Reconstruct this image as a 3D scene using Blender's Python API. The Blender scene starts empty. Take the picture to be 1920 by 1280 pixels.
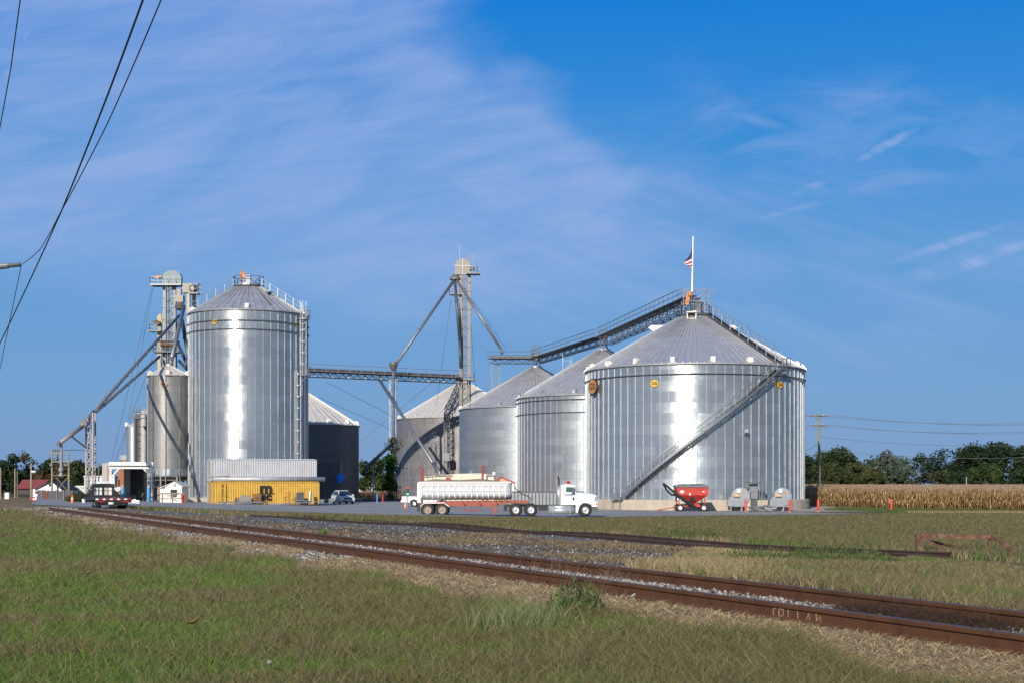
import bpy, math, random
import numpy as np
from mathutils import Vector, Matrix
rnd = random.Random(7)
NR = np.random.default_rng(7)
F = 2666.7      # focal length in photo pixels (50 mm on 36 mm)
CZ = 1.37       # eye height above the foot of the near rail
PI = math.pi
SC = bpy.context.scene
COL = SC.collection

def P(u, v, d):
    return Vector(((u - 960) / F * d, d, CZ - (v - 908) / F * d))

# ------------------------------------------------------------------ terrain
TX, TY = 4.07, 11.31
tx, ty = -.4078, .9131
nx, ny = .9131, .4078
def sd(X, Y): return (X - TX) * nx + (Y - TY) * ny
def al(X, Y): return (X - TX) * tx + (Y - TY) * ty
def G(X, Y):
    X = np.asarray(X, float); Y = np.asarray(Y, float)
    s = sd(X, Y); t = al(X, Y)
    z = np.interp(s, [-400, -60, -20, -6, -2.4, -1.2, 0, 1.5, 2.8, 5, 10, 18, 38, 70, 400],
                  [-.8, -.4, -.2, -.12, -.09, -.03, -.02, -.02, -.05, -.15, -.33, -.6, -1.17, -1.32, -1.32])
    z = z * (1 - .15 * np.clip((t - 100) / 60, 0, 1))
    b = .028 * (np.sin(X * .9 + 1.3 * np.sin(Y * .31)) + np.sin(Y * .7 + X * .23)) * np.clip((np.abs(s - .7) - 2.5) / 3, 0, 1) * np.clip((90 - Y) / 30, 0, 1)
    return z + b
def g(X, Y): return float(G(X, Y))
def hit(u, v, h=0.0):
    d = 30.0
    for _ in range(60):
        X = (u - 960) / F * d
        H = CZ - (g(X, d) + h)
        d = .5 * d + .5 * min(900, max(3, H * F / max(.5, v - 908)))
    return Vector(((u - 960) / F * d, d, g((u - 960) / F * d, d) + h))
def gp(u, d, h=0.0):
    X = (u - 960) / F * d
    return Vector((X, d, g(X, d) + h))
def vnoise(X, Y, sc, seed=0):
    X = np.asarray(X, float) / sc + seed * 17.3; Y = np.asarray(Y, float) / sc + seed * 9.1
    def h(i, j):
        n = np.sin(i * 127.1 + j * 311.7 + seed) * 43758.5453
        return n - np.floor(n)
    i = np.floor(X); j = np.floor(Y); fx = X - i; fy = Y - j
    fx = fx * fx * (3 - 2 * fx); fy = fy * fy * (3 - 2 * fy)
    a = h(i, j) * (1 - fx) + h(i + 1, j) * fx
    b = h(i, j + 1) * (1 - fx) + h(i + 1, j + 1) * fx
    return a * (1 - fy) + b * fy
def fbm(X, Y, sc, seed=0):
    return .55 * vnoise(X, Y, sc, seed) + .3 * vnoise(X, Y, sc * .43, seed + 1) + .15 * vnoise(X, Y, sc * .19, seed + 2)
def ssid(t): return 16.3 - (t - 21.5) * .187      # signed distance of the siding's near rail

# ------------------------------------------------------------------ mesh builder
class MB:
    def __init__(s): s.v = []; s.f = []; s.m = []; s.uv = {}
    def add(s, vs, fs, mi=0):
        o = len(s.v); s.v.extend([tuple(p) for p in vs])
        for f in fs:
            s.f.append(tuple(i + o for i in f)); s.m.append(mi)
        return s
    def box(s, c, size, rot=None, mi=0):
        hx, hy, hz = size[0] / 2, size[1] / 2, size[2] / 2
        vs = [Vector((x, y, z)) for x in (-hx, hx) for y in (-hy, hy) for z in (-hz, hz)]
        if rot is not None: vs = [rot @ p for p in vs]
        c = Vector(c)
        return s.add([p + c for p in vs], [(0, 1, 3, 2), (4, 6, 7, 5), (0, 4, 5, 1), (2, 3, 7, 6), (0, 2, 6, 4), (1, 5, 7, 3)], mi)
    def bx(s, x0, x1, y0, y1, z0, z1, mi=0):
        return s.box(((x0 + x1) / 2, (y0 + y1) / 2, (z0 + z1) / 2), (abs(x1 - x0), abs(y1 - y0), abs(z1 - z0)), None, mi)
    def cyl(s, a, b, r, n=8, r2=None, caps=True, mi=0):
        a = Vector(a); b = Vector(b); r2 = r if r2 is None else r2
        d = (b - a)
        if d.length < 1e-6: return s
        d.normalize()
        x = d.orthogonal().normalized(); y = d.cross(x)
        vs = []
        for k in range(n):
            an = 2 * PI * k / n; e = x * math.cos(an) + y * math.sin(an)
            vs.append(a + e * r); vs.append(b + e * r2)
        fs = [(2 * k, 2 * ((k + 1) % n), 2 * ((k + 1) % n) + 1, 2 * k + 1) for k in range(n)]
        if caps:
            fs.append(tuple(2 * k for k in range(n))[::-1]); fs.append(tuple(2 * k + 1 for k in range(n)))
        return s.add(vs, fs, mi)
    def bar(s, a, b, w, h=None, mi=0):       # square bar between two points
        a = Vector(a); b = Vector(b); h = w if h is None else h
        d = b - a; L = d.length
        if L < 1e-6: return s
        d.normalize()
        up = Vector((0, 0, 1)) if abs(d.z) < .99 else Vector((0, 1, 0))
        x = d.cross(up).normalized(); z = x.cross(d)
        vs = [p + x * (sx * w / 2) + z * (sz * h / 2) for p in (a, b) for sx in (-1, 1) for sz in (-1, 1)]
        return s.add(vs, [(0, 1, 3, 2), (4, 6, 7, 5), (0, 4, 5, 1), (2, 3, 7, 6), (0, 2, 6, 4), (1, 5, 7, 3)], mi)
    def tube(s, pts, r, n=6, mi=0):
        for a, b in zip(pts[:-1], pts[1:]): s.cyl(a, b, r, n, mi=mi)
        return s
    def lathe(s, prof, n=24, c=(0, 0, 0), axis='Z', mi=0, a0=0, a1=2 * PI):
        c = Vector(c); full = abs(a1 - a0 - 2 * PI) < 1e-6
        N = n if full else n + 1; vs = []
        for r, z in prof:
            for k in range(N):
                a = a0 + (a1 - a0) * k / n
                p = (r * math.cos(a), r * math.sin(a), z)
                if axis == 'Y': p = (p[0], p[2], p[1])
                if axis == 'X': p = (p[2], p[0], p[1])
                vs.append(c + Vector(p))
        fs = []
        for i in range(len(prof) - 1):
            for k in range(n):
                k2 = (k + 1) % N
                fs.append((i * N + k, i * N + k2, (i + 1) * N + k2, (i + 1) * N + k))
        return s.add(vs, fs, mi)
    def prism(s, poly, y0, y1, plane='XZ', mi=0):   # polygon extruded
        n = len(poly); vs = []
        for yy in (y0, y1):
            for p in poly:
                vs.append({'XZ': (p[0], yy, p[1]), 'YZ': (yy, p[0], p[1]), 'XY': (p[0], p[1], yy)}[plane])
        fs = [tuple(range(n))[::-1], tuple(range(n, 2 * n))] + [(k, (k + 1) % n, (k + 1) % n + n, k + n) for k in range(n)]
        return s.add(vs, fs, mi)
    def loft(s, secs, close=True, caps=True, mi=0):
        n = len(secs[0]); vs = [p for q in secs for p in q]; fs = []
        for i in range(len(secs) - 1):
            for k in range(n if close else n - 1):
                k2 = (k + 1) % n
                fs.append((i * n + k, i * n + k2, (i + 1) * n + k2, (i + 1) * n + k))
        if caps and close:
            fs.append(tuple(range(n))[::-1]); fs.append(tuple(range((len(secs) - 1) * n, len(secs) * n)))
        return s.add(vs, fs, mi)
    def ball(s, c, r, n=10, sq=(1, 1, 1), mi=0):
        m = max(4, n // 2); vs = []; fs = []
        for i in range(m + 1):
            a = PI * i / m
            for k in range(n):
                b = 2 * PI * k / n
                vs.append((c[0] + r * sq[0] * math.sin(a) * math.cos(b), c[1] + r * sq[1] * math.sin(a) * math.sin(b), c[2] + r * sq[2] * math.cos(a)))
        for i in range(m):
            for k in range(n):
                fs.append((i * n + k, (i + 1) * n + k, (i + 1) * n + (k + 1) % n, i * n + (k + 1) % n))
        return s.add(vs, fs, mi)
    def xf(s, M, i0=0):
        s.v[i0:] = [tuple(M @ Vector(p)) for p in s.v[i0:]]; return s
    def build(s, name, mat, parent=None, smooth=False, world=False, loc=None):
        me = bpy.data.meshes.new(name)
        vs = s.v
        if world and parent is not None:
            Mi = parent['_M'] if False else PM[parent.name].inverted()
            vs = [tuple(Mi @ Vector(p)) for p in vs]
        me.from_pydata(vs, [], s.f)
        mats = mat if isinstance(mat, (list, tuple)) else [mat]
        for m in mats: me.materials.append(m)
        if len(mats) > 1: me.polygons.foreach_set('material_index', s.m)
        if smooth: me.polygons.foreach_set('use_smooth', [True] * len(me.polygons))
        me.update()
        o = bpy.data.objects.new(name, me); COL.objects.link(o)
        if parent is not None: o.parent = parent
        if loc is not None: o.location = loc
        return o
PM = {}
def tag(o, label=None, cat=None, group=None, kind=None):
    if label: o['label'] = label
    if cat: o['category'] = cat
    if group: o['group'] = group
    if kind: o['kind'] = kind
    return o
def thing(name, label, cat, loc=(0, 0, 0), rz=0, group=None):
    o = bpy.data.objects.new(name, None); COL.objects.link(o)
    o.empty_display_size = .3
    o.location = loc; o.rotation_euler = (0, 0, rz)
    PM[o.name] = Matrix.Translation(Vector(loc)) @ Matrix.Rotation(rz, 4, 'Z')
    return tag(o, label, cat, group)
def dup(root, loc, rz=None, label=None, group=None, scale=None):
    r = root.copy(); COL.objects.link(r); r.location = loc
    if rz is not None: r.rotation_euler = (0, 0, rz)
    if scale: r.scale = (scale,) * 3 if not hasattr(scale, '__len__') else scale
    if label: r['label'] = label
    if group: r['group'] = group
    for ch in list(root.children):
        c = ch.copy(); COL.objects.link(c); c.parent = r
        for q in list(ch.children):
            d = q.copy(); COL.objects.link(d); d.parent = c
    PM[r.name] = Matrix.Translation(Vector(loc)) @ Matrix.Rotation(rz or 0, 4, 'Z')
    return r

# ------------------------------------------------------------------ materials
class NT:
    def __init__(s, mat):
        mat.use_nodes = True; s.t = mat.node_tree; s.n = s.t.nodes; s.n.clear()
    def new(s, typ, **k):
        n = s.n.new(typ)
        for a, b in k.items(): setattr(n, a, b)
        return n
    def put(s, sock, val):
        if hasattr(val, 'is_output') or isinstance(val, bpy.types.NodeSocket): s.t.links.new(val, sock)
        else: sock.default_value = val
    def math(s, op, a, b=0.0, c=0.0, clamp=False):
        n = s.new('ShaderNodeMath', operation=op); n.use_clamp = clamp
        s.put(n.inputs[0], a); s.put(n.inputs[1], b)
        if len(n.inputs) > 2: s.put(n.inputs[2], c)
        return n.outputs[0]
    def mix(s, f, a, b, mode='MIX'):
        n = s.new('ShaderNodeMix', data_type='RGBA', blend_type=mode)
        s.put(n.inputs[0], f)
        s.put(n.inputs[6], a if not isinstance(a, tuple) else (*a[:3], 1)); s.put(n.inputs[7], b if not isinstance(b, tuple) else (*b[:3], 1))
        return n.outputs[2]
    def noise(s, vec, scale, detail=4, rough=.55, dist=0, out=0):
        n = s.new('ShaderNodeTexNoise'); s.put(n.inputs['Vector'], vec)
        n.inputs['Scale'].default_value = scale; n.inputs['Detail'].default_value = detail
        n.inputs['Roughness'].default_value = rough; n.inputs['Distortion'].default_value = dist
        return n.outputs[out]
    def ramp(s, f, stops, interp='LINEAR'):
        n = s.new('ShaderNodeValToRGB'); s.put(n.inputs[0], f); n.color_ramp.interpolation = interp
        e = n.color_ramp.elements
        while len(e) < len(stops): e.new(.5)
        for el, (p, c) in zip(e, stops):
            el.position = p; el.color = (*c[:3], 1) if hasattr(c, '__len__') else (c, c, c, 1)
        return n.outputs[0]
    def obj(s): return s.new('ShaderNodeTexCoord').outputs['Object']
    def scale(s, vec, xyz):
        n = s.new('ShaderNodeMapping'); s.put(n.inputs[0], vec); n.inputs['Scale'].default_value = xyz
        return n.outputs[0]
    def bump(s, h, strength=.3, dist=.02):
        n = s.new('ShaderNodeBump'); s.put(n.inputs['Height'], h)
        n.inputs['Strength'].default_value = strength; n.inputs['Distance'].default_value = dist
        return n.outputs[0]
    def bsdf(s, color, rough=.6, metal=0.0, normal=None, spec=None, **k):
        b = s.new('ShaderNodeBsdfPrincipled'); o = s.new('ShaderNodeOutputMaterial')
        s.put(b.inputs['Base Color'], (*color[:3], 1) if isinstance(color, tuple) else color)
        s.put(b.inputs['Roughness'], rough); s.put(b.inputs['Metallic'], metal)
        if normal is not None: s.put(b.inputs['Normal'], normal)
        if spec is not None: b.inputs['Specular IOR Level'].default_value = spec
        for a, v in k.items(): s.put(b.inputs[a], v)
        s.t.links.new(b.outputs[0], o.inputs[0]); return b
MATS = {}
def M(name, color, rough=.6, metal=0.0, var=.2, sc=3.0, bump=.0, spec=None, dirt=None, dsc=1.2, damt=.5):
    """painted / plain surface with real-world colour variation and optional dirt"""
    if name in MATS: return MATS[name]
    m = bpy.data.materials.new(name); t = NT(m); ob = t.obj()
    n = t.noise(ob, sc, 5, .6)
    dark = tuple(c * (1 - var) for c in color); lite = tuple(min(1, c * (1 + var)) for c in color)
    col = t.ramp(n, [(.3, dark), (.7, lite)])
    if dirt:
        n2 = t.noise(t.scale(ob, (1, 1, .45)), dsc, 6, .65)
        col = t.mix(t.math('MULTIPLY', t.ramp(n2, [(.5, 0), (.72, 1)]), damt), col, dirt)
    r = t.math('ADD', rough - .08, t.math('MULTIPLY', n, .16))
    nm = t.bump(t.noise(ob, sc * 6, 3), bump, .02) if bump else None
    t.bsdf(col, r, metal, nm, spec)
    MATS[name] = m; return m
def galv(name, base, rough=.38, metal=.85, k=.35, streak=None, samt=.4, pw=2.9, ph=1.12, pvar=.12, whitev=0.0, seams=.35):
    """corrugated galvanised sheet in courses; UV in metres (around, up)"""
    m = bpy.data.materials.new(name); t = NT(m)
    uv = t.new('ShaderNodeUVMap', uv_map='UVMap').outputs[0]
    sp = t.new('ShaderNodeSeparateXYZ'); t.put(sp.inputs[0], uv)
    u, v = sp.outputs[0], sp.outputs[1]
    row = t.math('FLOOR', t.math('DIVIDE', v, ph))
    ush = t.math('ADD', t.math('DIVIDE', u, pw), t.math('MULTIPLY', t.math('MODULO', row, 2.0), .5))
    colr = t.math('FLOOR', ush)
    cb = t.new('ShaderNodeCombineXYZ'); t.put(cb.inputs[0], colr); t.put(cb.inputs[1], row)
    wn = t.new('ShaderNodeTexWhiteNoise', noise_dimensions='2D'); t.put(wn.inputs['Vector'], cb.outputs[0])
    w = wn.outputs['Value']
    cs = t.new('ShaderNodeCombineXYZ'); t.put(cs.inputs[0], t.math('MULTIPLY', u, 1.6)); t.put(cs.inputs[1], t.math('MULTIPLY', v, .16))
    st = t.noise(cs.outputs[0], 1.0, 5, .65)
    cf = t.new('ShaderNodeCombineXYZ'); t.put(cf.inputs[0], u); t.put(cf.inputs[1], v)
    fine = t.noise(cf.outputs[0], .55, 4, .6)
    br = t.math('ADD', t.math('MULTIPLY', t.math('SUBTRACT', w, .5), pvar), t.math('MULTIPLY', t.math('SUBTRACT', fine, .5), .25))
    br = t.math('ADD', br, 1.0)
    # course seams: thin dark laps
    fv = t.math('FRACT', t.math('DIVIDE', v, ph)); fu = t.math('FRACT', ush)
    seam = t.math('MAXIMUM', t.math('LESS_THAN', fv, .035), t.math('LESS_THAN', fu, .012))
    br = t.math('MULTIPLY', br, t.math('SUBTRACT', 1.0, t.math('MULTIPLY', seam, seams)))
    c = t.mix(1.0, base, br, 'MULTIPLY')
    # need rgb from value
    if streak:
        c = t.mix(t.math('MULTIPLY', t.ramp(st, [(.42, 0), (.68, 1)]), samt), c, streak)
    ge = t.new('ShaderNodeNewGeometry')
    wv = t.math('MULTIPLY', t.math('COSINE', t.math('MULTIPLY', v, 2 * PI / .1016)), k)
    cz = t.new('ShaderNodeCombineXYZ'); t.put(cz.inputs[2], wv)
    ad = t.new('ShaderNodeVectorMath', operation='ADD'); t.put(ad.inputs[0], ge.outputs['Normal']); t.put(ad.inputs[1], cz.outputs[0])
    wob = t.noise(cf.outputs[0], 1.7, 2, .5, out=1)
    sw = t.new('ShaderNodeVectorMath', operation='SUBTRACT'); t.put(sw.inputs[0], wob); sw.inputs[1].default_value = (.5, .5, .5)
    sc2 = t.new('ShaderNodeVectorMath', operation='SCALE'); t.put(sc2.inputs[0], sw.outputs[0]); sc2.inputs[3].default_value = .10
    a2 = t.new('ShaderNodeVectorMath', operation='ADD'); t.put(a2.inputs[0], ad.outputs[0]); t.put(a2.inputs[1], sc2.outputs[0])
    nn = t.new('ShaderNodeVectorMath', operation='NORMALIZE'); t.put(nn.inputs[0], a2.outputs[0])
    rg = t.math('ADD', rough, t.math('MULTIPLY', t.math('SUBTRACT', w, .5), .10))
    t.bsdf(c, rg, metal, nn.outputs[0])
    return m
def steel(name, base=(.5, .53, .56), rough=.42, metal=.8, var=.15, sc=1.5, rust=None, ramt=.5):
    if name in MATS: return MATS[name]
    m = bpy.data.materials.new(name); t = NT(m); ob = t.obj()
    n = t.noise(ob, sc, 5, .6)
    c = t.ramp(n, [(.3, tuple(x * (1 - var) for x in base)), (.7, tuple(min(1, x * (1 + var)) for x in base))])
    if rust:
        n2 = t.noise(ob, sc * 2.3, 6, .7)
        c = t.mix(t.math('MULTIPLY', t.ramp(n2, [(.52, 0), (.66, 1)]), ramt), c, rust)
    t.bsdf(c, t.math('ADD', rough - .1, t.math('MULTIPLY', n, .2)), metal)
    MATS[name] = m; return m

SUN_AZ = math.radians(17)      # sun stands behind the camera, this far to the left
SUN_EL = math.radians(24)
# ------------------------------------------------------------------ world, sun, camera
def make_world():
    w = bpy.data.worlds.new('World'); SC.world = w; w.use_nodes = True
    t = NT.__new__(NT); t.t = w.node_tree; t.n = t.t.nodes; t.n.clear()
    sky = t.new('ShaderNodeTexSky'); sky.sky_type = 'NISHITA'; sky.sun_disc = False
    sky.sun_elevation = SUN_EL; sky.sun_rotation = PI + SUN_AZ
    sky.altitude = 50; sky.air_density = 1.0; sky.dust_density = .35; sky.ozone_density = 3.0
    gen = t.new('ShaderNodeTexCoord').outputs['Generated']
    sp = t.new('ShaderNodeSeparateXYZ'); t.put(sp.inputs[0], gen)
    x, y, z = sp.outputs
    yy = t.math('MAXIMUM', y, .08)
    a = t.math('DIVIDE', x, yy)      # tangent of the bearing
    b = t.math('DIVIDE', z, yy)      # tangent of the height
    cw = t.new('ShaderNodeCombineXYZ'); t.put(cw.inputs[0], a); t.put(cw.inputs[1], t.math('MULTIPLY', b, 1.6))
    wn_ = t.new('ShaderNodeTexNoise'); t.put(wn_.inputs['Vector'], cw.outputs[0]); wn_.inputs['Scale'].default_value = 7; wn_.inputs['Detail'].default_value = 6
    ws = t.new('ShaderNodeSeparateColor'); t.put(ws.inputs[0], wn_.outputs[1])
    aw = t.math('ADD', a, t.math('MULTIPLY', t.math('SUBTRACT', ws.outputs[0], .5), WARP)); bw = t.math('ADD', b, t.math('MULTIPLY', t.math('SUBTRACT', ws.outputs[1], .5), WARP * .6))
    def cloudlayer(ang, sa, sb, scale, lo, hi, off, dist=.6, detail=5):
        cb = t.new('ShaderNodeCombineXYZ'); t.put(cb.inputs[0], a); t.put(cb.inputs[1], b)
        mp = t.new('ShaderNodeMapping'); t.put(mp.inputs[0], cb.outputs[0])
        mp.inputs['Rotation'].default_value = (0, 0, ang); mp.inputs['Location'].default_value = (off, off * .7, 0)
        m2 = t.new('ShaderNodeMapping'); t.put(m2.inputs[0], mp.outputs[0]); m2.inputs['Scale'].default_value = (sa, sb, 1)
        n = t.noise(m2.outputs[0], scale, detail, .58, dist)
        return t.ramp(n, [(lo, 0), (hi, 1)])
    def blob(cx, cy, rx, ry, ang=0, soft=1.0, warp=True):
        ca, sa_ = math.cos(ang), math.sin(ang)
        dx = t.math('SUBTRACT', aw if warp else a, cx); dy = t.math('SUBTRACT', bw if warp else b, cy)
        px = t.math('ADD', t.math('MULTIPLY', dx, ca / rx), t.math('MULTIPLY', dy, sa_ / rx))
        py = t.math('ADD', t.math('MULTIPLY', dx, -sa_ / ry), t.math('MULTIPLY', dy, ca / ry))
        r = t.math('SQRT', t.math('ADD', t.math('POWER', t.math('ABSOLUTE', px), 2.0), t.math('POWER', t.math('ABSOLUTE', py), 2.0)))
        n = t.new('ShaderNodeMapRange'); n.interpolation_type = 'SMOOTHSTEP'
        t.put(n.inputs[0], r); n.inputs[1].default_value = 1 + soft * .5; n.inputs[2].default_value = max(0, 1 - soft * .5)
        return n.outputs[0]
    def uv(u, v): return ((u - 960) / F, (908 - v) / F)
    # wide thin veil over the left two thirds, ending in a curl right of centre
    veil = blob(*uv(300, 110), .215, .15, .0, .35)
    veil = t.math('MAXIMUM', veil, blob(*uv(930, 290), .105, .058, -.42, .55))
    veil = t.math('MAXIMUM', veil, t.math('MULTIPLY', blob(*uv(500, 360), .28, .085, -.1, .9), .85))
    n1 = cloudlayer(-.35, 2.2, 8, 2.6, .30, .68, 3.1, dist=.9, detail=7)
    n2 = cloudlayer(-.15, 3.0, 20, 3.2, .40, .72, 7.7, dist=.7, detail=7)
    veil = t.math('MULTIPLY', veil, t.math('ADD', .33, t.math('ADD', t.math('MULTIPLY', n1, .42), t.math('MULTIPLY', n2, .30))))
    # faint scattered wisps on the right
    w1 = t.math('MULTIPLY', t.math('MAXIMUM', blob(*uv(1300, 450), .22, .06, .15, 1.0), blob(*uv(1700, 520), .18, .06, .3, 1.0)), cloudlayer(.32, 3, 15, 2.4, .42, .85, 1.9))
    w2 = t.math('MULTIPLY', blob(*uv(1560, 240), .13, .035, -.1, 1.0), cloudlayer(-.1, 4, 14, 3, .42, .8, 5.2))
    tn = cloudlayer(.35, 9, 26, 3, .22, .7, 4.4, detail=3)
    def trail(u0, v0, u1, v1, wd, amt, sd_):
        x0, y0 = uv(u0, v0); x1, y1 = uv(u1, v1)
        L = math.hypot(x1 - x0, y1 - y0); an = math.atan2(y1 - y0, x1 - x0)
        bl = blob((x0 + x1) / 2, (y0 + y1) / 2, L / 2, wd, an, 1.5, False)
        return t.math('MULTIPLY', bl, t.math('MULTIPLY', tn, amt))
    tr = None
    for q in [(1615, 298, 1705, 250, .0030, 1.0, 1.), (1690, 485, 1885, 425, .0030, .7, 2.), (1760, 515, 1930, 455, .0045, .8, 3.),
              (1485, 365, 1545, 343, .0028, .75, 4.), (1420, 412, 1540, 380, .0026, .55, 5.), (-10, 190, 70, 20, .0040, .75, 6.),
              (300, 240, 380, 135, .0065, .35, 7.), (1365, 212, 1460, 236, .0034, .45, 8.), (1620, 560, 1900, 450, .005, .35, 9.)]:
        s_ = trail(*q); tr = s_ if tr is None else t.math('MAXIMUM', tr, s_)
    front = t.math('GREATER_THAN', y, .05)
    cl = t.math('ADD', t.math('MULTIPLY', veil, .80), t.math('MULTIPLY', t.math('ADD', w1, w2), .45))
    cl = t.math('MULTIPLY', t.math('MAXIMUM', cl, tr, clamp=True), front)
    skc = t.mix(1.0, sky.outputs[0], SKY_TINT, 'MULTIPLY')
    # clear October air: deeper, more saturated blue than the model gives
    hs = t.new('ShaderNodeHueSaturation'); hs.inputs['Saturation'].default_value = SKY_SAT; hs.inputs['Hue'].default_value = SKY_HUE
    t.put(hs.inputs['Color'], skc)
    elev = t.math('DIVIDE', z, t.math('SQRT', t.math('ADD', t.math('MULTIPLY', x, x), t.math('MULTIPLY', y, y))))
    deep = t.ramp(elev, [(0.0, (1.85, 3.1, 5.4)), (.06, (1.6, 3.3, 6.0)), (.15, (1.15, 3.2, 6.4)), (.24, (.38, 2.55, 6.5)), (.34, (.03, 1.95, 6.4)), (.8, (.05, 1.1, 4.6))])
    fr = t.new('ShaderNodeMapRange'); fr.interpolation_type = 'SMOOTHSTEP'; t.put(fr.inputs[0], y)
    fr.inputs[1].default_value = -.25; fr.inputs[2].default_value = .45; fr.inputs[3].default_value = .35; fr.inputs[4].default_value = .96
    base = t.mix(fr.outputs[0], hs.outputs[0], deep)
    col = t.mix(cl, base, CLOUD)
    bg = t.new('ShaderNodeBackground'); t.put(bg.inputs[0], col); bg.inputs[1].default_value = SKY_STR
    out = t.new('ShaderNodeOutputWorld'); t.t.links.new(bg.outputs[0], out.inputs[0])
WARP = .16
SKY_TINT = (.95, .97, 1.0); SKY_SAT = .95; SKY_HUE = .5; SKY_STR = .085; CLOUD = (3.2, 4.4, 7.5)
make_world()
sun = bpy.data.lights.new('sun', 'SUN'); sun.energy = 4.2; sun.angle = math.radians(.53); sun.color = (1, .93, .82)
so = bpy.data.objects.new('sun', sun); COL.objects.link(so)
Ld = Vector((math.sin(SUN_AZ) * math.cos(SUN_EL), math.cos(SUN_AZ) * math.cos(SUN_EL), -math.sin(SUN_EL)))
so.rotation_euler = Ld.to_track_quat('-Z', 'Y').to_euler(); so.location = (-20, -40, 60)
cam = bpy.data.cameras.new('camera'); co = bpy.data.objects.new('camera', cam); COL.objects.link(co)
co.location = (0, 0, CZ); co.rotation_euler = (PI / 2, 0, 0)
cam.lens = 50; cam.sensor_width = 36; cam.shift_y = 268 / 1920; cam.clip_start = .1; cam.clip_end = 8000
SC.camera = co
SC.view_settings.view_transform = 'Standard'; SC.view_settings.look = 'None'; SC.view_settings.gamma = 1
SC.view_settings.exposure = 0.3

# ------------------------------------------------------------------ ground
def grid_mesh(name, xs, ys, zf, kind='structure'):
    X, Y = np.meshgrid(xs, ys); Z = zf(X, Y)
    v = np.stack([X, Y, Z], -1).reshape(-1, 3)
    nx_, ny_ = len(xs), len(ys)
    i = np.arange(nx_ - 1)[None, :] + np.arange(ny_ - 1)[:, None] * nx_
    f = np.stack([i, i + 1, i + 1 + nx_, i + nx_], -1).reshape(-1, 4)
    return v, f
def np_mesh(name, v, f, mat, smooth=False, col=None):
    me = bpy.data.meshes.new(name); k = f.shape[1]
    me.vertices.add(len(v)); me.vertices.foreach_set('co', np.ascontiguousarray(v, np.float32).ravel())
    me.loops.add(f.size); me.loops.foreach_set('vertex_index', np.ascontiguousarray(f, np.int32).ravel())
    me.polygons.add(len(f)); me.polygons.foreach_set('loop_start', np.arange(0, f.size, k, dtype=np.int32))
    me.polygons.foreach_set('loop_total', np.full(len(f), k, np.int32))
    if smooth: me.polygons.foreach_set('use_smooth', np.ones(len(f), bool))
    if col is not None:
        for nm, c in (col.items() if isinstance(col, dict) else [('tint', col)]):
            at = me.attributes.new(nm, 'FLOAT_COLOR', 'POINT')
            c4 = np.ones((len(v), 4), np.float32); c4[:, :c.shape[1]] = c
            at.data.foreach_set('color', c4.ravel())
    me.update(calc_edges=True); me.validate()
    me.materials.append(mat)
    o = bpy.data.objects.new(name, me); COL.objects.link(o); return o
def axis(a, knots):
    out = [a]
    for end, st in knots:
        n = max(1, round((end - out[-1]) / st)); out += list(np.linspace(out[-1], end, n + 1)[1:])
    return np.array(out)
xs = axis(-1500, [(-300, 100), (-80, 10), (-40, 1.5), (-14, .5), (12, .25), (30, .6), (70, 1.5), (300, 10), (1500, 100)])
ys = axis(-400, [(-40, 40), (4, 2), (9, .5), (34, .25), (60, .5), (125, 1.2), (220, 4), (400, 15), (3000, 130)])
gv, gf = grid_mesh('ground', xs, ys, G)
def bound(s): return 9.7 + 1.45 * (s - 2.5)
def masks(X, Y):
    s = sd(X, Y); t = al(X, Y); e1 = (fbm(X, Y, 2.2, 3) - .5) * 1.5
    ss = ssid(t)
    e2 = (fbm(X, Y, 6, 5) - .5)
    lg = np.clip((s + 1.75 + e1 * .9) / .5, 0, 1) * np.clip((2.6 - s + e1) / .6, 0, 1)
    dg = np.clip((s - 2.0 + e1) / .7, 0, 1) * np.clip((ss + 1.9 - s + e1 * .5) / .6, 0, 1) * np.clip((t - bound(s) + 1 - 3 * e2) / 1.5, 0, 1) * np.clip((105 - t) / 15, 0, 1)
    blue = dg * np.clip((s - ss + 4.8 + e1 * 1.4) / 1.6, 0, 1)
    straw = np.clip((s + 2.4 + e1 * .9) / .5, 0, 1) * np.clip((-.15 - s + e1 * .3) / .4, 0, 1) * np.clip((fbm(X, Y, 1.6, 11) - .36 + .3 * np.clip((16 - t) / 8, 0, 1)) * 5, 0, 1)
    straw = np.maximum(straw, np.clip((s - ss - 1.5) / .4, 0, 1) * np.clip((ss + 3.0 - s + e1) / .8, 0, 1) * .9)
    # dusty crossing at the far left end of the track
    cross = np.clip((t - 62 + 12 * e2) / 8, 0, 1) * np.clip((s + 5.5 + e1 * 2 + .02 * (t - 62)) / 1.5, 0, 1) * np.clip((14 - s) / 2, 0, 1) * np.clip((190 - t) / 20, 0, 1)
    straw = np.maximum(straw, cross * .9)
    pad = np.clip((Y - 140.5) / 1.0, 0, 1) * np.clip((X - 6) / 2, 0, 1) * np.clip((48 - X) / 4, 0, 1) * np.clip((176 - Y) / 4, 0, 1)
    return lg, dg, blue, straw, pad
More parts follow.
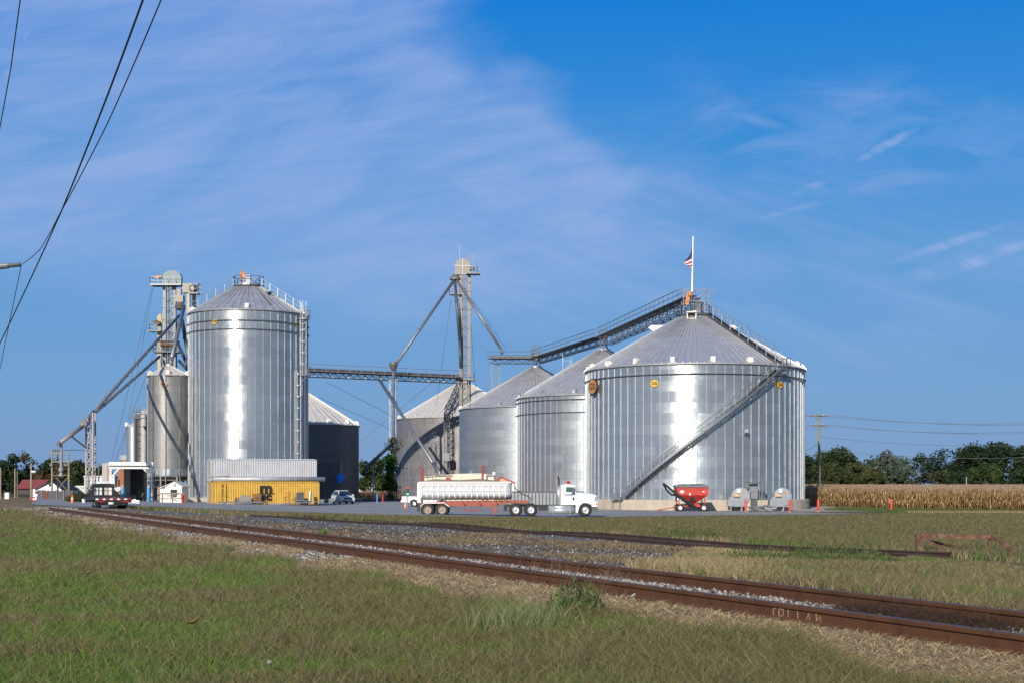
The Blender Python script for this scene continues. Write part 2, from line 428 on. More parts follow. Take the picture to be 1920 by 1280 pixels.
def ground_mat():
    m = bpy.data.materials.new('ground_soil'); t = NT(m); ob = t.obj()
    A = t.new('ShaderNodeAttribute', attribute_name='mk'); B = t.new('ShaderNodeAttribute', attribute_name='mk2')
    sa = t.new('ShaderNodeSeparateColor'); t.put(sa.inputs[0], A.outputs['Color'])
    sb = t.new('ShaderNodeSeparateColor'); t.put(sb.inputs[0], B.outputs['Color'])
    n1 = t.noise(ob, .35, 6, .6); n2 = t.noise(ob, 2.6, 6, .65); n3 = t.noise(ob, 14, 5, .7); n4 = t.noise(ob, .06, 4, .6)
    c = t.ramp(n1, [(.28, (.050, .062, .018)), (.5, (.078, .074, .030)), (.72, (.105, .085, .048))])
    c = t.mix(t.math('MULTIPLY', t.ramp(n2, [(.45, 0), (.7, 1)]), .45), c, (.13, .10, .055))
    c = t.mix(t.math('MULTIPLY', t.ramp(n3, [(.4, 0), (.65, 1)]), .35), c, (.028, .030, .012))
    vor = t.new('ShaderNodeTexVoronoi'); t.put(vor.inputs['Vector'], ob); vor.inputs['Scale'].default_value = 16
    vs = t.new('ShaderNodeSeparateColor'); t.put(vs.inputs[0], vor.outputs['Color'])
    lite = t.ramp(vs.outputs[0], [(0, (.07, .06, .05)), (.5, (.17, .15, .125)), (1, (.33, .30, .26))])
    lite = t.mix(t.ramp(n2, [(.4, 0), (.62, .8)]), lite, (.17, .12, .075))
    dark = t.ramp(vs.outputs[1], [(0, (.045, .043, .042)), (.7, (.12, .105, .09)), (1, (.30, .28, .25))])
    dark = t.mix(t.ramp(n2, [(.38, 0), (.6, .75)]), dark, (.095, .07, .045))
    dark = t.mix(t.ramp(n1, [(.5, 0), (.66, .7)]), dark, (.21, .145, .08))
    blu = t.ramp(vs.outputs[2], [(0, (.04, .045, .055)), (.8, (.11, .12, .135)), (1, (.33, .34, .35))])
    blu = t.mix(t.ramp(t.noise(ob, .8, 5, .6), [(.55, 0), (.7, .6)]), blu, (.15, .11, .07))
    straw = t.ramp(n3, [(.3, (.12, .085, .045)), (.55, (.27, .19, .10)), (.75, (.38, .28, .16))])
    straw = t.mix(t.ramp(n1, [(.5, 0), (.64, .7)]), straw, (.10, .085, .055))
    pad = t.ramp(n2, [(.3, (.30, .255, .20)), (.7, (.50, .44, .36))])
    c = t.mix(sa.outputs[1], c, dark); c = t.mix(sa.outputs[2], c, blu); c = t.mix(sa.outputs[0], c, lite)
    c = t.mix(sb.outputs[0], c, straw); c = t.mix(sb.outputs[1], c, pad)
    h = t.math('ADD', t.math('MULTIPLY', n3, .5), t.math('MULTIPLY', vor.outputs['Distance'], -.6))
    t.bsdf(c, .95, 0, t.bump(h, .8, .05), .15)
    return m
lg, dg, blue, straw, pad = masks(gv[:, 0], gv[:, 1])
ground = np_mesh('ground', gv, gf, ground_mat(), True, {'mk': np.stack([lg, dg, blue], -1), 'mk2': np.stack([straw, pad, pad * 0], -1)})
tag(ground, 'grassy ground with gravel beside the tracks', kind='structure')

# asphalt yard and lane
def asphalt():
    m = bpy.data.materials.new('asphalt'); t = NT(m); ob = t.obj()
    n = t.noise(ob, .12, 5, .6); n2 = t.noise(ob, 6, 5, .7); n3 = t.noise(t.scale(ob, (.2, 1, 1)), .5, 5, .6)
    c = t.ramp(n, [(.3, (.22, .22, .22)), (.7, (.35, .345, .34))])
    c = t.mix(t.math('MULTIPLY', t.ramp(t.noise(t.scale(ob, (.05, .9, 1)), 1.1, 4, .6), [(.5, 0), (.62, 1)]), .35), c, (.17, .17, .172))
    c = t.mix(t.math('MULTIPLY', t.ramp(n3, [(.5, 0), (.7, 1)]), .5), c, (.37, .34, .30))
    c = t.mix(t.math('MULTIPLY', n2, .4), c, (.19, .19, .19))
    t.bsdf(c, .85, 0, t.bump(n2, .4, .02), .3); return m
near = [(60, 945), (110, 949), (170, 951), (250, 951.5), (330, 954.5), (400, 958), (440, 960), (520, 962.5), (600, 964), (680, 966.5), (780, 968.5), (1000, 970), (1116, 969.5), (1300, 966.5), (1500, 964.5), (1600, 963), (1665, 961.5), (1690, 961)]
farp = [(60, 230), (110, 230), (170, 210), (250, 210), (330, 175), (1060, 240), (1118, 143), (1500, 137.5), (1600, 133), (1665, 131), (1690, 130)]
us = np.unique(np.concatenate([np.linspace(60, 1690, 180), [1060, 1118]]))
vv = []; NRW = 16
for u in us:
    p = hit(u, float(np.interp(u, [q[0] for q in near], [q[1] for q in near])) + .35 * math.sin(u * .11) + .2 * math.sin(u * .37))
    yf = max(p.y + .5, float(np.interp(u, [q[0] for q in farp], [q[1] for q in farp])))
    for k in range(NRW + 1):
        d = p.y + (yf - p.y) * k / NRW; X = (u - 960) / F * d
        vv.append((X, d, g(X, d) + .03))
n_ = NRW + 1
ff = np.array([(i * n_ + k, (i + 1) * n_ + k, (i + 1) * n_ + k + 1, i * n_ + k + 1) for i in range(len(us) - 1) for k in range(NRW)])
tag(np_mesh('asphalt_yard', np.array(vv), ff, asphalt(), True), 'grey asphalt yard in front of the bins', kind='structure')
# wheel-worn lane between the grass and the yard, and a lane to the crossing are the same sheet

# ------------------------------------------------------------------ scattered blades and stones (stuff)
tint_mats = {}
def tint_mat(name, rough=.8, spec=.15, trans=0.0):
    if name in tint_mats: return tint_mats[name]
    m = bpy.data.materials.new(name); t = NT(m)
    A = t.new('ShaderNodeAttribute', attribute_name='tint').outputs['Color']
    b = t.bsdf(A, rough, 0, None, spec)
    if trans:
        tr = t.new('ShaderNodeBsdfTranslucent'); t.put(tr.inputs[0], A)
        mx = t.new('ShaderNodeMixShader'); mx.inputs[0].default_value = trans
        t.t.links.new(b.outputs[0], mx.inputs[1]); t.t.links.new(tr.outputs[0], mx.inputs[2])
        o = [n for n in t.n if n.type == 'OUTPUT_MATERIAL'][0]; t.t.links.new(mx.outputs[0], o.inputs[0])
    tint_mats[name] = m; return m
def blades(name, X, Y, H, W, lean, col, label, mat='grass_blade', zoff=-.01, curl=.35, zbase=None, droop=0.0):
    n = len(X); Z = (G(X, Y) if zbase is None else zbase) + zoff
    a = NR.uniform(0, 2 * PI, n); wx, wy = np.cos(a), np.sin(a)
    la = NR.uniform(0, 2 * PI, n); ll = lean * NR.uniform(.3, 1.3, n)
    dx, dy = np.cos(la) * ll, np.sin(la) * ll
    b = np.stack([X, Y, Z], -1)
    w = np.stack([wx, wy, wx * 0], -1) * (W / 2)[:, None]
    mid = b + np.stack([dx * H * .45, dy * H * .45, H * .55], -1)
    tip = b + np.stack([dx * H * (1 + curl), dy * H * (1 + curl), H * (1 - droop * ll)], -1)
    V = np.stack([b - w, b + w, mid - w * .8, mid + w * .8, tip], 1).reshape(-1, 3)
    base = (np.arange(n) * 5)[:, None]
    f = np.concatenate([base + np.array([[0, 1, 3]]), base + np.array([[0, 3, 2]]), base + np.array([[2, 3, 4]])], 0)
    C = np.repeat(col, 5, 0)
    o = np_mesh(name, V, f, tint_mat(mat, .75, .2, .25), False, C)
    return tag(o, label, kind='stuff')
def sample(n, y0, y1, test, slope=.46, bias=1.0, x_mid=0.0):
    """points whose density falls off with distance"""
    outx, outy = [], []; c = 0
    while c < n:
        y = y0 + (y1 - y0) * NR.uniform(0, 1, 200000) ** bias
        x = y * NR.uniform(-slope, slope, 200000) + NR.uniform(-1, 1, 200000)
        k = test(x, y); x, y = x[k], y[k]; outx.append(x); outy.append(y); c += len(x)
    return np.concatenate(outx)[:n], np.concatenate(outy)[:n]
def pick(cols, p, n):
    cols = np.array(cols); i = NR.choice(len(cols), n, p=np.array(p) / sum(p)); return cols[i]
def mixc(a, b, w): return a * (1 - w[:, None]) + b * w[:, None]

def near_grass():
    def test(x, y):
        s = sd(x, y); e = (fbm(x, y, 2.2, 3) - .5) * 1.5
        return (s < -1.85 + e * -1.0 + .40 * np.clip((14 - al(x, y)) / 8, 0, 1))
    n = 580000
    x, y = sample(n, 8.0, 75, test, .52, 1.25)
    s = sd(x, y)
    green = pick([(.105, .185, .032), (.085, .145, .026), (.15, .215, .042), (.18, .20, .055)], [3, 3, 2, 1.4], n)
    brown = pick([(.18, .155, .065), (.135, .12, .05), (.25, .205, .10), (.12, .135, .042), (.17, .125, .075)], [3, 2.5, 1.3, 3.5, 1.2], n)
    w = fbm(x, y, 3.6, 21) * .65 + vnoise(x, y, .9, 4) * .35
    edge = np.clip(1 - (-s - 1.8) / 3.2, 0, 1)
    w = np.clip((w - .47) * 4.0 + .20 + edge * .6 + .12 * np.clip(x / 4, -1, 1), 0.06, .90)
    isb = NR.uniform(0, 1, n) < w
    c = np.where(isb[:, None], brown, green) * NR.uniform(.7, 1.25, n)[:, None]
    yel = NR.uniform(0, 1, n) < .05 * (y > 40) + .03
    c[yel] = (.24, .22, .08)
    H = NR.uniform(.04, .11, n) * (1 + .7 * isb * NR.uniform(0, 1, n)) * (1 + .5 * edge)
    W = (.0026 + y * .00027) * NR.uniform(.6, 1.5, n)
    c = c * (1.22 + .10 * np.clip(-x / 8, -1, 1))[:, None]
    k = NR.uniform(0, 1, n) < .012
    H[k] = NR.uniform(.2, .34, k.sum()); W[k] *= .7; c[k] = np.array([.20, .15, .10]) * NR.uniform(.7, 1.2, (k.sum(), 1))
    blades('lawn_grass', x, y, H, W, .95, c, 'green and brown grass covering the foreground slope', curl=.4)
def tall_grass_right():
    def test(x, y):
        s = sd(x, y); t = al(x, y)
        return (s > 2.5 + (fbm(x, y, 2, 9) - .5) * 1.2) & (s < ssid(t) - 1.2 + (fbm(x, y, 3, 8) - .5) * 1.2) & (t < bound(s) + (fbm(x, y, 4, 5) - .5) * 5) & (x > -2)
    n = 150000
    x, y = sample(n, 12, 48, test, .64, 1.0)
    s = sd(x, y); t = al(x, y)
    b = pick([(.25, .20, .105), (.18, .14, .08), (.33, .26, .135), (.16, .165, .06), (.13, .16, .045)], [3, 3, 2, 1.8, 1.2], n)
    st = np.array([[.42, .32, .17]]) * np.ones((n, 1))
    wst = np.clip((t - bound(s) + 3.5) / 2.5, 0, 1)
    c = np.where((NR.uniform(0, 1, n) < wst * .75)[:, None], st, b) * NR.uniform(.65, 1.25, n)[:, None]
    gr = (fbm(x, y, 2.5, 31) > .60)
    k = gr & (NR.uniform(0, 1, n) < .6); c[k] = np.array([.10, .18, .03]) * NR.uniform(.7, 1.3, (k.sum(), 1))
    H = NR.uniform(.10, .30, n) * np.clip(1.25 - s / 16, .35, 1)
    blades('tall_grass', x, y, H, (.006 + y * .00032) * NR.uniform(.8, 1.4, n), .6, c, 'tall brown seeding grass beyond the far rail')
def verge_grass():
    ex = [hit(q[0], q[1] + .4) for q in near]
    eX = [p.x / p.y for p in ex]; eY = [p.y for p in ex]
    def test(x, y):
        s = sd(x, y); t = al(x, y)
        return (s > ssid(t) + 1.7 + (fbm(x, y, 2, 7) - .5) * 1.4) & (y < np.interp(x / y, eX, eY) - .2) & (t > -20)
    n = 215000
    x, y = sample(n, 28, 150, test, .6, .8)
    k2 = x / y < .24
    s = sd(x, y) - ssid(al(x, y))
    b = pick([(.17, .15, .07), (.14, .14, .055), (.20, .165, .09), (.24, .19, .10), (.115, .125, .04)], [3, 2.5, 3, 1.5, 2], n)
    w = np.clip(1 - (s - 1.5) / 3, 0, 1)
    st = (NR.uniform(0, 1, n) < w * .6 * (fbm(x, y, 4, 2) > .42))
    c = np.where(st[:, None], np.array([[.36, .27, .15]]), b) * NR.uniform(.75, 1.2, n)[:, None]
    gr = (w > .2) & (fbm(x, y, 3, 41) > .58) & (NR.uniform(0, 1, n) < .7); c[gr] = (.09, .17, .03)
    H = NR.uniform(.10, .26, n) * np.clip(1.25 - s / 60, .6, 1.2)
    blades('verge_grass', x, y, H, (.004 + y * .00034) * NR.uniform(.8, 1.4, n), .6, c, 'olive verge grass between the siding and the yard')
def field_edge():
    def test(x, y): return (x / y > .228 + .035 * fbm(x, y, 4, 6) + .02 * np.clip((y - 142) / 6, -1, 1) * -1) & (y > np.interp(x / y, [.235, .36, .46], [136, 132, 128])) & (y < np.interp(x / y, [.235, .36, .46], [158, 143, 138]))
    n = 30000
    x, y = sample(n, 120, 160, test, .46, 1.0)
    w = vnoise(x, y, 5, 3)
    tan = ((y < 137) & (w > .35))
    c = np.where(tan[:, None], np.array([[.34, .25, .14]]), np.array([[.10, .13, .04]])) * NR.uniform(.7, 1.25, n)[:, None]
    blades('field_edge_grass', x, y, NR.uniform(.1, .3, n), .05 * NR.uniform(.7, 1.4, n), .5, c, 'green grass strip with straw along the corn edge')
def straw_mat():
    def test(x, y):
        s = sd(x, y); t = al(x, y)
        return (s > -2.5) & (s < -.14) & (fbm(x, y, 1.6, 11) - .53 + .45 * np.clip((19 - t) / 9, 0, 1) > 0)
    n = 145000
    x, y = sample(n, 8, 62, test, .52, 2.0)
    c = pick([(.66, .49, .26), (.54, .38, .20), (.74, .58, .35), (.26, .18, .10)], [3, 3, 2, 2], n) * NR.uniform(.6, 1.15, n)[:, None]
    H = NR.uniform(.05, .13, n)
    L = NR.uniform(2.5, 5, n)
    a = NR.uniform(0, 2 * PI, n)
    # lay them down: long lean
    blades('dry_straw', x, y, H, (.005 + y * .00025) * NR.uniform(.7, 1.3, n), 2.6, c, 'matted dry straw along the near rail', mat='straw_blade', curl=.1, droop=.18)
    def test2(x, y):
        s = sd(x, y); t = al(x, y)
        return ((s > 1.9) & (s < ssid(t) - 2) & (t > bound(s)) & (fbm(x, y, 2.6, 51) > .56)) | ((s > -2.5) & (s < -.5) & (t > 30) & (fbm(x, y, 3, 52) > .52))
    n = 30000
    x, y = sample(n, 18, 95, test2, .44, 1.0)
    c = pick([(.40, .30, .16), (.30, .22, .12), (.17, .12, .07)], [3, 3, 2], n) * NR.uniform(.6, 1.15, n)[:, None]
    blades('dry_straw', x, y, NR.uniform(.04, .12, n), (.003 + y * .0004) * NR.uniform(.7, 1.3, n), 1.6, c, 'patches of dry straw on the ballast between the tracks', mat='straw_blade', curl=.1)
def stones(name, X, Y, S, col, label, zbase=None):
    n = len(X); Z = (G(X, Y) if zbase is None else zbase)
    o = np.array([(1, 0, 0), (-1, 0, 0), (0, 1, 0), (0, -1, 0), (0, 0, 1), (0, 0, -1)], float)
    V = o[None] * NR.uniform(.55, 1.25, (n, 6, 1)) + NR.normal(0, .18, (n, 6, 3))
    V = V * np.array([1, 1, .7])
    a = NR.uniform(0, 2 * PI, n); ca, sa = np.cos(a)[:, None], np.sin(a)[:, None]
    V = np.stack([V[..., 0] * ca - V[..., 1] * sa, V[..., 0] * sa + V[..., 1] * ca, V[..., 2]], -1)
    V = V * S[:, None, None] + np.stack([X, Y, Z + S * .25], -1)[:, None]
    f0 = np.array([(0, 2, 4), (2, 1, 4), (1, 3, 4), (3, 0, 4), (2, 0, 5), (1, 2, 5), (3, 1, 5), (0, 3, 5)])
    f = ((np.arange(n) * 6)[:, None, None] + f0[None]).reshape(-1, 3)
    return tag(np_mesh(name, V.reshape(-1, 3), f, tint_mat('stone', .9, .25), False, np.repeat(col, 6, 0)), label, kind='stuff')
def all_stones():
    n = 38000
    def t1(x, y):
        s = sd(x, y); return (s > -1.75) & (s < 2.6) & (np.abs(s) > .09) & (np.abs(s - 1.505) > .09)
    x, y = sample(n, 8, 85, t1, .52, 1.4)
    hid = (sd(x, y) < -.12) & (fbm(x, y, 1.6, 11) - .53 + .45 * np.clip((19 - al(x, y)) / 9, 0, 1) > 0) & (NR.uniform(0, 1, n) < .8)
    x = x[~hid]; y = y[~hid]; n = len(x)
    c = pick([(.38, .35, .32), (.27, .25, .225), (.17, .155, .14), (.48, .45, .41), (.22, .16, .11)], [3, 3, 2.4, 1.0, 2.4], n) * NR.uniform(.7, 1.15, n)[:, None]
    s = sd(x, y)
    stones('ballast_stones', x, y, NR.uniform(.014, .036, n) * (1 + y * .008), c, 'pale ballast stones between and beside the rusty rails', zbase=G(x, y) + .01 + .03 * ((s > .1) & (s < 1.4)))
    n = 40000
    def t2(x, y):
        s = sd(x, y); t = al(x, y); return (s > 2.3) & (s < ssid(t) + 1.5) & (t > bound(s)) & (t < 95)
    x, y = sample(n, 18, 100, t2, .44, 1.1)
    s = sd(x, y); bl = s > ssid(al(x, y)) - 4.2 + (fbm(x, y, 2.2, 3) - .5) * 3
    cb = pick([(.10, .11, .13), (.14, .15, .17), (.07, .075, .09), (.45, .46, .47)], [4, 3, 3, .35], n)
    cd = pick([(.12, .105, .09), (.19, .17, .15), (.08, .07, .06), (.45, .42, .38)], [4, 2, 3, .6], n)
    stones('gravel', x, y, NR.uniform(.012, .034, n) * (1 + y * .008), np.where(bl[:, None], cb, cd) * NR.uniform(.75, 1.15, n)[:, None], 'dark blue grey gravel between the two tracks')
near_grass(); tall_grass_right(); verge_grass(); field_edge(); straw_mat(); all_stones()
# ------------------------------------------------------------------ railway
rust_m = None
def rust_mat():
    m = bpy.data.materials.new('rusty_rail'); t = NT(m); ob = t.obj()
    n = t.noise(t.scale(ob, (1, 1, .35)), 5, 6, .7); n2 = t.noise(ob, 40, 3, .6)
    c = t.ramp(n, [(.3, (.068, .030, .014)), (.55, (.130, .055, .021)), (.75, (.095, .046, .024))])
    c = t.mix(t.math('MULTIPLY', n2, .35), c, (.06, .03, .022))
    t.bsdf(c, .62, .25, t.bump(n2, .35, .004), .4); return m
RUST = rust_mat()
HEAD = M('rail_head', (.13, .085, .07), .42, .45, .25, 3)
OLDRAIL = M('old_dark_rail', (.055, .034, .026), .7, .2, .3, 3)
TIE = M('sleeper_wood', (.10, .085, .07), .9, 0, .35, 5, .4, dirt=(.19, .17, .14))
def rail_prof(z0, sc=1.0):
    p = [(-.070, 0), (.070, 0), (.070, .012), (.018, .03), (.010, .045), (.010, .125), (.036, .138), (.037, .168), (.030, .180), (-.030, .180), (-.037, .168), (-.036, .138), (-.010, .125), (-.010, .045), (-.018, .03), (-.070, .012)]
    return [(a * sc, b * sc + z0) for a, b in p]
def track_thing(name, label, s0, gauge, t0, t1, mat, matend=None, line=None, joints=()):
    """rails along a straight line; local x = along, y = towards the far side"""
    O, ang, L, zf = line
    T = thing(name, label, 'railway track', (O[0], O[1], 0), ang)
    for i in range(2):
        y0 = i * gauge; mb = MB(); N = max(1, int(L / 2))
        secs = []
        for k in range(N + 1):
            x = L * k / N; wob = .006 * math.sin(x * .7 + i)
            z = zf(x, y0)
            secs.append([(x, y0 + a + wob, z + b) for a, b in rail_prof(0)])
        mb.loft(secs)
        r = mb.build('rail', mat, T)
        if mat is RUST:
            q = MB()
            for k in range(N): q.bar((L * k / N, y0 + .004, zf(0, 0) + .1805), (L * (k + 1) / N, y0 + .004, zf(0, 0) + .1805), .048, .003)
            q.build('worn_top', HEAD, r)
        if i == 0 or True:
            for jx in joints[i] if joints else []:
                jb = MB(); z = zf(jx, y0)
                for sgn in (-1, 1):
                    jb.box((jx, y0 + sgn * .026, z + .082), (.92, .026, .09))
                    jb.box((jx, y0 + sgn * .048, z + .028), (.92, .05, .02))
                    for q in (-.36, -.12, .12, .36):
                        jb.cyl((jx + q, y0 + sgn * .03, z + .085), (jx + q, y0 + sgn * .075, z + .085), .02, 6)
                jb.build('joint_bar', mat, r)
    return T
# main line: local x runs away from the viewer
ang = math.atan2(ty, tx)          # along-track direction
main_L = 74.0; X0 = TX - tx * 9; Y0 = TY - ty * 9
# local +y must point to the far side (nx,ny): rotate so that x = (tx,ty) gives y = (-ty,tx) = -(n); use the reverse direction
angm = math.atan2(-ty, -tx)
Om = (TX + tx * 70, TY + ty * 70)
def tj(t): return 70 - t       # along t -> local x
def t_at(u, s):                # along coordinate where the pixel column u meets the line at distance s
    k = (u - 960) / F
    # (TX+nx s+tx t) = k (TY+ny s+ty t)
    return (k * (TY + ny * s) - (TX + nx * s)) / (tx - k * ty)
jn = [tj(t_at(u, 0)) for u in (299, 505 - 90, 690, 1055)]
jf = [tj(t_at(u, 1.505)) for u in (212, 250, 298, 355, 530, 806, 1042, 1795)]
main = track_thing('railway_track', 'rusty main railway track crossing the foreground from lower right', 0, 1.505, 0, 0, RUST, line=(Om, angm, 82.0, lambda x, y: .0), joints=(jn, jf))
for i in range(96):
    x = 80.5 - i * .56
    b = MB(); b.box((x + rnd.uniform(-.03, .03), .75 + rnd.uniform(-.05, .05), -.09), (.22, 2.3, .12), Matrix.Rotation(rnd.uniform(-.02, .02), 3, 'Z'))
    for y in (0, 1.505):
        for sg in (-1, 1):
            b.box((x, y + sg * .09, .0), (.15, .06, .016)); b.box((x + .05, y + sg * .08, .018), (.025, .025, .03))
    b.build('sleeper', TIE, main)
# chalk-like white paint marks on the web of the near rail
pm = M('white_paint', (.27, .185, .135), .7, 0, .3, 9)
mk = MB()
def stroke(pts, w=.011):
    for (x0, z0), (x1, z1) in zip(pts[:-1], pts[1:]):
        mk.bar((x0, -.0125, z0), (x1, -.0125, z1), .004, w)
def glyph(x, kind):
    if kind == 'c': stroke([(x + .0, .055), (x + .0, .10), (x - .035, .12), (x - .07, .105)])
    if kind == 'o': stroke([(x, .055), (x, .11), (x - .05, .12), (x - .08, .09), (x - .075, .055), (x - .03, .045)])
    if kind == 'l': stroke([(x, .12), (x - .005, .045)])
    if kind == 'n': stroke([(x, .045), (x - .01, .115), (x - .05, .11), (x - .055, .045)])
# local +x runs toward the viewer, so on the near face letters advance with +x
jx = tj(t_at(1452, 0))
def gl(x, pts):
    stroke([(x + a, b) for a, b in pts])
gl(jx + .00, [(.05, .12), (.0, .11), (.0, .06), (.02, .048)])
gl(jx + .10, [(.0, .05), (.0, .12), (.07, .118), (.08, .06), (.02, .046)])
gl(jx + .26, [(.0, .12), (.0, .045)])
gl(jx + .42, [(.0, .12), (.0, .045)])
gl(jx + .56, [(.0, .045), (.04, .115), (.06, .05)])
gl(jx + .72, [(.0, .12), (.01, .05), (.06, .10), (.08, .045)])
mk.build('paint_marks', pm, main)
# siding: dark, half buried, ends at the bumper
pA = hit(1700, 1037, .13); pB = hit(470, 964, .13)
# extend
dA = (Vector((pA.x, pA.y)) - Vector((pB.x, pB.y)))
Ls = dA.length; angs = math.atan2(dA.y, dA.x)
SO = (pB.x, pB.y)
def zsd(x, y):
    c_, s_ = math.cos(angs), math.sin(angs)
    X = SO[0] + c_ * x - s_ * 0; Y = SO[1] + s_ * x
    return g(X, Y) - .05
siding = track_thing('siding_track', 'dark low siding rails half buried in grass before the yard', 0, 1.5, 0, 0, OLDRAIL, line=(SO, angs, Ls, zsd))

# rusty bumping post frame at the end of the siding
RB = M('rusty_steel', (.13, .060, .034), .85, .05, .4, 4, .3, dirt=(.38, .27, .18), dsc=5, damt=.6)
b0 = hit(1722, 1034); 
BP = thing('bumping_post', 'rusty steel bumper frame standing in grass at the siding end', 'buffer stop', tuple(b0), math.radians(-3))
sc_ = F / b0.y    # px per metre
def bl(u, v, y=0): return ((u - 1722) / sc_, y, (1034 - v) / sc_)
m = MB(); m.bar(bl(1722, 1003, 0), bl(1866, 1007, .6), .16, .13); m.build('top_beam', RB, BP)
m = MB(); m.bar(bl(1722, 1034, 0), bl(1722, 1000, 0), .15, .15); m.build('post', RB, BP)
m = MB(); m.bar(bl(1862, 1032, .6), bl(1865, 1004, .6), .09, .09); m.build('post', RB, BP)
m = MB(); m.bar(bl(1725, 1003, -.02), bl(1764, 1034, -.9), .09, .07); m.build('brace', RB, BP)
m = MB(); m.bar(bl(1747, 1014, 0.5), bl(1830, 1031, 1.8), .08, .07); m.build('brace', RB, BP)
m = MB(); m.bar(bl(1866, 1006, .6), bl(1899, 1033, -.4), .11, .09); m.build('brace', RB, BP)
m = MB(); m.bar(bl(1735, 1034, .3), bl(1905, 1034, .8), .08, .06); m.build('base_rail', RB, BP)

# ------------------------------------------------------------------ bins
BRIGHT = galv('galvanised_bright', (.46, .495, .515), .215, .75, .30, streak=(.42, .43, .43), samt=.34, pvar=.15, seams=.34)
BRIGHT2 = galv('galvanised_tall', (.46, .495, .515), .215, .75, .30, streak=(.42, .43, .43), samt=.34, pw=2.87, pvar=.15, seams=.32)
MID = galv('galvanised_mid', (.38, .405, .43), .42, .75, .30, streak=(.34, .34, .33), samt=.3)
MIDS = galv('galvanised_smooth', (.36, .39, .42), .45, .65, .25, streak=(.30, .30, .30), samt=.35, seams=.2, pw=2.9)
OLD = galv('galvanised_old', (.27, .26, .26), .55, .45, .30, streak=(.16, .135, .125), samt=.65, pvar=.10)
DARKW = galv('galvanised_shaded', (.12, .12, .13), .55, .45, .30, streak=(.17, .16, .16), samt=.4, pvar=.06)  # shade behind the tall bin is put into this dark base colour
HOPW = galv('galvanised_hopper', (.27, .265, .26), .5, .5, .2, streak=(.19, .18, .17), samt=.4)
STIF = steel('stiffener_steel', (.37, .39, .41), .42, .7)
STIFD = steel('stiffener_dull', (.42, .43, .44), .5, .6)
RINGM = steel('ring_steel', (.16, .18, .20), .5, .5)
ROOFB = steel('roof_bright', (.52, .52, .52), .42, .6, .08, 1.2)
ROOFM = steel('roof_mid', (.46, .46, .46), .48, .5, .12, 1.0)
ROOFT = steel('roof_tall', (.42, .42, .43), .45, .5, .12, 1.0)
ROOFW = M('roof_weathered', (.56, .53, .49), .55, .2, .08, 1.3, dirt=(.46, .41, .35), dsc=.8)
CONC = M('concrete', (.43, .37, .30), .9, 0, .14, 1.4, .25, dirt=(.26, .21, .16), dsc=.8, damt=.6)
GS = steel('galvanised_steel', (.21, .225, .24), .45, .6)
GSL = steel('light_steel', (.34, .355, .37), .42, .6)
GSD = steel('dark_steel', (.10, .105, .115), .5, .5)
GST = steel('tan_steel', (.19, .18, .165), .5, .5, rust=(.35, .26, .18), ramt=.3)
PIPE = steel('spout_steel', (.20, .21, .23), .45, .5)
WH = M('white_paint_clean', (.78, .78, .76), .45, 0, .06, 2)
CREAMV = M('cream_vent', (.74, .70, .62), .5, 0, .1, 2)
ORANGE = M('orange_motor', (.55, .20, .05), .5, 0, .15, 6)
def wall_mesh(Rr, zt, n, mat, name, parent, th0=0.0):
    vs = []; fs = []; uv = []
    for k in range(n + 1):
        a = th0 + 2 * PI * k / n
        vs += [(Rr * math.cos(a), Rr * math.sin(a), 0), (Rr * math.cos(a), Rr * math.sin(a), zt)]
        uv += [(Rr * 2 * PI * k / n, 0), (Rr * 2 * PI * k / n, zt)]
    me = bpy.data.meshes.new(name)
    for k in range(n): fs.append((2 * k, 2 * k + 2, 2 * k + 3, 2 * k + 1))
    me.from_pydata(vs, [], fs); ul = me.uv_layers.new(name='UVMap')
    for p in me.polygons:
        for li in p.loop_indices: ul.data[li].uv = uv[me.loops[li].vertex_index]
    me.materials.append(mat); me.polygons.foreach_set('use_smooth', [True] * len(me.polygons)); o = bpy.data.objects.new(name, me); COL.objects.link(o); o.parent = parent
    return o
def add_stiff(mb, Rr, z0, z1, n, th0, w=.072, d=.085):
    for k in range(n):
        a = th0 + 2 * PI * k / n
        c = Vector((math.cos(a), math.sin(a), 0)); tt = Vector((-c.y, c.x, 0))
        p = [c * (Rr - .01) - tt * w / 2, c * (Rr + d) - tt * w * .3, c * (Rr + d) + tt * w * .3, c * (Rr - .01) + tt * w / 2]
        vs = [Vector((q.x, q.y, z)) for z in (z0, z1) for q in p]
        mb.add(vs, [(0, 1, 5, 4), (1, 2, 6, 5), (2, 3, 7, 6), (4, 5, 6, 7)])
def vent(kind, parent, a, Rr, z, slope):
    """eave vent: mushroom hood standing on the roof edge"""
    m = MB(); c = Vector((math.cos(a), math.sin(a), 0)); r = Rr - .35; tt = Vector((-c.y, c.x, 0))
    base = c * r + Vector((0, 0, z + .35 * math.tan(slope)))
    Mx = Matrix(((tt.x, c.x, 0, base.x), (tt.y, c.y, 0, base.y), (0, 0, 1, base.z), (0, 0, 0, 1)))
    q = MB()
    prof = [(-.42, .0), (.52, -.18), (.52, .28), (.38, .58), (.05, .66), (-.30, .42)]
    q.prism([(p[0], p[1]) for p in prof], -.30, .30, plane='YZ')
    q.box((0, .1, -.03), (.95, 1.25, .06), Matrix.Rotation(-slope, 3, 'X'))
    q.xf(Matrix.Diagonal((.78, .78, .72, 1))); q.xf(Mx)
    return q.build('vent', kind, parent)
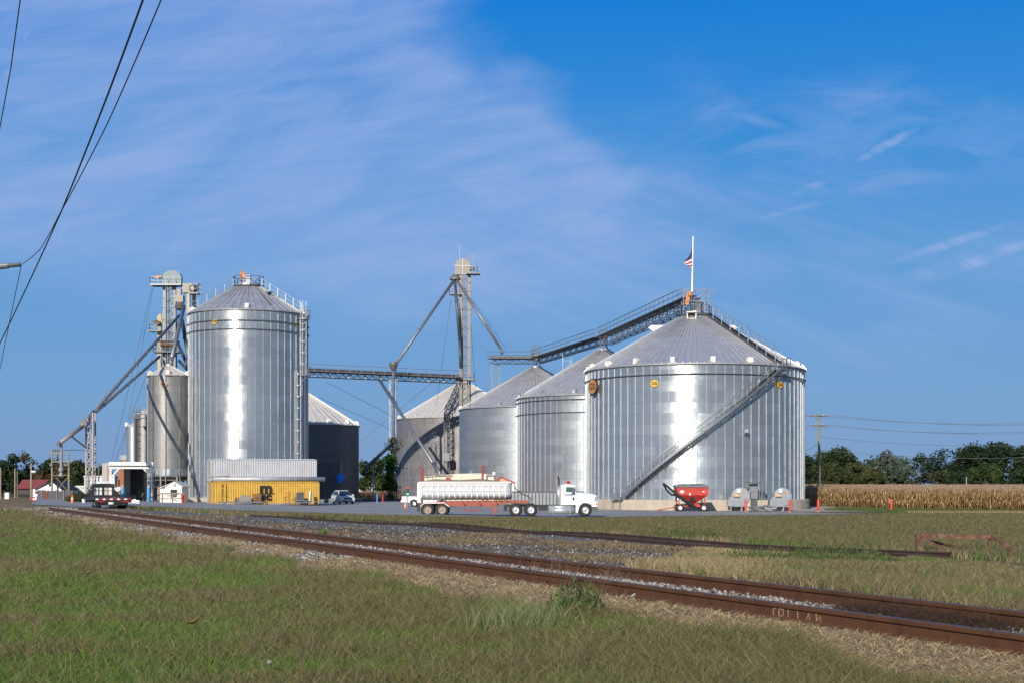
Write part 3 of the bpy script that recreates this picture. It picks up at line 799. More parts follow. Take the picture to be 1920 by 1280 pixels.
def grain_bin(label, u, d, Rr, zb, ze, zt, n, wmat, rmat, stiff=None, rings=(), ribs=None, found=0.0, fmat=None, vents=None, vmat=None, rc=.9, th0=None, X=None, roofrib=None, rr=None, seam=.5):
    X = (u - 960) / F * d if X is None else X
    T = thing('grain_bin', label, 'grain bin', (X, d, zb))
    th = 0 if th0 is None else th0
    H = ze - zb
    w = wall_mesh(Rr, H, n, wmat, 'wall', T, th)
    if found:
        mb = MB(); mb.lathe([(Rr + .55, -.25), (Rr + .55, found - .08), (Rr + .50, found), (Rr - .4, found)], 64)
        mb.build('foundation', fmat or CONC, T)
    if stiff:
        mb = MB(); add_stiff(mb, Rr, found, H - .02, n, th); mb.build('stiffener', stiff, T).__setitem__('label', 'bright vertical ribs around the wall')
    for z in rings:
        mb = MB(); z -= zb; mb.lathe([(Rr + .13, z - .05), (Rr + .22, z), (Rr + .13, z + .05), (Rr + .05, z)], 72); mb.build('wind_ring', RINGM, T)
    # roof: panels + raised ribs, one lap seam
    slope = math.atan2(zt - ze, Rr - rc)
    nr = ribs or n; mb = MB(); Re = Rr + .22; zE = H - .22 * math.tan(slope) + .05
    rm = rc + (Re - rc) * seam; zm = (zt - zb) + (H - (zt - zb)) * (rm - rc) / (Rr - rc)
    mb.lathe([(Re - .01, zE - .10), (Re, zE), (rm + .02, zm + .045), (rm, zm + .01 + .05), (rm, zm + .0), (rc, zt - zb)], nr, a0=th, a1=th + 2 * PI)
    mb.lathe([(Re, zE - .10), (Rr - .05, zE - .06)], nr)
    rw, rh = roofrib or (.08, .12)
    for k in range(nr):
        a = th + 2 * PI * k / nr; c = Vector((math.cos(a), math.sin(a), 0)); tt = Vector((-c.y, c.x, 0))
        A = c * (Re + .02) + Vector((0, 0, zE - .01)); B = c * rc + Vector((0, 0, zt - zb))
        up = Vector((0, 0, rh)); 
        vs = [A - tt * rw / 2, A + tt * rw / 2, A + tt * rw * .35 + up, A - tt * rw * .35 + up, B - tt * rw / 2, B + tt * rw / 2, B + tt * rw * .3 + up, B - tt * rw * .3 + up]
        mb.add(vs, [(0, 1, 2, 3), (0, 3, 7, 4), (3, 2, 6, 7), (2, 1, 5, 6)])
    rf = mb.build('roof', rmat, T)
    mb = MB(); mb.lathe([(rc + .12, -.12), (rc + .12, .22), (0, .30)], 20, (0, 0, zt - zb)); mb.build('cap', rmat, rf)
    if vents:
        nv, off = vents
        for k in range(nv): vent(vmat or CREAMV, rf, off + 2 * PI * k / nv, Rr, zE + .05, slope)
    T['_R'] = Rr
    del T['_R']
    return T
def facing(u): return -PI / 2 - math.atan2((u - 960), F) * 1.0
# A: the big bin on the right
zbA = -1.34
A = grain_bin('largest bright galvanised grain bin with stairs, at right beside the corn', 1301.5, 158, 12.0, zbA, 13.95, 20.3, 78, BRIGHT, ROOFB, stiff=STIF, rings=(12.75,), ribs=104, found=1.15, vents=(18, facing(1301.5) + math.radians(9.3)), th0=.02, roofrib=(.09, .14))
Bb = grain_bin('second grain bin, partly hidden behind the largest bin on its left', 1131, 200, 12.1, -1.3, 13.45, 20.2, 78, MID, ROOFM, stiff=STIFD, rings=(12.7, 11.0), ribs=78, found=.5, vents=(14, facing(1131) + .12), vmat=STIFD)
Cc = grain_bin('smooth grey grain bin without ribs, behind the white dump trailer', 1005, 232, 12.5, -1.3, 13.6, 20.4, 60, MIDS, ROOFM, ribs=70, found=.4, vents=(12, facing(1005) + .05), vmat=STIFD)
Dd = grain_bin('weathered brown grey grain bin with whitish roof behind the elevator tower', 869, 262, 12.2, -1.25, 13.4, 20.2, 60, OLD, ROOFW, ribs=56, found=.4, vents=(10, facing(869) - .15), vmat=ROOFW)
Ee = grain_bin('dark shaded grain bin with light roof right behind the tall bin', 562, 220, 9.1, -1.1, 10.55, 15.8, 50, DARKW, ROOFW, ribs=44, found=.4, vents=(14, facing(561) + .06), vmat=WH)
zT = -1.05
Tt = grain_bin('tallest narrow shiny grain bin behind the stacked containers', 466, 179.6, 7.4, zT, 22.7, 26.4, 48, BRIGHT2, ROOFT, stiff=STIF, rings=(21.25, 20.2), ribs=48, found=.85, vents=(5, facing(466) - .03), rc=1.35, th0=.03, roofrib=(.08, .11))

# logo plates ("GSI") on the walls
YEL = M('yellow_sign', (.72, .42, .03), .5, 0, .08, 3); ORG = M('orange_sign', (.50, .22, .05), .5, 0, .1, 3); BLKP = M('black_paint', (.015, .015, .017), .5, 0, .2, 3)
PINK = M('faded_sign', (.55, .36, .26), .6, 0, .1, 3)
def text_mesh(txt, size, ext=.01, bold=.0, sx=1.0, fit=None):
    cu = bpy.data.curves.new('t', 'FONT'); cu.body = txt; cu.size = size; cu.extrude = ext; cu.align_x = 'CENTER'; cu.align_y = 'CENTER'; cu.offset = bold
    cu.resolution_u = 3
    o = bpy.data.objects.new('t', cu); COL.objects.link(o)
    dg = bpy.context.evaluated_depsgraph_get(); me = bpy.data.meshes.new_from_object(o.evaluated_get(dg))
    bpy.data.objects.remove(o); bpy.data.curves.remove(cu)
    for v in me.vertices: v.co.x *= sx
    xs_ = [v.co.x for v in me.vertices]; ys_ = [v.co.y for v in me.vertices]
    mx, my = (min(xs_) + max(xs_)) / 2, (min(ys_) + max(ys_)) / 2; fx = fy = 1.0
    if fit: fx = fit[0] / (max(xs_) - min(xs_)); fy = fit[1] / (max(ys_) - min(ys_))
    for v in me.vertices: v.co.x = (v.co.x - mx) * fx; v.co.y = (v.co.y - my) * fy
    return me
def text_part(txt, size, mat, parent, Mx, name='lettering', ext=.01, bold=.0, sx=1.0, fit=None):
    me = text_mesh(txt, size, ext, bold, sx, fit); me.name = name
    me.transform(Mx); me.materials.clear(); me.materials.append(mat)
    o = bpy.data.objects.new(name, me); COL.objects.link(o); o.parent = parent; return o
def bin_logo(T, Rr, a, z, w, h, mat, back=None, stand=.16, name='logo_sign'):
    c = Vector((math.cos(a), math.sin(a), 0)); tt = Vector((-c.y, c.x, 0))
    base = c * (Rr + stand) + Vector((0, 0, z))
    Mx = Matrix(((tt.x, 0, c.x, base.x), (tt.y, 0, c.y, base.y), (0, 1, 0, base.z), (0, 0, 0, 1)))
    q = MB(); q.lathe([(0, .03), (1, .03), (1, -.03), (0, -.03)], 24)
    q.xf(Matrix.Diagonal((w / 2, h / 2, 1, 1)).to_4x4()); q.xf(Mx)
    s = q.build(name, mat, T)
    if back:
        q = MB(); q.lathe([(0, .0), (1, .0), (1, -.10), (0, -.10)], 24); q.xf(Matrix.Diagonal((w / 2 + .12, h / 2 + .12, 1, 1)).to_4x4()); q.xf(Mx); q.build('sign_rim', back, s)
    text_part('GSI', h * .62, BLKP, s, Mx @ Matrix.Translation((0, 0, .035)), bold=.012, fit=(w * .74, h * .46))
    return s
def aof(u, T_u, d, Rr, front=None):   # wall angle (world) seen at pixel u on bin centred at T_u
    X0_ = (T_u - 960) / F * d
    k = (u - 960) / F
    # intersect ray X=kY with circle centre (X0_,d)
    A_ = k * k + 1; B_ = -2 * (k * X0_ + d); C_ = X0_ * X0_ + d * d - Rr * Rr
    Y = (-B_ - math.sqrt(max(0, B_ * B_ - 4 * A_ * C_))) / (2 * A_)
    return math.atan2(Y - d, k * Y - X0_), Y
def zof(v, Y): return CZ - (v - 908) / F * Y
for (u, v, w, h, mt, bk, st_) in [(1227, 718, .85, .72, YEL, None, .12), (1463, 720, .95, .72, YEL, None, .12), (1111, 724, 1.9, 1.55, ORG, BLKP, .45)]:
    a, Y = aof(u, 1301.5, 158, 12.0 + st_); bin_logo(A, 12.0, a, zof(v, Y) - zbA, w, h, mt, bk, st_)
for (u, v, w, h, mt) in [(402.5, 603.5, .62, .55, YEL), (558, 609, .62, .5, ORG)]:
    a, Y = aof(u, 466, 179.6, 7.5); bin_logo(Tt, 7.4, a, zof(v, Y) - zT, w, h, mt, None, .12)
a, Y = aof(1403, 1301.5, 158, 12.0); 
# small wall lamp bracket on big bin
c_ = Vector((math.cos(a), math.sin(a), 0)); m = MB(); zz = zof(808, Y) - zbA
a, Y = aof(1394, 1301.5, 158, 12.0); c_ = Vector((math.cos(a), math.sin(a), 0))
m.bar(c_ * 12 + Vector((0, 0, zz - .3)), c_ * 12.5 + Vector((0, 0, zz)), .06); m.box(c_ * 12.65 + Vector((0, 0, zz)), (.42, .3, .34)); m.build('wall_lamp', GSL, A)

# roof hatch of the big bin, at the front near the peak
m = MB(); aF = facing(1297); cF = Vector((math.cos(aF), math.sin(aF), 0)); tF = Vector((-cF.y, cF.x, 0))
def roofpt(Rr, rc, ze, zt, r): return zt + (ze - zt) * (r - rc) / (Rr - rc)
def hatch(T, zb, Rr, rc, ze, zt, a, r, w, h, dep, mat, inner):
    c = Vector((math.cos(a), math.sin(a), 0)); tt = Vector((-c.y, c.x, 0)); z = roofpt(Rr, rc, ze, zt, r) - zb
    Mx = Matrix(((tt.x, c.x, 0, c.x * r), (tt.y, c.y, 0, c.y * r), (0, 0, 1, z), (0, 0, 0, 1)))
    q = MB(); t_ = .1
    q.bx(-w / 2, w / 2, -dep, dep * .25, h - t_, h); q.bx(-w / 2, -w / 2 + t_, -dep, .0, -.2, h - t_ - .003); q.bx(w / 2 - t_, w / 2, -dep, .0, -.2, h - t_ - .003)
    q.bx(-w / 2 + t_, w / 2 - t_, -.1, .02, -.3, .10); q.bx(-w / 2 + t_, w / 2 - t_, -dep, -dep + .06, -.1, h - t_ - .003)
    q.xf(Mx); return q.build('roof_hatch', mat, T)
hatch(A, zbA, 12, .9, 13.95, 20.3, facing(1302) - .12, 2.3, 1.05, .78, .9, CREAMV, GSD)
hatch(Tt, zT, 7.4, 1.35, 22.7, 26.4, facing(466) + .72, 3.9, .62, .5, .7, GS, GSD)
# white ribbon lying on the roof, seen right of the hatch
# ladder cleats on the roofs
def roof_ladder(T, zb, Rr, rc, ze, zt, a, r0, r1, w=.45, step=.35, mat=GS, name='roof_ladder'):
    c = Vector((math.cos(a), math.sin(a), 0)); tt = Vector((-c.y, c.x, 0)); q = MB(); r = r0
    while r < r1:
        z = roofpt(Rr, rc, ze, zt, r) - zb + .14
        p = c * r + Vector((0, 0, z)); q.bar(p - tt * w / 2, p + tt * w / 2, .05); r += step
    q.build(name, mat, T)
roof_ladder(Tt, zT, 7.4, 1.35, 22.7, 26.4, facing(466) + .42, 1.6, 6.8)
roof_ladder(A, zbA, 12, .9, 13.95, 20.3, facing(1302) - .55, 1.4, 5.0)

# railings, stairs
def railing(mb, pts, h=1.05, r=.022, post=1.6, mid=True, toe=False):
    pts = [Vector(p) for p in pts]
    for a_, b_ in zip(pts[:-1], pts[1:]):
        L = (b_ - a_).length; n = max(1, round(L / post))
        for k in range(n + 1):
            p = a_.lerp(b_, k / n); mb.bar(p, p + Vector((0, 0, h)), r * 2)
        up = Vector((0, 0, h)); mb.bar(a_ + up, b_ + up, r * 2)
        if mid: mb.bar(a_ + up * .5, b_ + up * .5, r * 1.6)
def cyl_pt(a, r, z): return Vector((r * math.cos(a), r * math.sin(a), z))
# stairs spiralling on the big bin
a0, _ = aof(1168, 1301.5, 158, 12.6); a1, _ = aof(1458, 1301.5, 158, 12.6)
z0 = 1.30; z1 = 13.75 + 1.34 - .35
ST = MB(); N = 72
def sp(t, r): return cyl_pt(a0 + (a1 - a0) * t, r, z0 + (z1 - z0) * t)
for k in range(N):
    t0, t1 = k / N, (k + 1) / N
    for r in (12.22, 13.02):
        p, q = sp(t0, r), sp(t1, r)
        ST.add([p + Vector((0, 0, -.14)), q + Vector((0, 0, -.14)), q + Vector((0, 0, .16)), p + Vector((0, 0, .16))], [(0, 1, 2, 3)])
        cc = Vector((p.x, p.y, 0)).normalized() * .05
        ST.add([p + cc + Vector((0, 0, -.14)), q + cc + Vector((0, 0, -.14)), q + cc + Vector((0, 0, .16)), p + cc + Vector((0, 0, .16)), p + Vector((0, 0, .16)), q + Vector((0, 0, .16)), p + Vector((0, 0, -.14)), q + Vector((0, 0, -.14))], [(0, 1, 2, 3), (2, 3, 4, 5), (0, 1, 7, 6)])
    a_ = a0 + (a1 - a0) * (t0 + t1) / 2; z = (sp(t0, 12).z + sp(t1, 12).z) / 2 - .02
    da = .13 / 12.6
    ST.add([cyl_pt(a_ - da, 12.24, z), cyl_pt(a_ + da, 12.24, z), cyl_pt(a_ + da, 13.0, z), cyl_pt(a_ - da, 13.0, z),
            cyl_pt(a_ - da, 12.24, z + .03), cyl_pt(a_ + da, 12.24, z + .03), cyl_pt(a_ + da, 13.0, z + .03), cyl_pt(a_ - da, 13.0, z + .03)],
           [(0, 1, 2, 3), (4, 5, 6, 7), (2, 3, 7, 6), (0, 1, 5, 4)])
stairs = ST.build('staircase', GS, A)
q = MB()
for k in range(0, N + 1, 5):
    p = sp(k / N, 13.02); q.bar(p, p + Vector((0, 0, 1.05)), .045)
for k in range(N):
    for h, w_ in ((1.05, .05), (.55, .04)): q.bar(sp(k / N, 13.02) + Vector((0, 0, h)), sp((k + 1) / N, 13.02) + Vector((0, 0, h)), w_)
q.build('handrail', GSL, stairs); q = MB()
for k in range(N): q.bar(sp(k / N, 12.24) + Vector((0, 0, 1.05)), sp((k + 1) / N, 12.24) + Vector((0, 0, 1.05)), .04)
for k in range(0, N + 1, 6): q.bar(sp(k / N, 12.24), sp(k / N, 12.24) + Vector((0, 0, 1.05)), .04)
q.build('handrail', GSL, stairs)
q = MB()
for k in range(2, N, 6):
    p = sp(k / N, 13.0); w_ = sp(k / N, 12.05); q.bar(p + Vector((0, 0, -.1)), w_ + Vector((0, 0, -1.0)), .05)
q.build('bracket', GS, stairs)
q = MB()   # bottom landing
p = sp(0, 12.7); tl = Vector((-math.sin(a0), math.cos(a0), 0)) * -1
c0 = Vector((math.cos(a0), math.sin(a0), 0))
Mx = Matrix(((tl.x, c0.x, 0, p.x), (tl.y, c0.y, 0, p.y), (0, 0, 1, p.z), (0, 0, 0, 1)))
q.bx(-.1, 1.2, -.45, .5, -.12, -.04)
railing(q, [(0, .45, 0), (1.15, .45, 0), (1.15, -.4, 0)], 1.05, .025, .6)
for xx in (.1, 1.1):
    q.bar((xx, .4, -.1), (xx, .4, -1.45), .06)
q.xf(Mx); q.build('landing', GSL, stairs)
q = MB()   # top landing at the eave
p = sp(1, 12.7); tl = Vector((-math.sin(a1), math.cos(a1), 0)); c1 = Vector((math.cos(a1), math.sin(a1), 0))
Mx = Matrix(((tl.x, c1.x, 0, p.x), (tl.y, c1.y, 0, p.y), (0, 0, 1, p.z), (0, 0, 0, 1)))
q.bx(-.1, 1.3, -.6, .55, -.1, .0)
railing(q, [(0, .52, 0), (1.25, .52, 0), (1.25, -.5, 0)], 1.1, .025, .6); q.bar((.6, .5, -.05), (.6, -.6, -1.3), .07); q.bar((0.1, .5, -.05), (.1, -.6, -1.3), .07)
q.xf(Mx); q.build('landing', GS, stairs)
# stair run up the roof
q = MB(); zE = 13.95 - zbA; zP = 20.3 - zbA
def rp(r, off, h): 
    c = Vector((math.cos(a1), math.sin(a1), 0)); tt = Vector((-c.y, c.x, 0))
    return c * r + tt * (off + .5) + Vector((0, 0, roofpt(12, .9, 13.95, 20.3, r) - zbA + h))
for off in (-.42, .42):
    q.bar(rp(12.3, off, .30), rp(1.4, off, .30), .06, .22)
nst = 34
for k in range(nst):
    r = 12.1 - 10.5 * k / nst; q.bar(rp(r, -.4, .42), rp(r, .4, .42), .24, .04)
rs = q.build('roof_stairs', GSD, A)
q = MB()
for off in (-.42, .42):
    for k in range(9):
        r = 12.2 - 10.6 * k / 8; q.bar(rp(r, off, .3), rp(r, off, 1.55), .07 if off < 0 else .045)
    q.bar(rp(12.2, off, 1.5), rp(1.5, off, 1.5), .05); q.bar(rp(12.2, off, .95), rp(1.5, off, .95), .04)
q.build('handrail', GSL, rs)
# peak platform of the big bin
q = MB(); zP = 20.3 - zbA
q.lathe([(.9, zP + .05), (2.0, zP - .30), (2.0, zP - .24), (.9, zP + .1)], 12)
ring = [cyl_pt(2 * PI * k / 10, 1.9, zP - .3) for k in range(11)]
railing(q, ring, 1.15, .03, 1.2); q.build('peak_platform', GS, A)
# white pointed shelters either side of the peak
def hoods(T, zb, a, r, z, L, name='exhaust_hood'):
    c = Vector((math.cos(a), math.sin(a), 0)); q = MB()
    tt = Vector((1, 0, 0))
    return q
for sgn, nm in ((-1, 'exhaust_hood'), (1, 'exhaust_hood')):
    q = MB(); y = .6
    xo = 5.05 if sgn < 0 else 4.9
    poly = [(sgn * 2.6, 1.0), (sgn * (xo - .35), 1.0), (sgn * xo, .72), (sgn * (xo - .72), .20), (sgn * (xo - 1.5), .18), (sgn * 2.6, .5)]
    zz = roofpt(12, .9, 13.95, 20.3, 4.3) - zbA - .25
    q.prism([(p[0], zz + p[1]) for p in poly], y, y + .9); 
    for xx in (3.4, 4.2): q.cyl((sgn * xx, y + .45, zz - .9), (sgn * xx, y + .45, zz + .3), .09, 8)
    q.build(nm, WH, A)
# tall bin: peak platform, side ladder with cage, walkways
q = MB(); zP = 26.4 - zT
q.lathe([(1.3, zP), (2.0, zP - .12), (2.0, zP - .04), (1.3, zP + .08)], 14)
ring = [cyl_pt(2 * PI * k / 10, 1.92, zP - .05) for k in range(11)]
railing(q, ring, 1.15, .03, 1.2); q.build('peak_platform', GS, Tt)
q = MB(); q.cyl((-.9, -.2, zP), (-.9, -.2, zP + 1.9), .13, 8); q.cyl((-.9, -.2, zP + 1.5), (-.3, -.2, zP + 1.5), .16, 8); q.box((-.45, -.2, zP + 1.15), (.5, .4, .3)); q.build('fill_motor', ORANGE, Tt)
q = MB(); q.box((.2, -.8, zP + .55), (.7, .5, .8)); q.build('control_box', GS, Tt)
for az, nm, mt in ((-.30, 'roof_railing', GSL), (PI + .25, 'roof_railing', GS)):
    c = Vector((math.cos(az), math.sin(az), 0)); q = MB()
    pa = c * 7.3 + Vector((0, 0, 22.7 - zT + .15)); pb = c * 1.9 + Vector((0, 0, roofpt(7.4, 1.35, 22.7, 26.4, 1.9) - zT + .15))
    railing(q, [pa, pb], 1.05, .035, 1.3)
    tt = Vector((-c.y, c.x, 0)) * .35
    for e in (-1, 1): q.bar(pa + tt * e, pb + tt * e, .08, .14)
    for k in range(22): p = pa.lerp(pb, k / 21); q.bar(p - tt, p + tt, .10, .04)
    q.build(nm, mt, Tt)
# caged ladder on the right side of the tall bin
def caged_ladder(T, base, z0, z1, out, mat, name='caged_ladder', w=.45, hoop=1.4, cage0=2.5):
    base = Vector(base); out = Vector(out).normalized(); side = Vector((-out.y, out.x, 0)); q = MB()
    for e in (-1, 1): q.bar(base + side * e * w / 2 + Vector((0, 0, z0)), base + side * e * w / 2 + Vector((0, 0, z1)), .06)
    z = z0
    while z < z1: q.bar(base - side * w / 2 + Vector((0, 0, z)), base + side * w / 2 + Vector((0, 0, z)), .035); z += .4
    z = z0 + cage0
    while z < z1:
        pts = [base + side * .4 * math.cos(t_) + out * (.75 * math.sin(t_)) + Vector((0, 0, z)) for t_ in [PI * k / 6 for k in range(7)]]
        for a_, b_ in zip(pts[:-1], pts[1:]): q.bar(a_, b_, .05, .09)
        z += hoop
    for t_ in (PI * .2, PI * .5, PI * .8):
        p = base + side * .4 * math.cos(t_) + out * (.75 * math.sin(t_)); q.bar(p + Vector((0, 0, z0 + cage0)), p + Vector((0, 0, z1)), .03)
    return q.build(name, mat, T)
aL, YL = aof(574, 466, 179.6, 7.4)
aL = math.radians(-22)
cl = Vector((math.cos(aL), math.sin(aL), 0))
caged_ladder(Tt, cl * 7.62, 13.5, 25.2, cl, GSL)
aL2 = math.radians(-30); cl2 = Vector((math.cos(aL2), math.sin(aL2), 0))
caged_ladder(Tt, cl2 * 7.6, .9, 16.5, cl2, GSL, cage0=1.2)
for zc in (22.9, 16.0):
    q = MB()
    Mx = Matrix(((-cl.y, cl.x, 0, cl.x * 8.1), (cl.x, cl.y, 0, cl.y * 8.1), (0, 0, 1, zc), (0, 0, 0, 1)))
    i0 = len(q.v); q.bx(-.5, .5, -.5, .5, -.06, 0); railing(q, [(-.5, -.3, 0), (-.5, .5, 0), (.5, .5, 0), (.5, -.3, 0)], 1.1, .025, .6)
    q.bar((0, .45, -.05), (0, -.6, -1.1), .07); q.xf(Mx, i0)
    q.build('ladder_platform', GSL, Tt)
# ------------------------------------------------------------------ generic steelwork
def lattice(mb, a, b, w, h, bays, r=.05, up=None):
    """box truss from a to b"""
    a = Vector(a); b = Vector(b); d = (b - a).normalized()
    up = Vector(up) if up else (Vector((0, 0, 1)) if abs(d.z) < .9 else Vector((0, 1, 0)))
    x = d.cross(up).normalized(); z = x.cross(d)
    cs = [x * (sx * w / 2) + z * (sz * h / 2) for sx, sz in ((-1, -1), (1, -1), (1, 1), (-1, 1))]
    for c in cs: mb.bar(a + c, b + c, r * 1.5)
    for k in range(bays):
        p, q = a.lerp(b, k / bays), a.lerp(b, (k + 1) / bays)
        for i in range(4):
            c0, c1 = cs[i], cs[(i + 1) % 4]
            mb.bar(p + c0, q + c1, r) if k % 2 == 0 else mb.bar(p + c1, q + c0, r)
            mb.bar(q + c0, q + c1, r * .8)
def walkway(mb, a, b, w, h=1.05, r=.03, post=1.6):
    a = Vector(a); b = Vector(b); d = (b - a); d.z = 0; d.normalize(); s = Vector((-d.y, d.x, 0))
    for e in (-1, 1): railing(mb, [a + s * e * w / 2, b + s * e * w / 2], h, r, post)
def W(T, mb, name, mat, smooth=False, parent=None):
    """build a mesh given in world coordinates as a part of T (or a sub-part)"""
    Mi = PM[T.name].inverted(); mb.v = [tuple(Mi @ Vector(p)) for p in mb.v]
    return mb.build(name, mat, parent or T, smooth)
def Z(v, d): return CZ - (v - 908) / F * d

# ------------------------------------------------------------------ central elevator tower
dT = 240
b = P(871, 930, dT); b.z = g(b.x, b.y)
E1 = thing('bucket_elevator', 'tall tan bucket elevator tower with domed head rising beside the weathered bin', 'elevator', tuple(b), 0)
m = MB()
for u in (863.5, 866.5): pass
xl, xr = P(865, 0, dT).x, P(879, 0, dT).x
for x_ in (xl, xr):
    m.box((x_, dT, (Z(517, dT) + b.z) / 2), (.62, .75, Z(517, dT) - b.z))
W(E1, m, 'leg_casing', GST)
z = 6.0
while z < Z(520, dT):
    m = MB(); m.bar((xl, dT - .42, z), (xr, dT - .42, z), .10, .12); m.box((xl, dT, z), (.78, .9, .08)); m.box((xr, dT, z), (.78, .9, .08)); z += 3.1
    W(E1, m, 'flange', GST)
hb = P(868, 516, dT); m = MB()
pr = [(-1.35, 0), (1.35, 0), (1.35, 1.45)] + [(1.35 * math.cos(t_), 1.45 + 1.25 * math.sin(t_)) for t_ in [PI * k / 12 for k in range(1, 12)]] + [(-1.35, 1.45)]
m.prism([(hb.x + p[0], hb.z + p[1]) for p in pr], dT - .55, dT + .55); hd = W(E1, m, 'head', GST)
m = MB(); m.bar((hb.x - 1.4, dT - .58, hb.z + 1.5), (hb.x + 1.4, dT - .58, hb.z + 1.5), .12); m.bar((hb.x, dT - .58, hb.z), (hb.x, dT - .58, hb.z + 2.7), .10)
W(E1, m, 'head_trim', GSL, parent=hd)
m = MB(); m.cyl((hb.x - .55, dT, hb.z + 2.6), (hb.x - .55, dT, hb.z + 5.2), .05, 6, .02); W(E1, m, 'lightning_rod', GSL)
m = MB(); pz = Z(515, dT); px = P(895, 0, dT).x
m.box(((xl + px) / 2 + .7, dT - .5, pz), (px - xl - .4, 2.0, .14))
railing(m, [(hb.x + 1.6, dT - 1.45, pz), (px, dT - 1.45, pz), (px, dT + .45, pz)], 1.15, .035, 1.0)
m.bar((px - .2, dT - .5, pz), (xr, dT - .5, pz - 1.6), .08)
m.bar((hb.x + 1.7, dT, hb.z + 1.2), (hb.x + 1.7, dT, hb.z + 3.2), .09); m.bar((hb.x + .3, dT, hb.z + 2.9), (hb.x + 2.2, dT, hb.z + 3.3), .09)
W(E1, m, 'head_platform', GST)
m = MB(); m.cyl((hb.x + 1.2, dT - .7, hb.z + .9), (hb.x + 2.1, dT - .7, hb.z + .9), .28, 10); W(E1, m, 'drive_motor', GSD)
m = MB(); pz = Z(553, dT); x0_ = P(843, 0, dT).x
m.box(((x0_ + xl) / 2, dT - .4, pz), (xl - x0_, 1.6, .14)); railing(m, [(xl - .4, dT - 1.15, pz), (x0_, dT - 1.15, pz), (x0_, dT + .3, pz)], 1.15, .035, .8)
m.bar((x0_ + .2, dT - .4, pz), (xl, dT - .4, pz - 1.2), .07); W(E1, m, 'mid_platform', GST)
m = MB(); dc = P(854, 523, dT); m.lathe([(.35, .75), (1.0, .05), (1.0, -.15), (.3, -.5)], 12, tuple(dc)); W(E1, m, 'distributor', GST)
caged_ladder(E1, ((xl + xr) / 2 - b.x - .2, -.75, 0), 14, Z(516, dT) - b.z, (0, -1, 0), GST, w=.4, hoop=1.6, cage0=.5)
m = MB(); m.box((xl + .6, dT - .4, Z(712, dT)), (3.2, 2.6, .2)); railing(m, [(xl - .9, dT - 1.6, Z(712, dT)), (xr + .9, dT - 1.6, Z(712, dT)), (xr + .9, dT + .6, Z(712, dT))], 1.1, .035, .9)
W(E1, m, 'landing_platform', GST)
m = MB()
for x_ in (xl, xr): 
    for y_ in (dT - 1.2, dT + 1.2): m.bar((x_, y_, b.z), (x_, y_, Z(712, dT)), .14)
for k in range(9):
    z0_ = b.z + k * (Z(712, dT) - b.z) / 9; z1_ = b.z + (k + 1) * (Z(712, dT) - b.z) / 9
    m.bar((xl, dT - 1.2, z0_), (xr, dT - 1.2, z1_), .07); m.bar((xr, dT - 1.2, z0_), (xl, dT - 1.2, z1_), .07); m.bar((xl, dT - 1.2, z1_), (xr, dT - 1.2, z1_), .07)
W(E1, m, 'support_frame', GST)
# spouts from the central distributor
def spout(label, pts, r, mat=PIPE, elbow=True, n=10, group=None, boot=None):
    p0 = Vector(pts[-1]); T = thing('grain_spout', label, 'spout', tuple(p0), 0, group)
    m = MB()
    for a_, b_ in zip(pts[:-1], pts[1:]): m.cyl(a_, b_, r, n)
    for p in pts[1:-1]: m.ball(tuple(p), r * 1.08, 8)
    W(T, m, 'pipe', mat, True)
    m = MB()
    for a_, b_ in zip(pts[:-1], pts[1:]):
        a_, b_ = Vector(a_), Vector(b_); L = (b_ - a_).length; k = max(1, int(L / 5)); dd = (b_ - a_).normalized()
        for i in range(1, k + 1):
            c = a_.lerp(b_, i / (k + 1)); m.cyl(c - dd * .05, c + dd * .05, r * 1.22, n)
    W(T, m, 'flange', mat)
    return T
spout('long straight grey spout sloping down left from the central tower head to the bridge', [P(851, 526, 239.5), P(741, 684, 229)], .23)
spout('grey spout sloping down right from the central tower head to the roof conveyor', [P(857, 526, 239.5), P(940, 655, 235.5), P(941, 664, 235.5)], .23)
spout('dark steep spout close against the central elevator tower', [P(853, 528, 239), P(862, 640, 238.2), P(864, 690, 238)], .24, GSD)

# bridge conveyor from the tower to the shaded bin
bA = Vector((P(560, 0, 224).x, 224, 18.4)); bB = Vector((xl - .4, 239, 18.4))
def conveyor(name, label, A_, B_, w=1.1, truss_h=1.25, deck=.55, m1=GSD, m2=GST, rmat=GSD, side='both', bays=None, cover=True):
    A_, B_ = Vector(A_), Vector(B_); T = thing(name, label, 'conveyor', tuple(A_), 0)
    L = (B_ - A_).length; bays = bays or int(L / 1.5); d = (B_ - A_).normalized(); up = Vector((0, 0, 1))
    m = MB(); lattice(m, A_ + up * truss_h / 2, B_ + up * truss_h / 2, w, truss_h, bays, .06); W(T, m, 'truss', m1)
    m = MB(); m.bar(A_ + up * (truss_h + deck / 2 + .02), B_ + up * (truss_h + deck / 2 + .02), .55, deck); W(T, m, 'conveyor_casing', m2)
    s = Vector((d.y, -d.x, 0)).normalized()
    m = MB(); m.bar(A_ + up * (truss_h + .05) + s * .95, B_ + up * (truss_h + .05) + s * .95, .8, .06)
    railing(m, [A_ + up * truss_h + s * 1.32, B_ + up * truss_h + s * 1.32], 1.15, .032, 2.0); W(T, m, 'walkway', rmat)
    return T
br = conveyor('conveyor_bridge', 'long level conveyor bridge from the tall bin to the central tower', bA, bB, w=1.0, truss_h=.8, deck=.55, m2=GST, rmat=steel('walk_brown', (.20, .17, .19), .6, .3), bays=44)
m = MB(); Lb = (bB - bA).length
for k in range(1, 10):
    p = bA.lerp(bB, k / 10); m.box((p.x, p.y - .56, p.z + .38), (.22, .06, .8))
W(br, m, 'truss_panel', GSL)

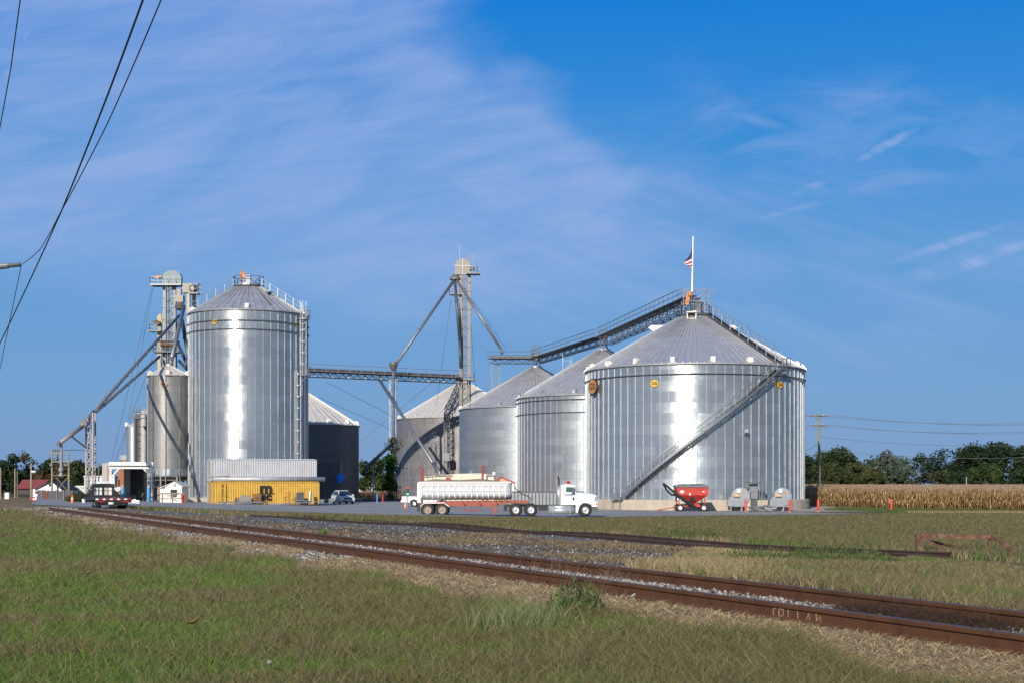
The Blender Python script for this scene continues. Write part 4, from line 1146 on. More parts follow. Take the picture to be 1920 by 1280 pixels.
# lattice support tower under the bridge, with vines
dS = 230; sb = P(737, 930, dS); sb.z = g(sb.x, sb.y)
S1 = thing('lattice_tower', 'white lattice support tower under the level bridge with vines at its foot', 'tower', tuple(sb), 0)
m = MB(); lattice(m, (sb.x, dS, sb.z), (sb.x, dS, 18.3), 1.05, 1.05, 15, .05); W(S1, m, 'lattice', GSL)
m = MB(); m.cyl((sb.x + .15, dS - 1.0, 6), (sb.x + .15, dS - 1.0, Z(686, dS - 1)), .20, 8); W(S1, m, 'drop_pipe', PIPE)
m = MB(); m.lathe([(.55, .5), (.75, .1), (.5, -.5), (.3, -.9)], 10, (sb.x + .15, dS - 1.0, Z(684, dS - 1))); W(S1, m, 'hopper', GST)
spout('long grey spout running from the level bridge down to the office roof', [P(711, 711, 229), P(812, 868, 205), P(826, 888, 202)], .24)
spout('dark shaded spout hanging left of the vine covered tower', [P(736, 830, 229), P(690, 873, 221), P(684, 880, 220), P(684, 890, 220)], .26, GSD)

# roof conveyor across the three right hand bins
pA = Vector((A.location.x, 157.6, 21.0)); pB_ = Vector((Bb.location.x, 199.6, 20.7)); pC = Vector((Cc.location.x, 231.6, 20.9)); pE = P(920, 681, 236)
conveyor('roof_conveyor', 'lower section of roof conveyor on the smooth grey bin', pE, pC + Vector((0, 0, .15)), w=1.0, truss_h=.7, deck=.5)
conveyor('roof_conveyor', 'middle section of roof conveyor climbing to the second bin', pC + Vector((.4, -1, .1)), pB_ + Vector((0, 0, .4)), w=1.0, truss_h=.85, deck=.35)
conveyor('roof_conveyor', 'upper section of roof conveyor climbing to the largest bin', pB_ + Vector((.3, -1.2, .1)), pA + Vector((0, 0, -.1)), w=1.5, truss_h=1.1, deck=.3, m1=GS, m2=GSD)
for (q, T_, nm) in ((pC, 'open steel transfer frame on top of the smooth grey bin', .9), (pB_, 'small steel transfer frame on top of the second bin', .7)):
    T = thing('transfer_frame', T_, 'steel frame', (q.x, q.y, q.z - .6), 0)
    m = MB(); lattice(m, q + Vector((0, 0, -.6)), q + Vector((0, 0, 3.0 if nm > .8 else 2.2)), nm * 1.4, nm * 1.4, 3, .08); W(T, m, 'frame', GSD)
    m = MB(); m.box(tuple(q + Vector((.2, 0, 1.2))), (.7, .7, .9)); W(T, m, 'gearbox', GST)
# stand under the free end of the roof conveyor
st = P(930, 730, 236); 
T = thing('conveyor_stand', 'two legged steel stand under the free left end of roof conveyor', 'steel frame', (st.x, 236, 13), 0)
m = MB()
for x_ in (P(922, 0, 236).x, P(937, 0, 236).x):
    for y_ in (235.4, 236.6): m.bar((x_, y_, 12.5), (x_, y_, Z(682, 236)), .12)
xa, xb = P(922, 0, 236).x, P(937, 0, 236).x
for x_ in (xa, xb): m.bar((x_, 235.4, 18), (x_, 236.6, 18), .08)
for k in range(3):
    z0_ = 12.5 + k * 2.9; m.bar((xa, 235.4, z0_), (xb, 235.4, z0_ + 2.9), .07); m.bar((xb, 235.4, z0_), (xa, 235.4, z0_ + 2.9), .07); m.bar((xa, 235.4, z0_ + 2.9), (xb, 235.4, z0_ + 2.9), .09)
W(T, m, 'frame', GST)
T = thing('conveyor_stand', 'pair of thin posts bracing the middle roof conveyor above the second bin roof', 'steel frame', tuple(P(1062, 690, 214)), 0)
m = MB(); 
for u in (1055, 1071): m = MB(); m.bar(P(u, 700, 214), P(u, 664, 214), .10); W(T, m, 'post', GSL)
m = MB()
m.bar(P(1055, 698, 214), P(1071, 676, 214), .06); m.bar(P(1055, 676, 214), P(1071, 676, 214), .08); W(T, m, 'brace', GSL)
# machinery at the peak of the big bin
m = MB(); ax, ay = A.location.x, 158.0
for (x_, y_) in ((-1.3, -.9), (1.5, -.9), (1.5, .9), (-1.3, .9)): m.bar((ax + x_, ay + y_, 20.2), (ax + x_, ay + y_, 22.9), .08)
for z_ in (21.6, 22.9): 
    for s_ in (-.9, .9): m.bar((ax - 1.3, ay + s_, z_), (ax + 1.5, ay + s_, z_), .07)
m.bar((ax - .9, ay - .5, 21.6), (ax + 2.4, ay - .5, 23.0), .08); m.bar((ax + .3, ay - .5, 20.6), (ax + 1.4, ay - .5, 22.8), .08); m.bar((ax - 2.7, ay - .5, 22.6), (ax - 1.2, ay - .5, 23.2), .06)
T = thing('drive_frame', 'steel drive frame with gearbox on the peak of the largest bin', 'steel frame', (ax, ay, 20.2), 0); W(T, m, 'frame', GS)
m = MB(); m.box((ax - .8, ay - .6, 21.9), (.42, .5, 1.5), Matrix.Rotation(.2, 3, 'Y')); m.cyl((ax - .8, ay - .9, 22.3), (ax - .3, ay - .9, 22.3), .2, 8); W(T, m, 'drive_motor', ORANGE)
m = MB(); m.box((ax + .5, ay, 21.1), (.9, .9, 1.2)); W(T, m, 'gearbox', GSD)
# flagpole
FPb = Vector((P(1297.5, 0, 157).x, 157.0, 21.0))
FP = thing('flagpole', 'tall white flagpole standing on the peak of the largest bin', 'flagpole', tuple(FPb), 0)
zt_ = Z(446, 157); m = MB(); m.cyl((FPb.x, 157, 21.0), (FPb.x, 157, 22.6), .09, 8); W(FP, m, 'base', GSD)
m = MB(); m.cyl((FPb.x, 157, 22.6), (FPb.x + .12, 157, zt_), .10, 8, .07); W(FP, m, 'pole', WH)
m = MB(); m.ball((FPb.x + .12, 157, zt_ + .06), .12, 8); W(FP, m, 'finial', WH)
# flag: hanging, folded towards the left
FR = M('flag_red', (.35, .03, .045), .7, 0, .1, 6); FW = M('flag_white', (.70, .68, .68), .7, 0, .05, 6); FB = M('flag_blue', (.03, .035, .12), .7, 0, .1, 6)
ft = Vector((FPb.x + .08, 157, Z(459, 157))); FL = thing('flag', 'red white and blue striped flag hanging at half mast', 'flag', (ft.x, ft.y, ft.z - 2.9), 0)
NS = 13; hh = 2.9
def fpt(i, j, nj=10):      # i stripe edge 0..13, j along 0..1
    s_ = j; zz = ft.z - hh * i / NS
    # free edge gathered and sagging
    x_ = ft.x - .07 - s_ * (.86 * math.exp(-((i / NS - .55) / .33) ** 2) + .04)
    z_ = ft.z - hh * i / NS + (-.9 * s_ * (1 - i / NS) * 1.0) + (.95 * s_ * max(0, (i / NS - .62)))
    return Vector((x_, 157 + .16 * math.sin(s_ * 7 + i * .5), z_))
nseg = 8
for nm, mt, sel in (('red_stripes', FR, lambda i, j: i % 2 == 0), ('white_stripes', FW, lambda i, j: i % 2 == 1), ('blue_canton', FB, None)):
    m = MB()
    for i in range(NS):
        for j in range(nseg):
            canton = i < 7 and j < 6
            if (sel is None and canton) or (sel and not canton and sel(i, j)):
                q = [fpt(i, j / nseg), fpt(i, (j + 1) / nseg), fpt(i + 1, (j + 1) / nseg), fpt(i + 1, j / nseg)]
                m.add(q + [p + Vector((0, .012, 0)) for p in q], [(0, 1, 2, 3), (7, 6, 5, 4), (0, 4, 5, 1), (1, 5, 6, 2), (2, 6, 7, 3), (3, 7, 4, 0)])
    W(FL, m, nm, mt)
# stairs and lattice ladder in front of the weathered bin
T = thing('ladder_tower', 'dark caged ladder climbing the weathered bin to its roof with a grey box', 'ladder', tuple(P(838, 905, 246)), 0)
m = MB(); lattice(m, P(838, 905, 248), P(838, 772, 248), .95, .95, 20, .07); W(T, m, 'lattice', GSD)
m = MB(); lattice(m, P(838, 772, 248), P(862, 722, 258), .9, .9, 10, .07); W(T, m, 'roof_ladder', GSD)
m = MB(); bb_ = P(837, 856, 247); m.box(tuple(bb_), (1.15, .9, 1.35)); W(T, m, 'equipment_box', GS)

# ------------------------------------------------------------------ left elevator complex
dL = 192
def zz(v, d=dL): return Z(v, d)
base = P(318, 940, dL); base.z = g(base.x, base.y)
E2 = thing('bucket_elevator', 'grey twin leg bucket elevator with big rounded head at far left complex', 'elevator', tuple(base), 0)
m = MB()
for u in (309, 326.5): 
    x_ = P(u, 0, dL).x; m.box((x_, dL, (zz(537) + base.z) / 2), (.42 if u < 315 else .52, .6, zz(537) - base.z))
W(E2, m, 'leg_casing', PIPE.copy() if False else steel('leg_grey', (.15, .165, .185), .45, .5))
m = MB()
for v in (560, 578, 600, 625, 650): m.bar((P(306, 0, dL).x, dL - .35, zz(v)), (P(330, 0, dL).x, dL - .35, zz(v)), .06)
W(E2, m, 'cross_brace', GSD)
m = MB(); hx = P(323.5, 0, dL).x; hz = zz(534)
pr = [(-1.25, 0), (1.25, 0), (1.25, .95)] + [(1.25 * math.cos(t_), .95 + .95 * math.sin(t_)) for t_ in [PI * k / 12 for k in range(1, 12)]] + [(-1.25, .95)]
m.prism([(hx + p[0], hz + p[1]) for p in pr], dL - .5, dL + .5); W(E2, m, 'head', steel('head_grey', (.11, .14, .155), .45, .4))
m = MB(); xa, xb = P(286, 0, dL).x, P(343.5, 0, dL).x; pz = zz(536)
m.box(((xa + xb) / 2, dL - .4, pz), (xb - xa, 2.0, .2)); railing(m, [(xb, dL - 1.3, pz), (xa, dL - 1.3, pz), (xa, dL + .5, pz)], 1.05, .03, 1.0); W(E2, m, 'head_platform', GS)
m = MB(); m.cyl((hx - 1.9, dL - .6, hz + .95), (hx - 1.3, dL - .6, hz + .95), .22, 8); m.box((hx - 1.9, dL - .6, hz + .9), (.5, .4, .35)); W(E2, m, 'drive_motor', ORANGE)
caged_ladder(E2, (P(318, 0, dL).x - base.x, -.55, 0), 16, zz(540) - base.z, (0, -1, 0), GS, w=.4, hoop=1.4, cage0=1)
m = MB(); m.cyl((P(318, 0, dL).x, dL - .7, zz(640)), (P(318, 0, dL).x, dL - .7, zz(540)), .14, 8); W(E2, m, 'vent_pipe', GSL)
m = MB(); x_ = P(338, 0, dL).x
m.box((x_ + .1, dL - .7, zz(562)), (1.1, 1.0, .9)); m.lathe([(.35, .4), (.75, -.1), (.6, -.5), (.3, -.7)], 10, (x_ + .2, dL - 1.0, zz(574))); m.box((x_, dL - .7, zz(552)), (.6, .6, 1.2))
W(E2, m, 'distributor', GST)
m = MB(); x_ = P(316, 0, dL).x; m.box((x_, dL - .6, zz(640)), (2.9, 1.8, .14)); railing(m, [(x_ + 1.5, dL - 1.5, zz(661)), (x_ - 1.7, dL - 1.5, zz(661)), (x_ - 1.7, dL, zz(661))], 1.0, .035, .8)
m.box((x_, dL - .6, zz(661)), (3.4, 1.8, .14)); m.box((x_ + .1, dL - .6, zz(645)), (1.9, 1.2, .8)); W(E2, m, 'mid_platform', GSD)
m = MB(); m.cyl((x_ - .6, dL - 1.6, zz(647)), (x_ + .9, dL - 1.6, zz(650)), .24, 8); W(E2, m, 'rusty_drum', RB)
m = MB(); lattice(m, (P(318, 0, dL).x, dL + .6, base.z), (P(318, 0, dL).x, dL + .6, zz(600)), 1.3, 1.3, 22, .09); W(E2, m, 'support_frame', GSD)
# pale yellow leg
YC = steel('yellow_leg', (.38, .32, .21), .55, .2, rust=(.30, .16, .08), ramt=.4)
xb_ = P(299.5, 0, 194)
E3 = thing('bucket_elevator', 'pale yellow single leg elevator left of the grey twin legs', 'elevator', (xb_.x, 194, g(xb_.x, 194)), 0)
m = MB(); m.box((xb_.x, 194, (Z(604, 194) - 1) / 2), (.50, .5, Z(604, 194) + 1)); m.box((P(313, 0, 194).x, 194, (Z(604, 194) - 1) / 2), (.4, .5, Z(604, 194) + 1)); W(E3, m, 'leg_casing', YC)
m = MB(); hx = P(303, 0, 194).x; hz = Z(608, 194); pr = [(-.55, 0), (.7, 0), (.7, .8)] + [(.08 + .62 * math.cos(t_), .8 + .6 * math.sin(t_)) for t_ in [PI * k / 10 for k in range(1, 10)]] + [(-.55, .8)]
m.prism([(hx + p[0], hz + p[1]) for p in pr], 193.6, 194.4); W(E3, m, 'head', YC)
m = MB(); m.box((P(293, 0, 194).x, 193.5, Z(622, 194)), (1.7, 1.4, .12)); railing(m, [(P(304, 0, 194).x, 192.9, Z(622, 194)), (P(284, 0, 194).x, 192.9, Z(622, 194)), (P(284, 0, 194).x, 194.3, Z(622, 194))], 1.0, .03, .8)
m.bar((P(287, 0, 194).x, 193.4, Z(622, 194)), (P(299, 0, 194).x, 193.6, Z(642, 194)), .06); W(E3, m, 'platform', GST)
m = MB(); m.box((P(296, 0, 194).x, 193.4, Z(606, 194)), (.9, .6, .35)); m.cyl((P(292, 0, 194).x, 193.3, Z(605, 194)), (P(298, 0, 194).x, 193.3, Z(603, 194)), .2, 8); W(E3, m, 'drive_motor', RB)
# third, dirty leg next to the tall bin
E4 = thing('bucket_elevator', 'small dirty cream bucket elevator touching the left edge of tall bin', 'elevator', (P(359, 0, 186).x, 186, -1), 0)
m = MB(); m.box((P(353.5, 0, 186).x, 186, 12), (.38, .5, 2 * (Z(548, 186) - 12))); m.box((P(364, 0, 187.5).x, 187.5, 12), (.38, .5, 2 * (Z(548, 187) - 12))); W(E4, m, 'leg_casing', YC)
m = MB(); m.box((P(353, 0, 186).x, 186, Z(541, 186)), (1.3, 1.0, 1.2)); m.lathe([(.2, .5), (.6, .3), (.65, -.3), (.3, -.5)], 10, (P(361, 0, 186).x, 186, Z(541, 186))); W(E4, m, 'head', GST)
m = MB(); m.box((P(366, 0, 186).x, 185.5, Z(552, 186)), (1.3, 1.4, .14)); railing(m, [(P(357, 0, 186).x, 184.9, Z(552, 186)), (P(375, 0, 186).x, 184.9, Z(552, 186)), (P(375, 0, 186).x, 186.2, Z(552, 186))], 1.25, .04, .7); W(E4, m, 'platform', GST)
# spouts of the left complex
sl = P(168, 780, 150)
spout('upper of two long grey spouts sloping left from the big rounded head', [P(336, 592, 190), P(176, 771, 152), P(163, 786, 149)], .20, PIPE)
spout('lower of two long grey spouts sloping left to the lattice tower', [P(299, 668, 191), P(178, 773, 151.5), P(164, 789, 149)], .18, PIPE)
spout('short thick grey spout dropping onto the small hopper bin roof', [P(344, 578, 189), P(322, 672, 179), P(320.5, 677, 178), P(320, 684, 178)], .26, PIPE)
spout('dark steep spout between the hopper bin and the tall bin', [P(341, 600, 189), P(353.5, 668, 183), P(353.5, 700, 183)], .26, GSD)
spout('dark lower spout crossing behind the hopper bin roof', [P(332, 640, 191), P(354, 690, 184), P(356, 700, 184)], .22, GSD)
spout('dark diagonal spout low beside the grey twin legs', [P(336, 676, 190), P(353, 695, 185), P(354, 704, 185)], .18, GSD)
# lattice tower carrying the spouts
lt = P(168.5, 940, 150); lt.z = g(lt.x, lt.y)
S2 = thing('lattice_tower', 'pale lattice tower at left holding up the long spouts behind the flatbed', 'tower', tuple(lt), 0)
m = MB(); xa, xb = P(163.5, 0, 150).x, P(176, 0, 150).x
LT = steel('pale_lattice', (.27, .25, .235), .55, .3)
for x_, top in ((xa, 788), (xb, 773)):
    for y_ in (149.6, 150.5): m.bar((x_, y_, lt.z), (x_, y_, Z(top, 150)), .15)
N_ = 9
for k in range(N_):
    z0_ = lt.z + k * (Z(785, 150) - lt.z) / N_; z1_ = lt.z + (k + 1) * (Z(785, 150) - lt.z) / N_
    m.bar((xa, 149.6, z0_), (xb, 149.6, z1_), .09); m.bar((xb, 149.6, z0_), (xa, 149.6, z1_), .06); m.bar((xa, 149.6, z1_), (xb, 149.6, z1_), .05)
W(S2, m, 'lattice', LT)
m = MB(); m.lathe([(.15, .45), (.5, .15), (.5, -.2), (.2, -.5)], 8, tuple(P(158, 793, 149))); W(S2, m, 'transition_box', LT)
m = MB(); m.bar(P(132, 816, 147), P(161, 838, 149.5), .13); m.bar(P(119, 843, 147), P(160, 843, 149.5), .06); W(S2, m, 'brace', LT)
T = spout('end spout turning down to a loading bell above the far left yard', [P(157, 797, 149), P(113.5, 829, 146)], .21, LT)
m = MB(); m.cyl(P(115, 828, 146.2), P(107.5, 833, 145.5), .21, 10); m.cyl(P(115, 828, 146), P(114.5, 876, 146), .15, 10); W(T, m, 'down_pipe', LT)
m = MB(); q_ = P(114.5, 880, 146); m.lathe([(.16, .3), (.27, .15), (.27, -.1), (.16, -.28), (.33, -.65)], 10, tuple(q_)); W(T, m, 'loading_bell', LT)
# guy wires
def wire(name, label, pts, r, mat, sag=0, n=12, cat='cable', group=None):
    out = []
    for a_, b_ in zip(pts[:-1], pts[1:]):
        for k in range(n):
            t_ = k / n; p = Vector(a_).lerp(Vector(b_), t_); p.z -= sag * 4 * t_ * (1 - t_); out.append(p)
    out.append(Vector(pts[-1])); m = MB(); m.tube(out, r, 5); o = m.build(name, mat); return tag(o, label, cat, group)
WIRE = M('cable_grey', (.10, .11, .13), .6, 0, .1, 2); WIREB = M('cable_black', (.012, .012, .014), .6, 0, .1, 2)
gl_ = 'guy wires of the elevator towers'
for lab, a_, b_ in [('guy wire from the left head platform, steepest of the left pair', P(285, 540, 192), P(205, 880, 175)), ('guy wire from the left head platform, right one of the left pair', P(287, 540, 192), P(222, 880, 178)),
             ('guy wire from the yellow leg down toward the white shed', P(296, 640, 194), P(212, 875, 176)),
             ('guy wire from the central head down left in front of the sky', P(846, 560, 239), P(818, 760, 246)), ('guy wire from the central head down right over the grey bin', P(884, 560, 240), P(950, 655, 250)),
             ('guy wire from the central tower down right, nearest the casing', P(880, 575, 240), P(893, 745, 250)),
             ('guy wire slanting right below the level bridge', P(612, 716, 222), P(730, 776, 235)), ('guy wire slanting right just above the shaded bin roof', P(598, 745, 222), P(735, 805, 235)),
             ('guy wire rising right from the shaded bin toward the bridge', P(672, 830, 235), P(815, 712, 240))]:
    wire('guy_wire', lab, [a_, b_], .028, WIRE, 0, 1, 'wire', gl_)
# hopper bin with legs
HB_d = 178; zb = 2.4 
hbx = (316.5 - 960) / F * HB_d
H1 = thing('hopper_bin', 'small weathered hopper bin on legs left of the tall bin', 'grain bin', (hbx, HB_d, zb), 0)
Rh = 2.52; Hh = 14.9 - 2.4
wall_mesh(Rh, Hh, 18, HOPW, 'wall', H1, .1)
m = MB(); add_stiff(m, Rh, -3.2, Hh, 9, facing(316) - .15, .14, .12); m.build('stiffener', steel('stiff_hopper', (.20, .20, .20), .55, .4), H1)
m = MB(); m.lathe([(Rh + .12, Hh - .02), (Rh + .14, Hh + .06), (.35, Hh + 1.30), (.35, Hh + 1.55), (0, Hh + 1.6)], 18, a0=.1, a1=2 * PI + .1)
for k in range(18):
    a_ = .1 + 2 * PI * k / 18; c = Vector((math.cos(a_), math.sin(a_), 0)); m.bar(c * (Rh + .12) + Vector((0, 0, Hh + .08)), c * .35 + Vector((0, 0, Hh + 1.33)), .05, .06)
rf = m.build('roof', ROOFW, H1)
for da in (-1.45, -.05, 1.35): vent(ROOFW, rf, facing(316) + da, Rh + .1, Hh + .02, .5)
m = MB(); m.lathe([(Rh, 0), (.5, -2.1), (.5, -2.5)], 18); m.build('hopper_cone', HOPW if False else GSD, H1)
m = MB()
for k in range(8):
    a_ = facing(316) + PI / 8 + 2 * PI * k / 8; m.bar(cyl_pt(a_, Rh + .05, 0), cyl_pt(a_, Rh + .05, -3.1), .18)
for z_ in (0, -.45, -1.3):
    for k in range(8):
        a_ = facing(316) + PI / 8 + 2 * PI * k / 8; b_ = a_ + 2 * PI / 8; m.bar(cyl_pt(a_, Rh + .05, z_), cyl_pt(b_, Rh + .05, z_), .12 if z_ > -1 else .07)
m.build('leg_frame', GST, H1)
m = MB(); m.lathe([(Rh + .03, .15), (Rh + .03, .95)], 18, a0=.1, a1=2 * PI + .1); m.build('bright_band', STIF, H1)
q = bin_logo(H1, Rh, facing(300) - .27, zof(720, 176) - zb, .95, .72, PINK, None, .1)
# slender silos left behind
def plain_silo(label, u, d, Rr, ztop, v0, mat, rmat, n=24):
    x_ = (u - 960) / F * d; zb = g(x_, d); T = thing('silo', label, 'silo', (x_, d, zb), 0)
    wall_mesh(Rr, ztop - zb, n, mat, 'wall', T)
    m = MB(); m.lathe([(Rr + .1, ztop - zb), (Rr + .1, ztop - zb + .06), (.2, ztop - zb + Rr * .5), (0, ztop - zb + Rr * .52)], n); rf = m.build('roof', rmat, T)
    return T, rf
T_, rf = plain_silo('slim smooth grey silo at left edge of the bin group, white vent', 252, 205, 1.15, Z(800, 205), 0, MIDS, ROOFW)
m = MB(); m.ball((-.95, -.4, Z(797, 205) - T_.location.z + .1), .38, 8); m.build('vent', WH, rf)
T_, rf = plain_silo('dark weathered silo with pinkish roof behind the hopper bin', 273, 200, 1.5, Z(777, 200), 0, HOPW, ROOFW)
m = MB(); add_stiff(m, 1.5, 0, Z(777, 200) - T_.location.z, 8, .3, .12, .1); m.build('stiffener', GSD, T_)
T = thing('ladder_tower', 'dark caged ladder with platform between the two slim left silos', 'ladder', (P(259, 0, 196).x, 196, g(P(259, 0, 196).x, 196)), 0)
caged_ladder(T, (0, 0, 0), 0, Z(762, 196) + .8, (0, -1, 0), GSD, w=.5, hoop=1.0, cage0=2)
m = MB(); m.box((.3, -.3, Z(785, 196) + .8), (1.9, 1.2, .12)); m.cyl((-.1, -.8, 2), (-.1, -.8, Z(786, 196) + .8), .18, 8); railing(m, [(-.6, -.9, Z(785, 196) + .8), (1.2, -.9, Z(785, 196) + .8)], 1.05, .03, .6); m.build('platform', GSD, T)
# ------------------------------------------------------------------ vehicles
TYRE = M('tyre_rubber', (.022, .021, .021), .85, 0, .25, 6, .2, dirt=(.10, .09, .075), dsc=4, damt=.35)
CHR = steel('chrome', (.66, .66, .68), .32, .7)
RIMT = M('rim_tan', (.34, .27, .21), .6, .2, .2, 8); RIMW = M('rim_white', (.66, .66, .65), .45, .2, .1, 8)
TRW = M('truck_white', (.80, .80, .79), .3, 0, .04, 1.5, spec=.5); TRBODY = M('trailer_shaded_white', (.50, .51, .53), .40, .2, .08, 2, dirt=(.42, .38, .33), dsc=1.5, damt=.35)  # trailer body greyer than its ribs: shade between ribs put into the colour
REDF = M('frame_red', (.30, .065, .035), .55, 0, .18, 3, dirt=(.16, .07, .05), dsc=2, damt=.6)
CARTR = M('cart_red', (.48, .04, .03), .4, 0, .1, 2, dirt=(.30, .08, .06), dsc=2, damt=.4)
BLK = M('black_metal', (.016, .016, .018), .5, .1, .3, 3); GLS = M('dark_glass', (.02, .03, .035), .08, 0, .2, 1, spec=.7)
GLG = M('green_glass', (.03, .12, .09), .1, 0, .2, 1, spec=.7); TARP = M('grey_tarp', (.16, .165, .17), .8, 0, .2, 3, .4)
TAIL = M('red_lens', (.45, .02, .02), .3, 0, .1, 3); AMB = M('amber_lens', (.65, .25, .02), .3, 0, .1, 3); BLUEP = M('blue_lettering', (.02, .04, .32), .4, 0, .1, 4)
def wheel(parent, x, y, z, r, w, rim=CHR, side=-1, hubr=.52):
    m = MB(); m.lathe([(r * hubr, -w / 2), (r * .88, -w / 2), (r, -w / 2 + w * .16), (r, w / 2 - w * .16), (r * .88, w / 2), (r * hubr, w / 2)], 24, (x, y, z), 'Y')
    t = m.build('wheel', TYRE, parent, True)
    m = MB(); e = side * w / 2
    m.lathe([(r * hubr, e * 1.0), (r * hubr * .9, e * .96), (r * hubr * .82, e * .55), (r * .26, e * .45), (r * .2, e * .9), (0, e * .92)], 18, (x, y, z), 'Y')
    for k in range(6):
        a = k * PI / 3; c = (x + r * .36 * math.cos(a), y + e * .52, z + r * .36 * math.sin(a)); m.ball(c, r * .06, 6)
    m.build('rim', rim, t, True); return t
# semi truck with dump trailer; local x forward (to the right), -y toward the viewer
dK = 112.6; px = 23.45
kb = P(784, 968, dK); zg = g(kb.x + 7, dK) + .03
TK = thing('tractor_truck', 'white day cab tractor truck with chrome tanks pulling the dump trailer', 'truck', (kb.x, dK, zg), 0)
def kx(u): return (u - 784) / px
def kz(v): return (968 - v) / px
cab = [(kx(1047.5), kz(947)), (kx(1077), kz(947)), (kx(1077), kz(925)), (kx(1072.5), kz(912)), (kx(1070), kz(909.5)), (kx(1058), kz(908)), (kx(1048), kz(910))]
m = MB(); secs = []
for y, f in ((-1.18, .97), (-1.10, 1), (1.10, 1), (1.18, .97)):
    cx_ = kx(1062); cz_ = kz(930); secs.append([(cx_ + (p[0] - cx_) * f, y, cz_ + (p[1] - cz_) * f) for p in cab])
m.loft(secs); cb_ = m.build('cab', TRW, TK)
m = MB(); m.prism([(kx(1057.5), kz(923)), (kx(1057.5), kz(914)), (kx(1069), kz(913.8)), (kx(1072.5), kz(923))], -1.20, -1.19); m.build('side_window', GLG, cb_)
m = MB(); m.prism([(kx(1069.5), kz(938)), (kx(1069.5), kz(932.5)), (kx(1073), kz(932.5)), (kx(1073), kz(938))], -1.20, -1.19); m.build('peep_window', BLK, cb_)
m = MB(); m.prism([(kx(1072.6), kz(913)), (kx(1077.2), kz(924.5)), (kx(1076.7), kz(924.7)), (kx(1072.2), kz(913.2))], -1.0, 1.0); m.build('windshield', GLS, cb_)
m = MB(); m.prism([(kx(1068), kz(911)), (kx(1074.8), kz(912.6)), (kx(1075), kz(911.2)), (kx(1069), kz(909.4))], -1.12, 1.12); m.build('sun_visor', TRW, cb_)
m = MB(); m.bar((kx(1054.6), -1.205, kz(923)), (kx(1054.6), -1.205, kz(934)), .05); m.build('grab_handle', CHR, cb_)
m = MB(); m.bx(kx(1067.5), kx(1072), -1.55, -1.35, kz(924.5), kz(914)); m.build('mirror', GSD, cb_)
m = MB(); m.lathe([(.16, 0), (.16, .12), (.08, .22), (0, .23)], 10, (kx(1063), 0, kz(908))); m.build('beacon', TAIL, cb_)
text_part('LANE', .3, BLUEP, cb_, Matrix.Translation((kx(1063), -1.185, kz(928))) @ Matrix.Rotation(PI / 2, 4, 'X'), ext=.006, bold=.01, fit=(.62, .2))
hood = [(kx(1077), kz(946)), (kx(1077), kz(925)), (kx(1082), kz(924)), (kx(1108), kz(927)), (kx(1114.5), kz(930)), (kx(1115.5), kz(938)), (kx(1115.5), kz(950)), (kx(1106), kz(950)), (kx(1102.5), kz(945.5)), (kx(1097), kz(943)), (kx(1089), kz(943)), (kx(1083.5), kz(947)), (kx(1081), kz(952)), (kx(1079), kz(961)), (kx(1075.5), kz(961)), (kx(1075), kz(946.5))]
m = MB(); secs = []
for y, f, dz in ((-1.16, .985, -.03), (-1.05, 1, 0), (-.5, 1.0, .05), (.5, 1.0, .05), (1.05, 1, 0), (1.16, .985, -.03)):
    cx_ = kx(1095); cz_ = kz(940); secs.append([(cx_ + (p[0] - cx_) * f, y, cz_ + (p[1] - cz_) * f + (dz if p[1] > kz(935) else 0)) for p in hood])
m.loft(secs); hd_ = m.build('hood', TRW, TK)
m = MB(); m.bx(kx(1110), kx(1114.5), -1.17, -1.10, kz(940), kz(931)); m.build('headlight', GSL, hd_)
m = MB(); m.bx(kx(1112), kx(1115.6), -1.18, -1.0, kz(947), kz(943.5)); m.build('turn_signal', AMB, hd_)
m = MB(); m.bx(kx(1115.4), kx(1116.2), -.7, .7, kz(946), kz(930)); m.build('grille', CHR, hd_)
m = MB(); m.prism([(kx(1104), kz(951)), (kx(1116), kz(951)), (kx(1116), kz(957.5)), (kx(1105.5), kz(957.5))], -1.2, 1.2); m.build('bumper', GSD, TK)
m = MB(); m.bx(kx(945), kx(1104), -.45, -.3, kz(951), kz(946.5)); m.bx(kx(945), kx(1104), .3, .45, kz(951), kz(946.5)); m.bx(kx(1008), kx(1024), -1.0, .9, kz(957), kz(948)); m.bx(kx(943), kx(949), -1.1, 1.1, kz(958), kz(948))
m.bx(kx(968), kx(990), -.6, .6, kz(947), kz(944)); m.build('chassis', BLK, TK)
m = MB(); m.cyl((kx(1026), -.95, kz(957)), (kx(1072), -.95, kz(957)), .27, 16); m.build('fuel_tank', CHR, TK, True)
m = MB(); m.cyl((kx(1025), -1.0, kz(950.5)), (kx(1072), -1.0, kz(950.5)), .13, 12); m.build('air_tank', CHR, TK, True)
m = MB(); m.bx(kx(1033), kx(1034.5), -1.24, -.7, kz(963), kz(948)); m.bx(kx(1064), kx(1065.5), -1.24, -.7, kz(963), kz(948)); m.build('tank_strap', GSL, TK)
m = MB(); m.cyl((kx(1044), -.95, kz(946)), (kx(1044), -.95, kz(911)), .13, 12); m.build('muffler', CHR, TK, True)
m = MB(); m.cyl((kx(1044.5), -.95, kz(911)), (kx(1044.5), -.95, kz(899)), .06, 8); m.cyl((kx(1044.5), -.95, kz(899)), (kx(1042.6), -.95, kz(895)), .07, 8); m.build('exhaust_stack', BLK, TK)
for u in (965, 993):
    for s_ in (-1, 1): wheel(TK, kx(u), s_ * .98, .52, .52, .5, CHR, s_)
for s_ in (-1, 1): wheel(TK, kx(1093), s_ * 1.0, .52, .52, .3, CHR, s_)
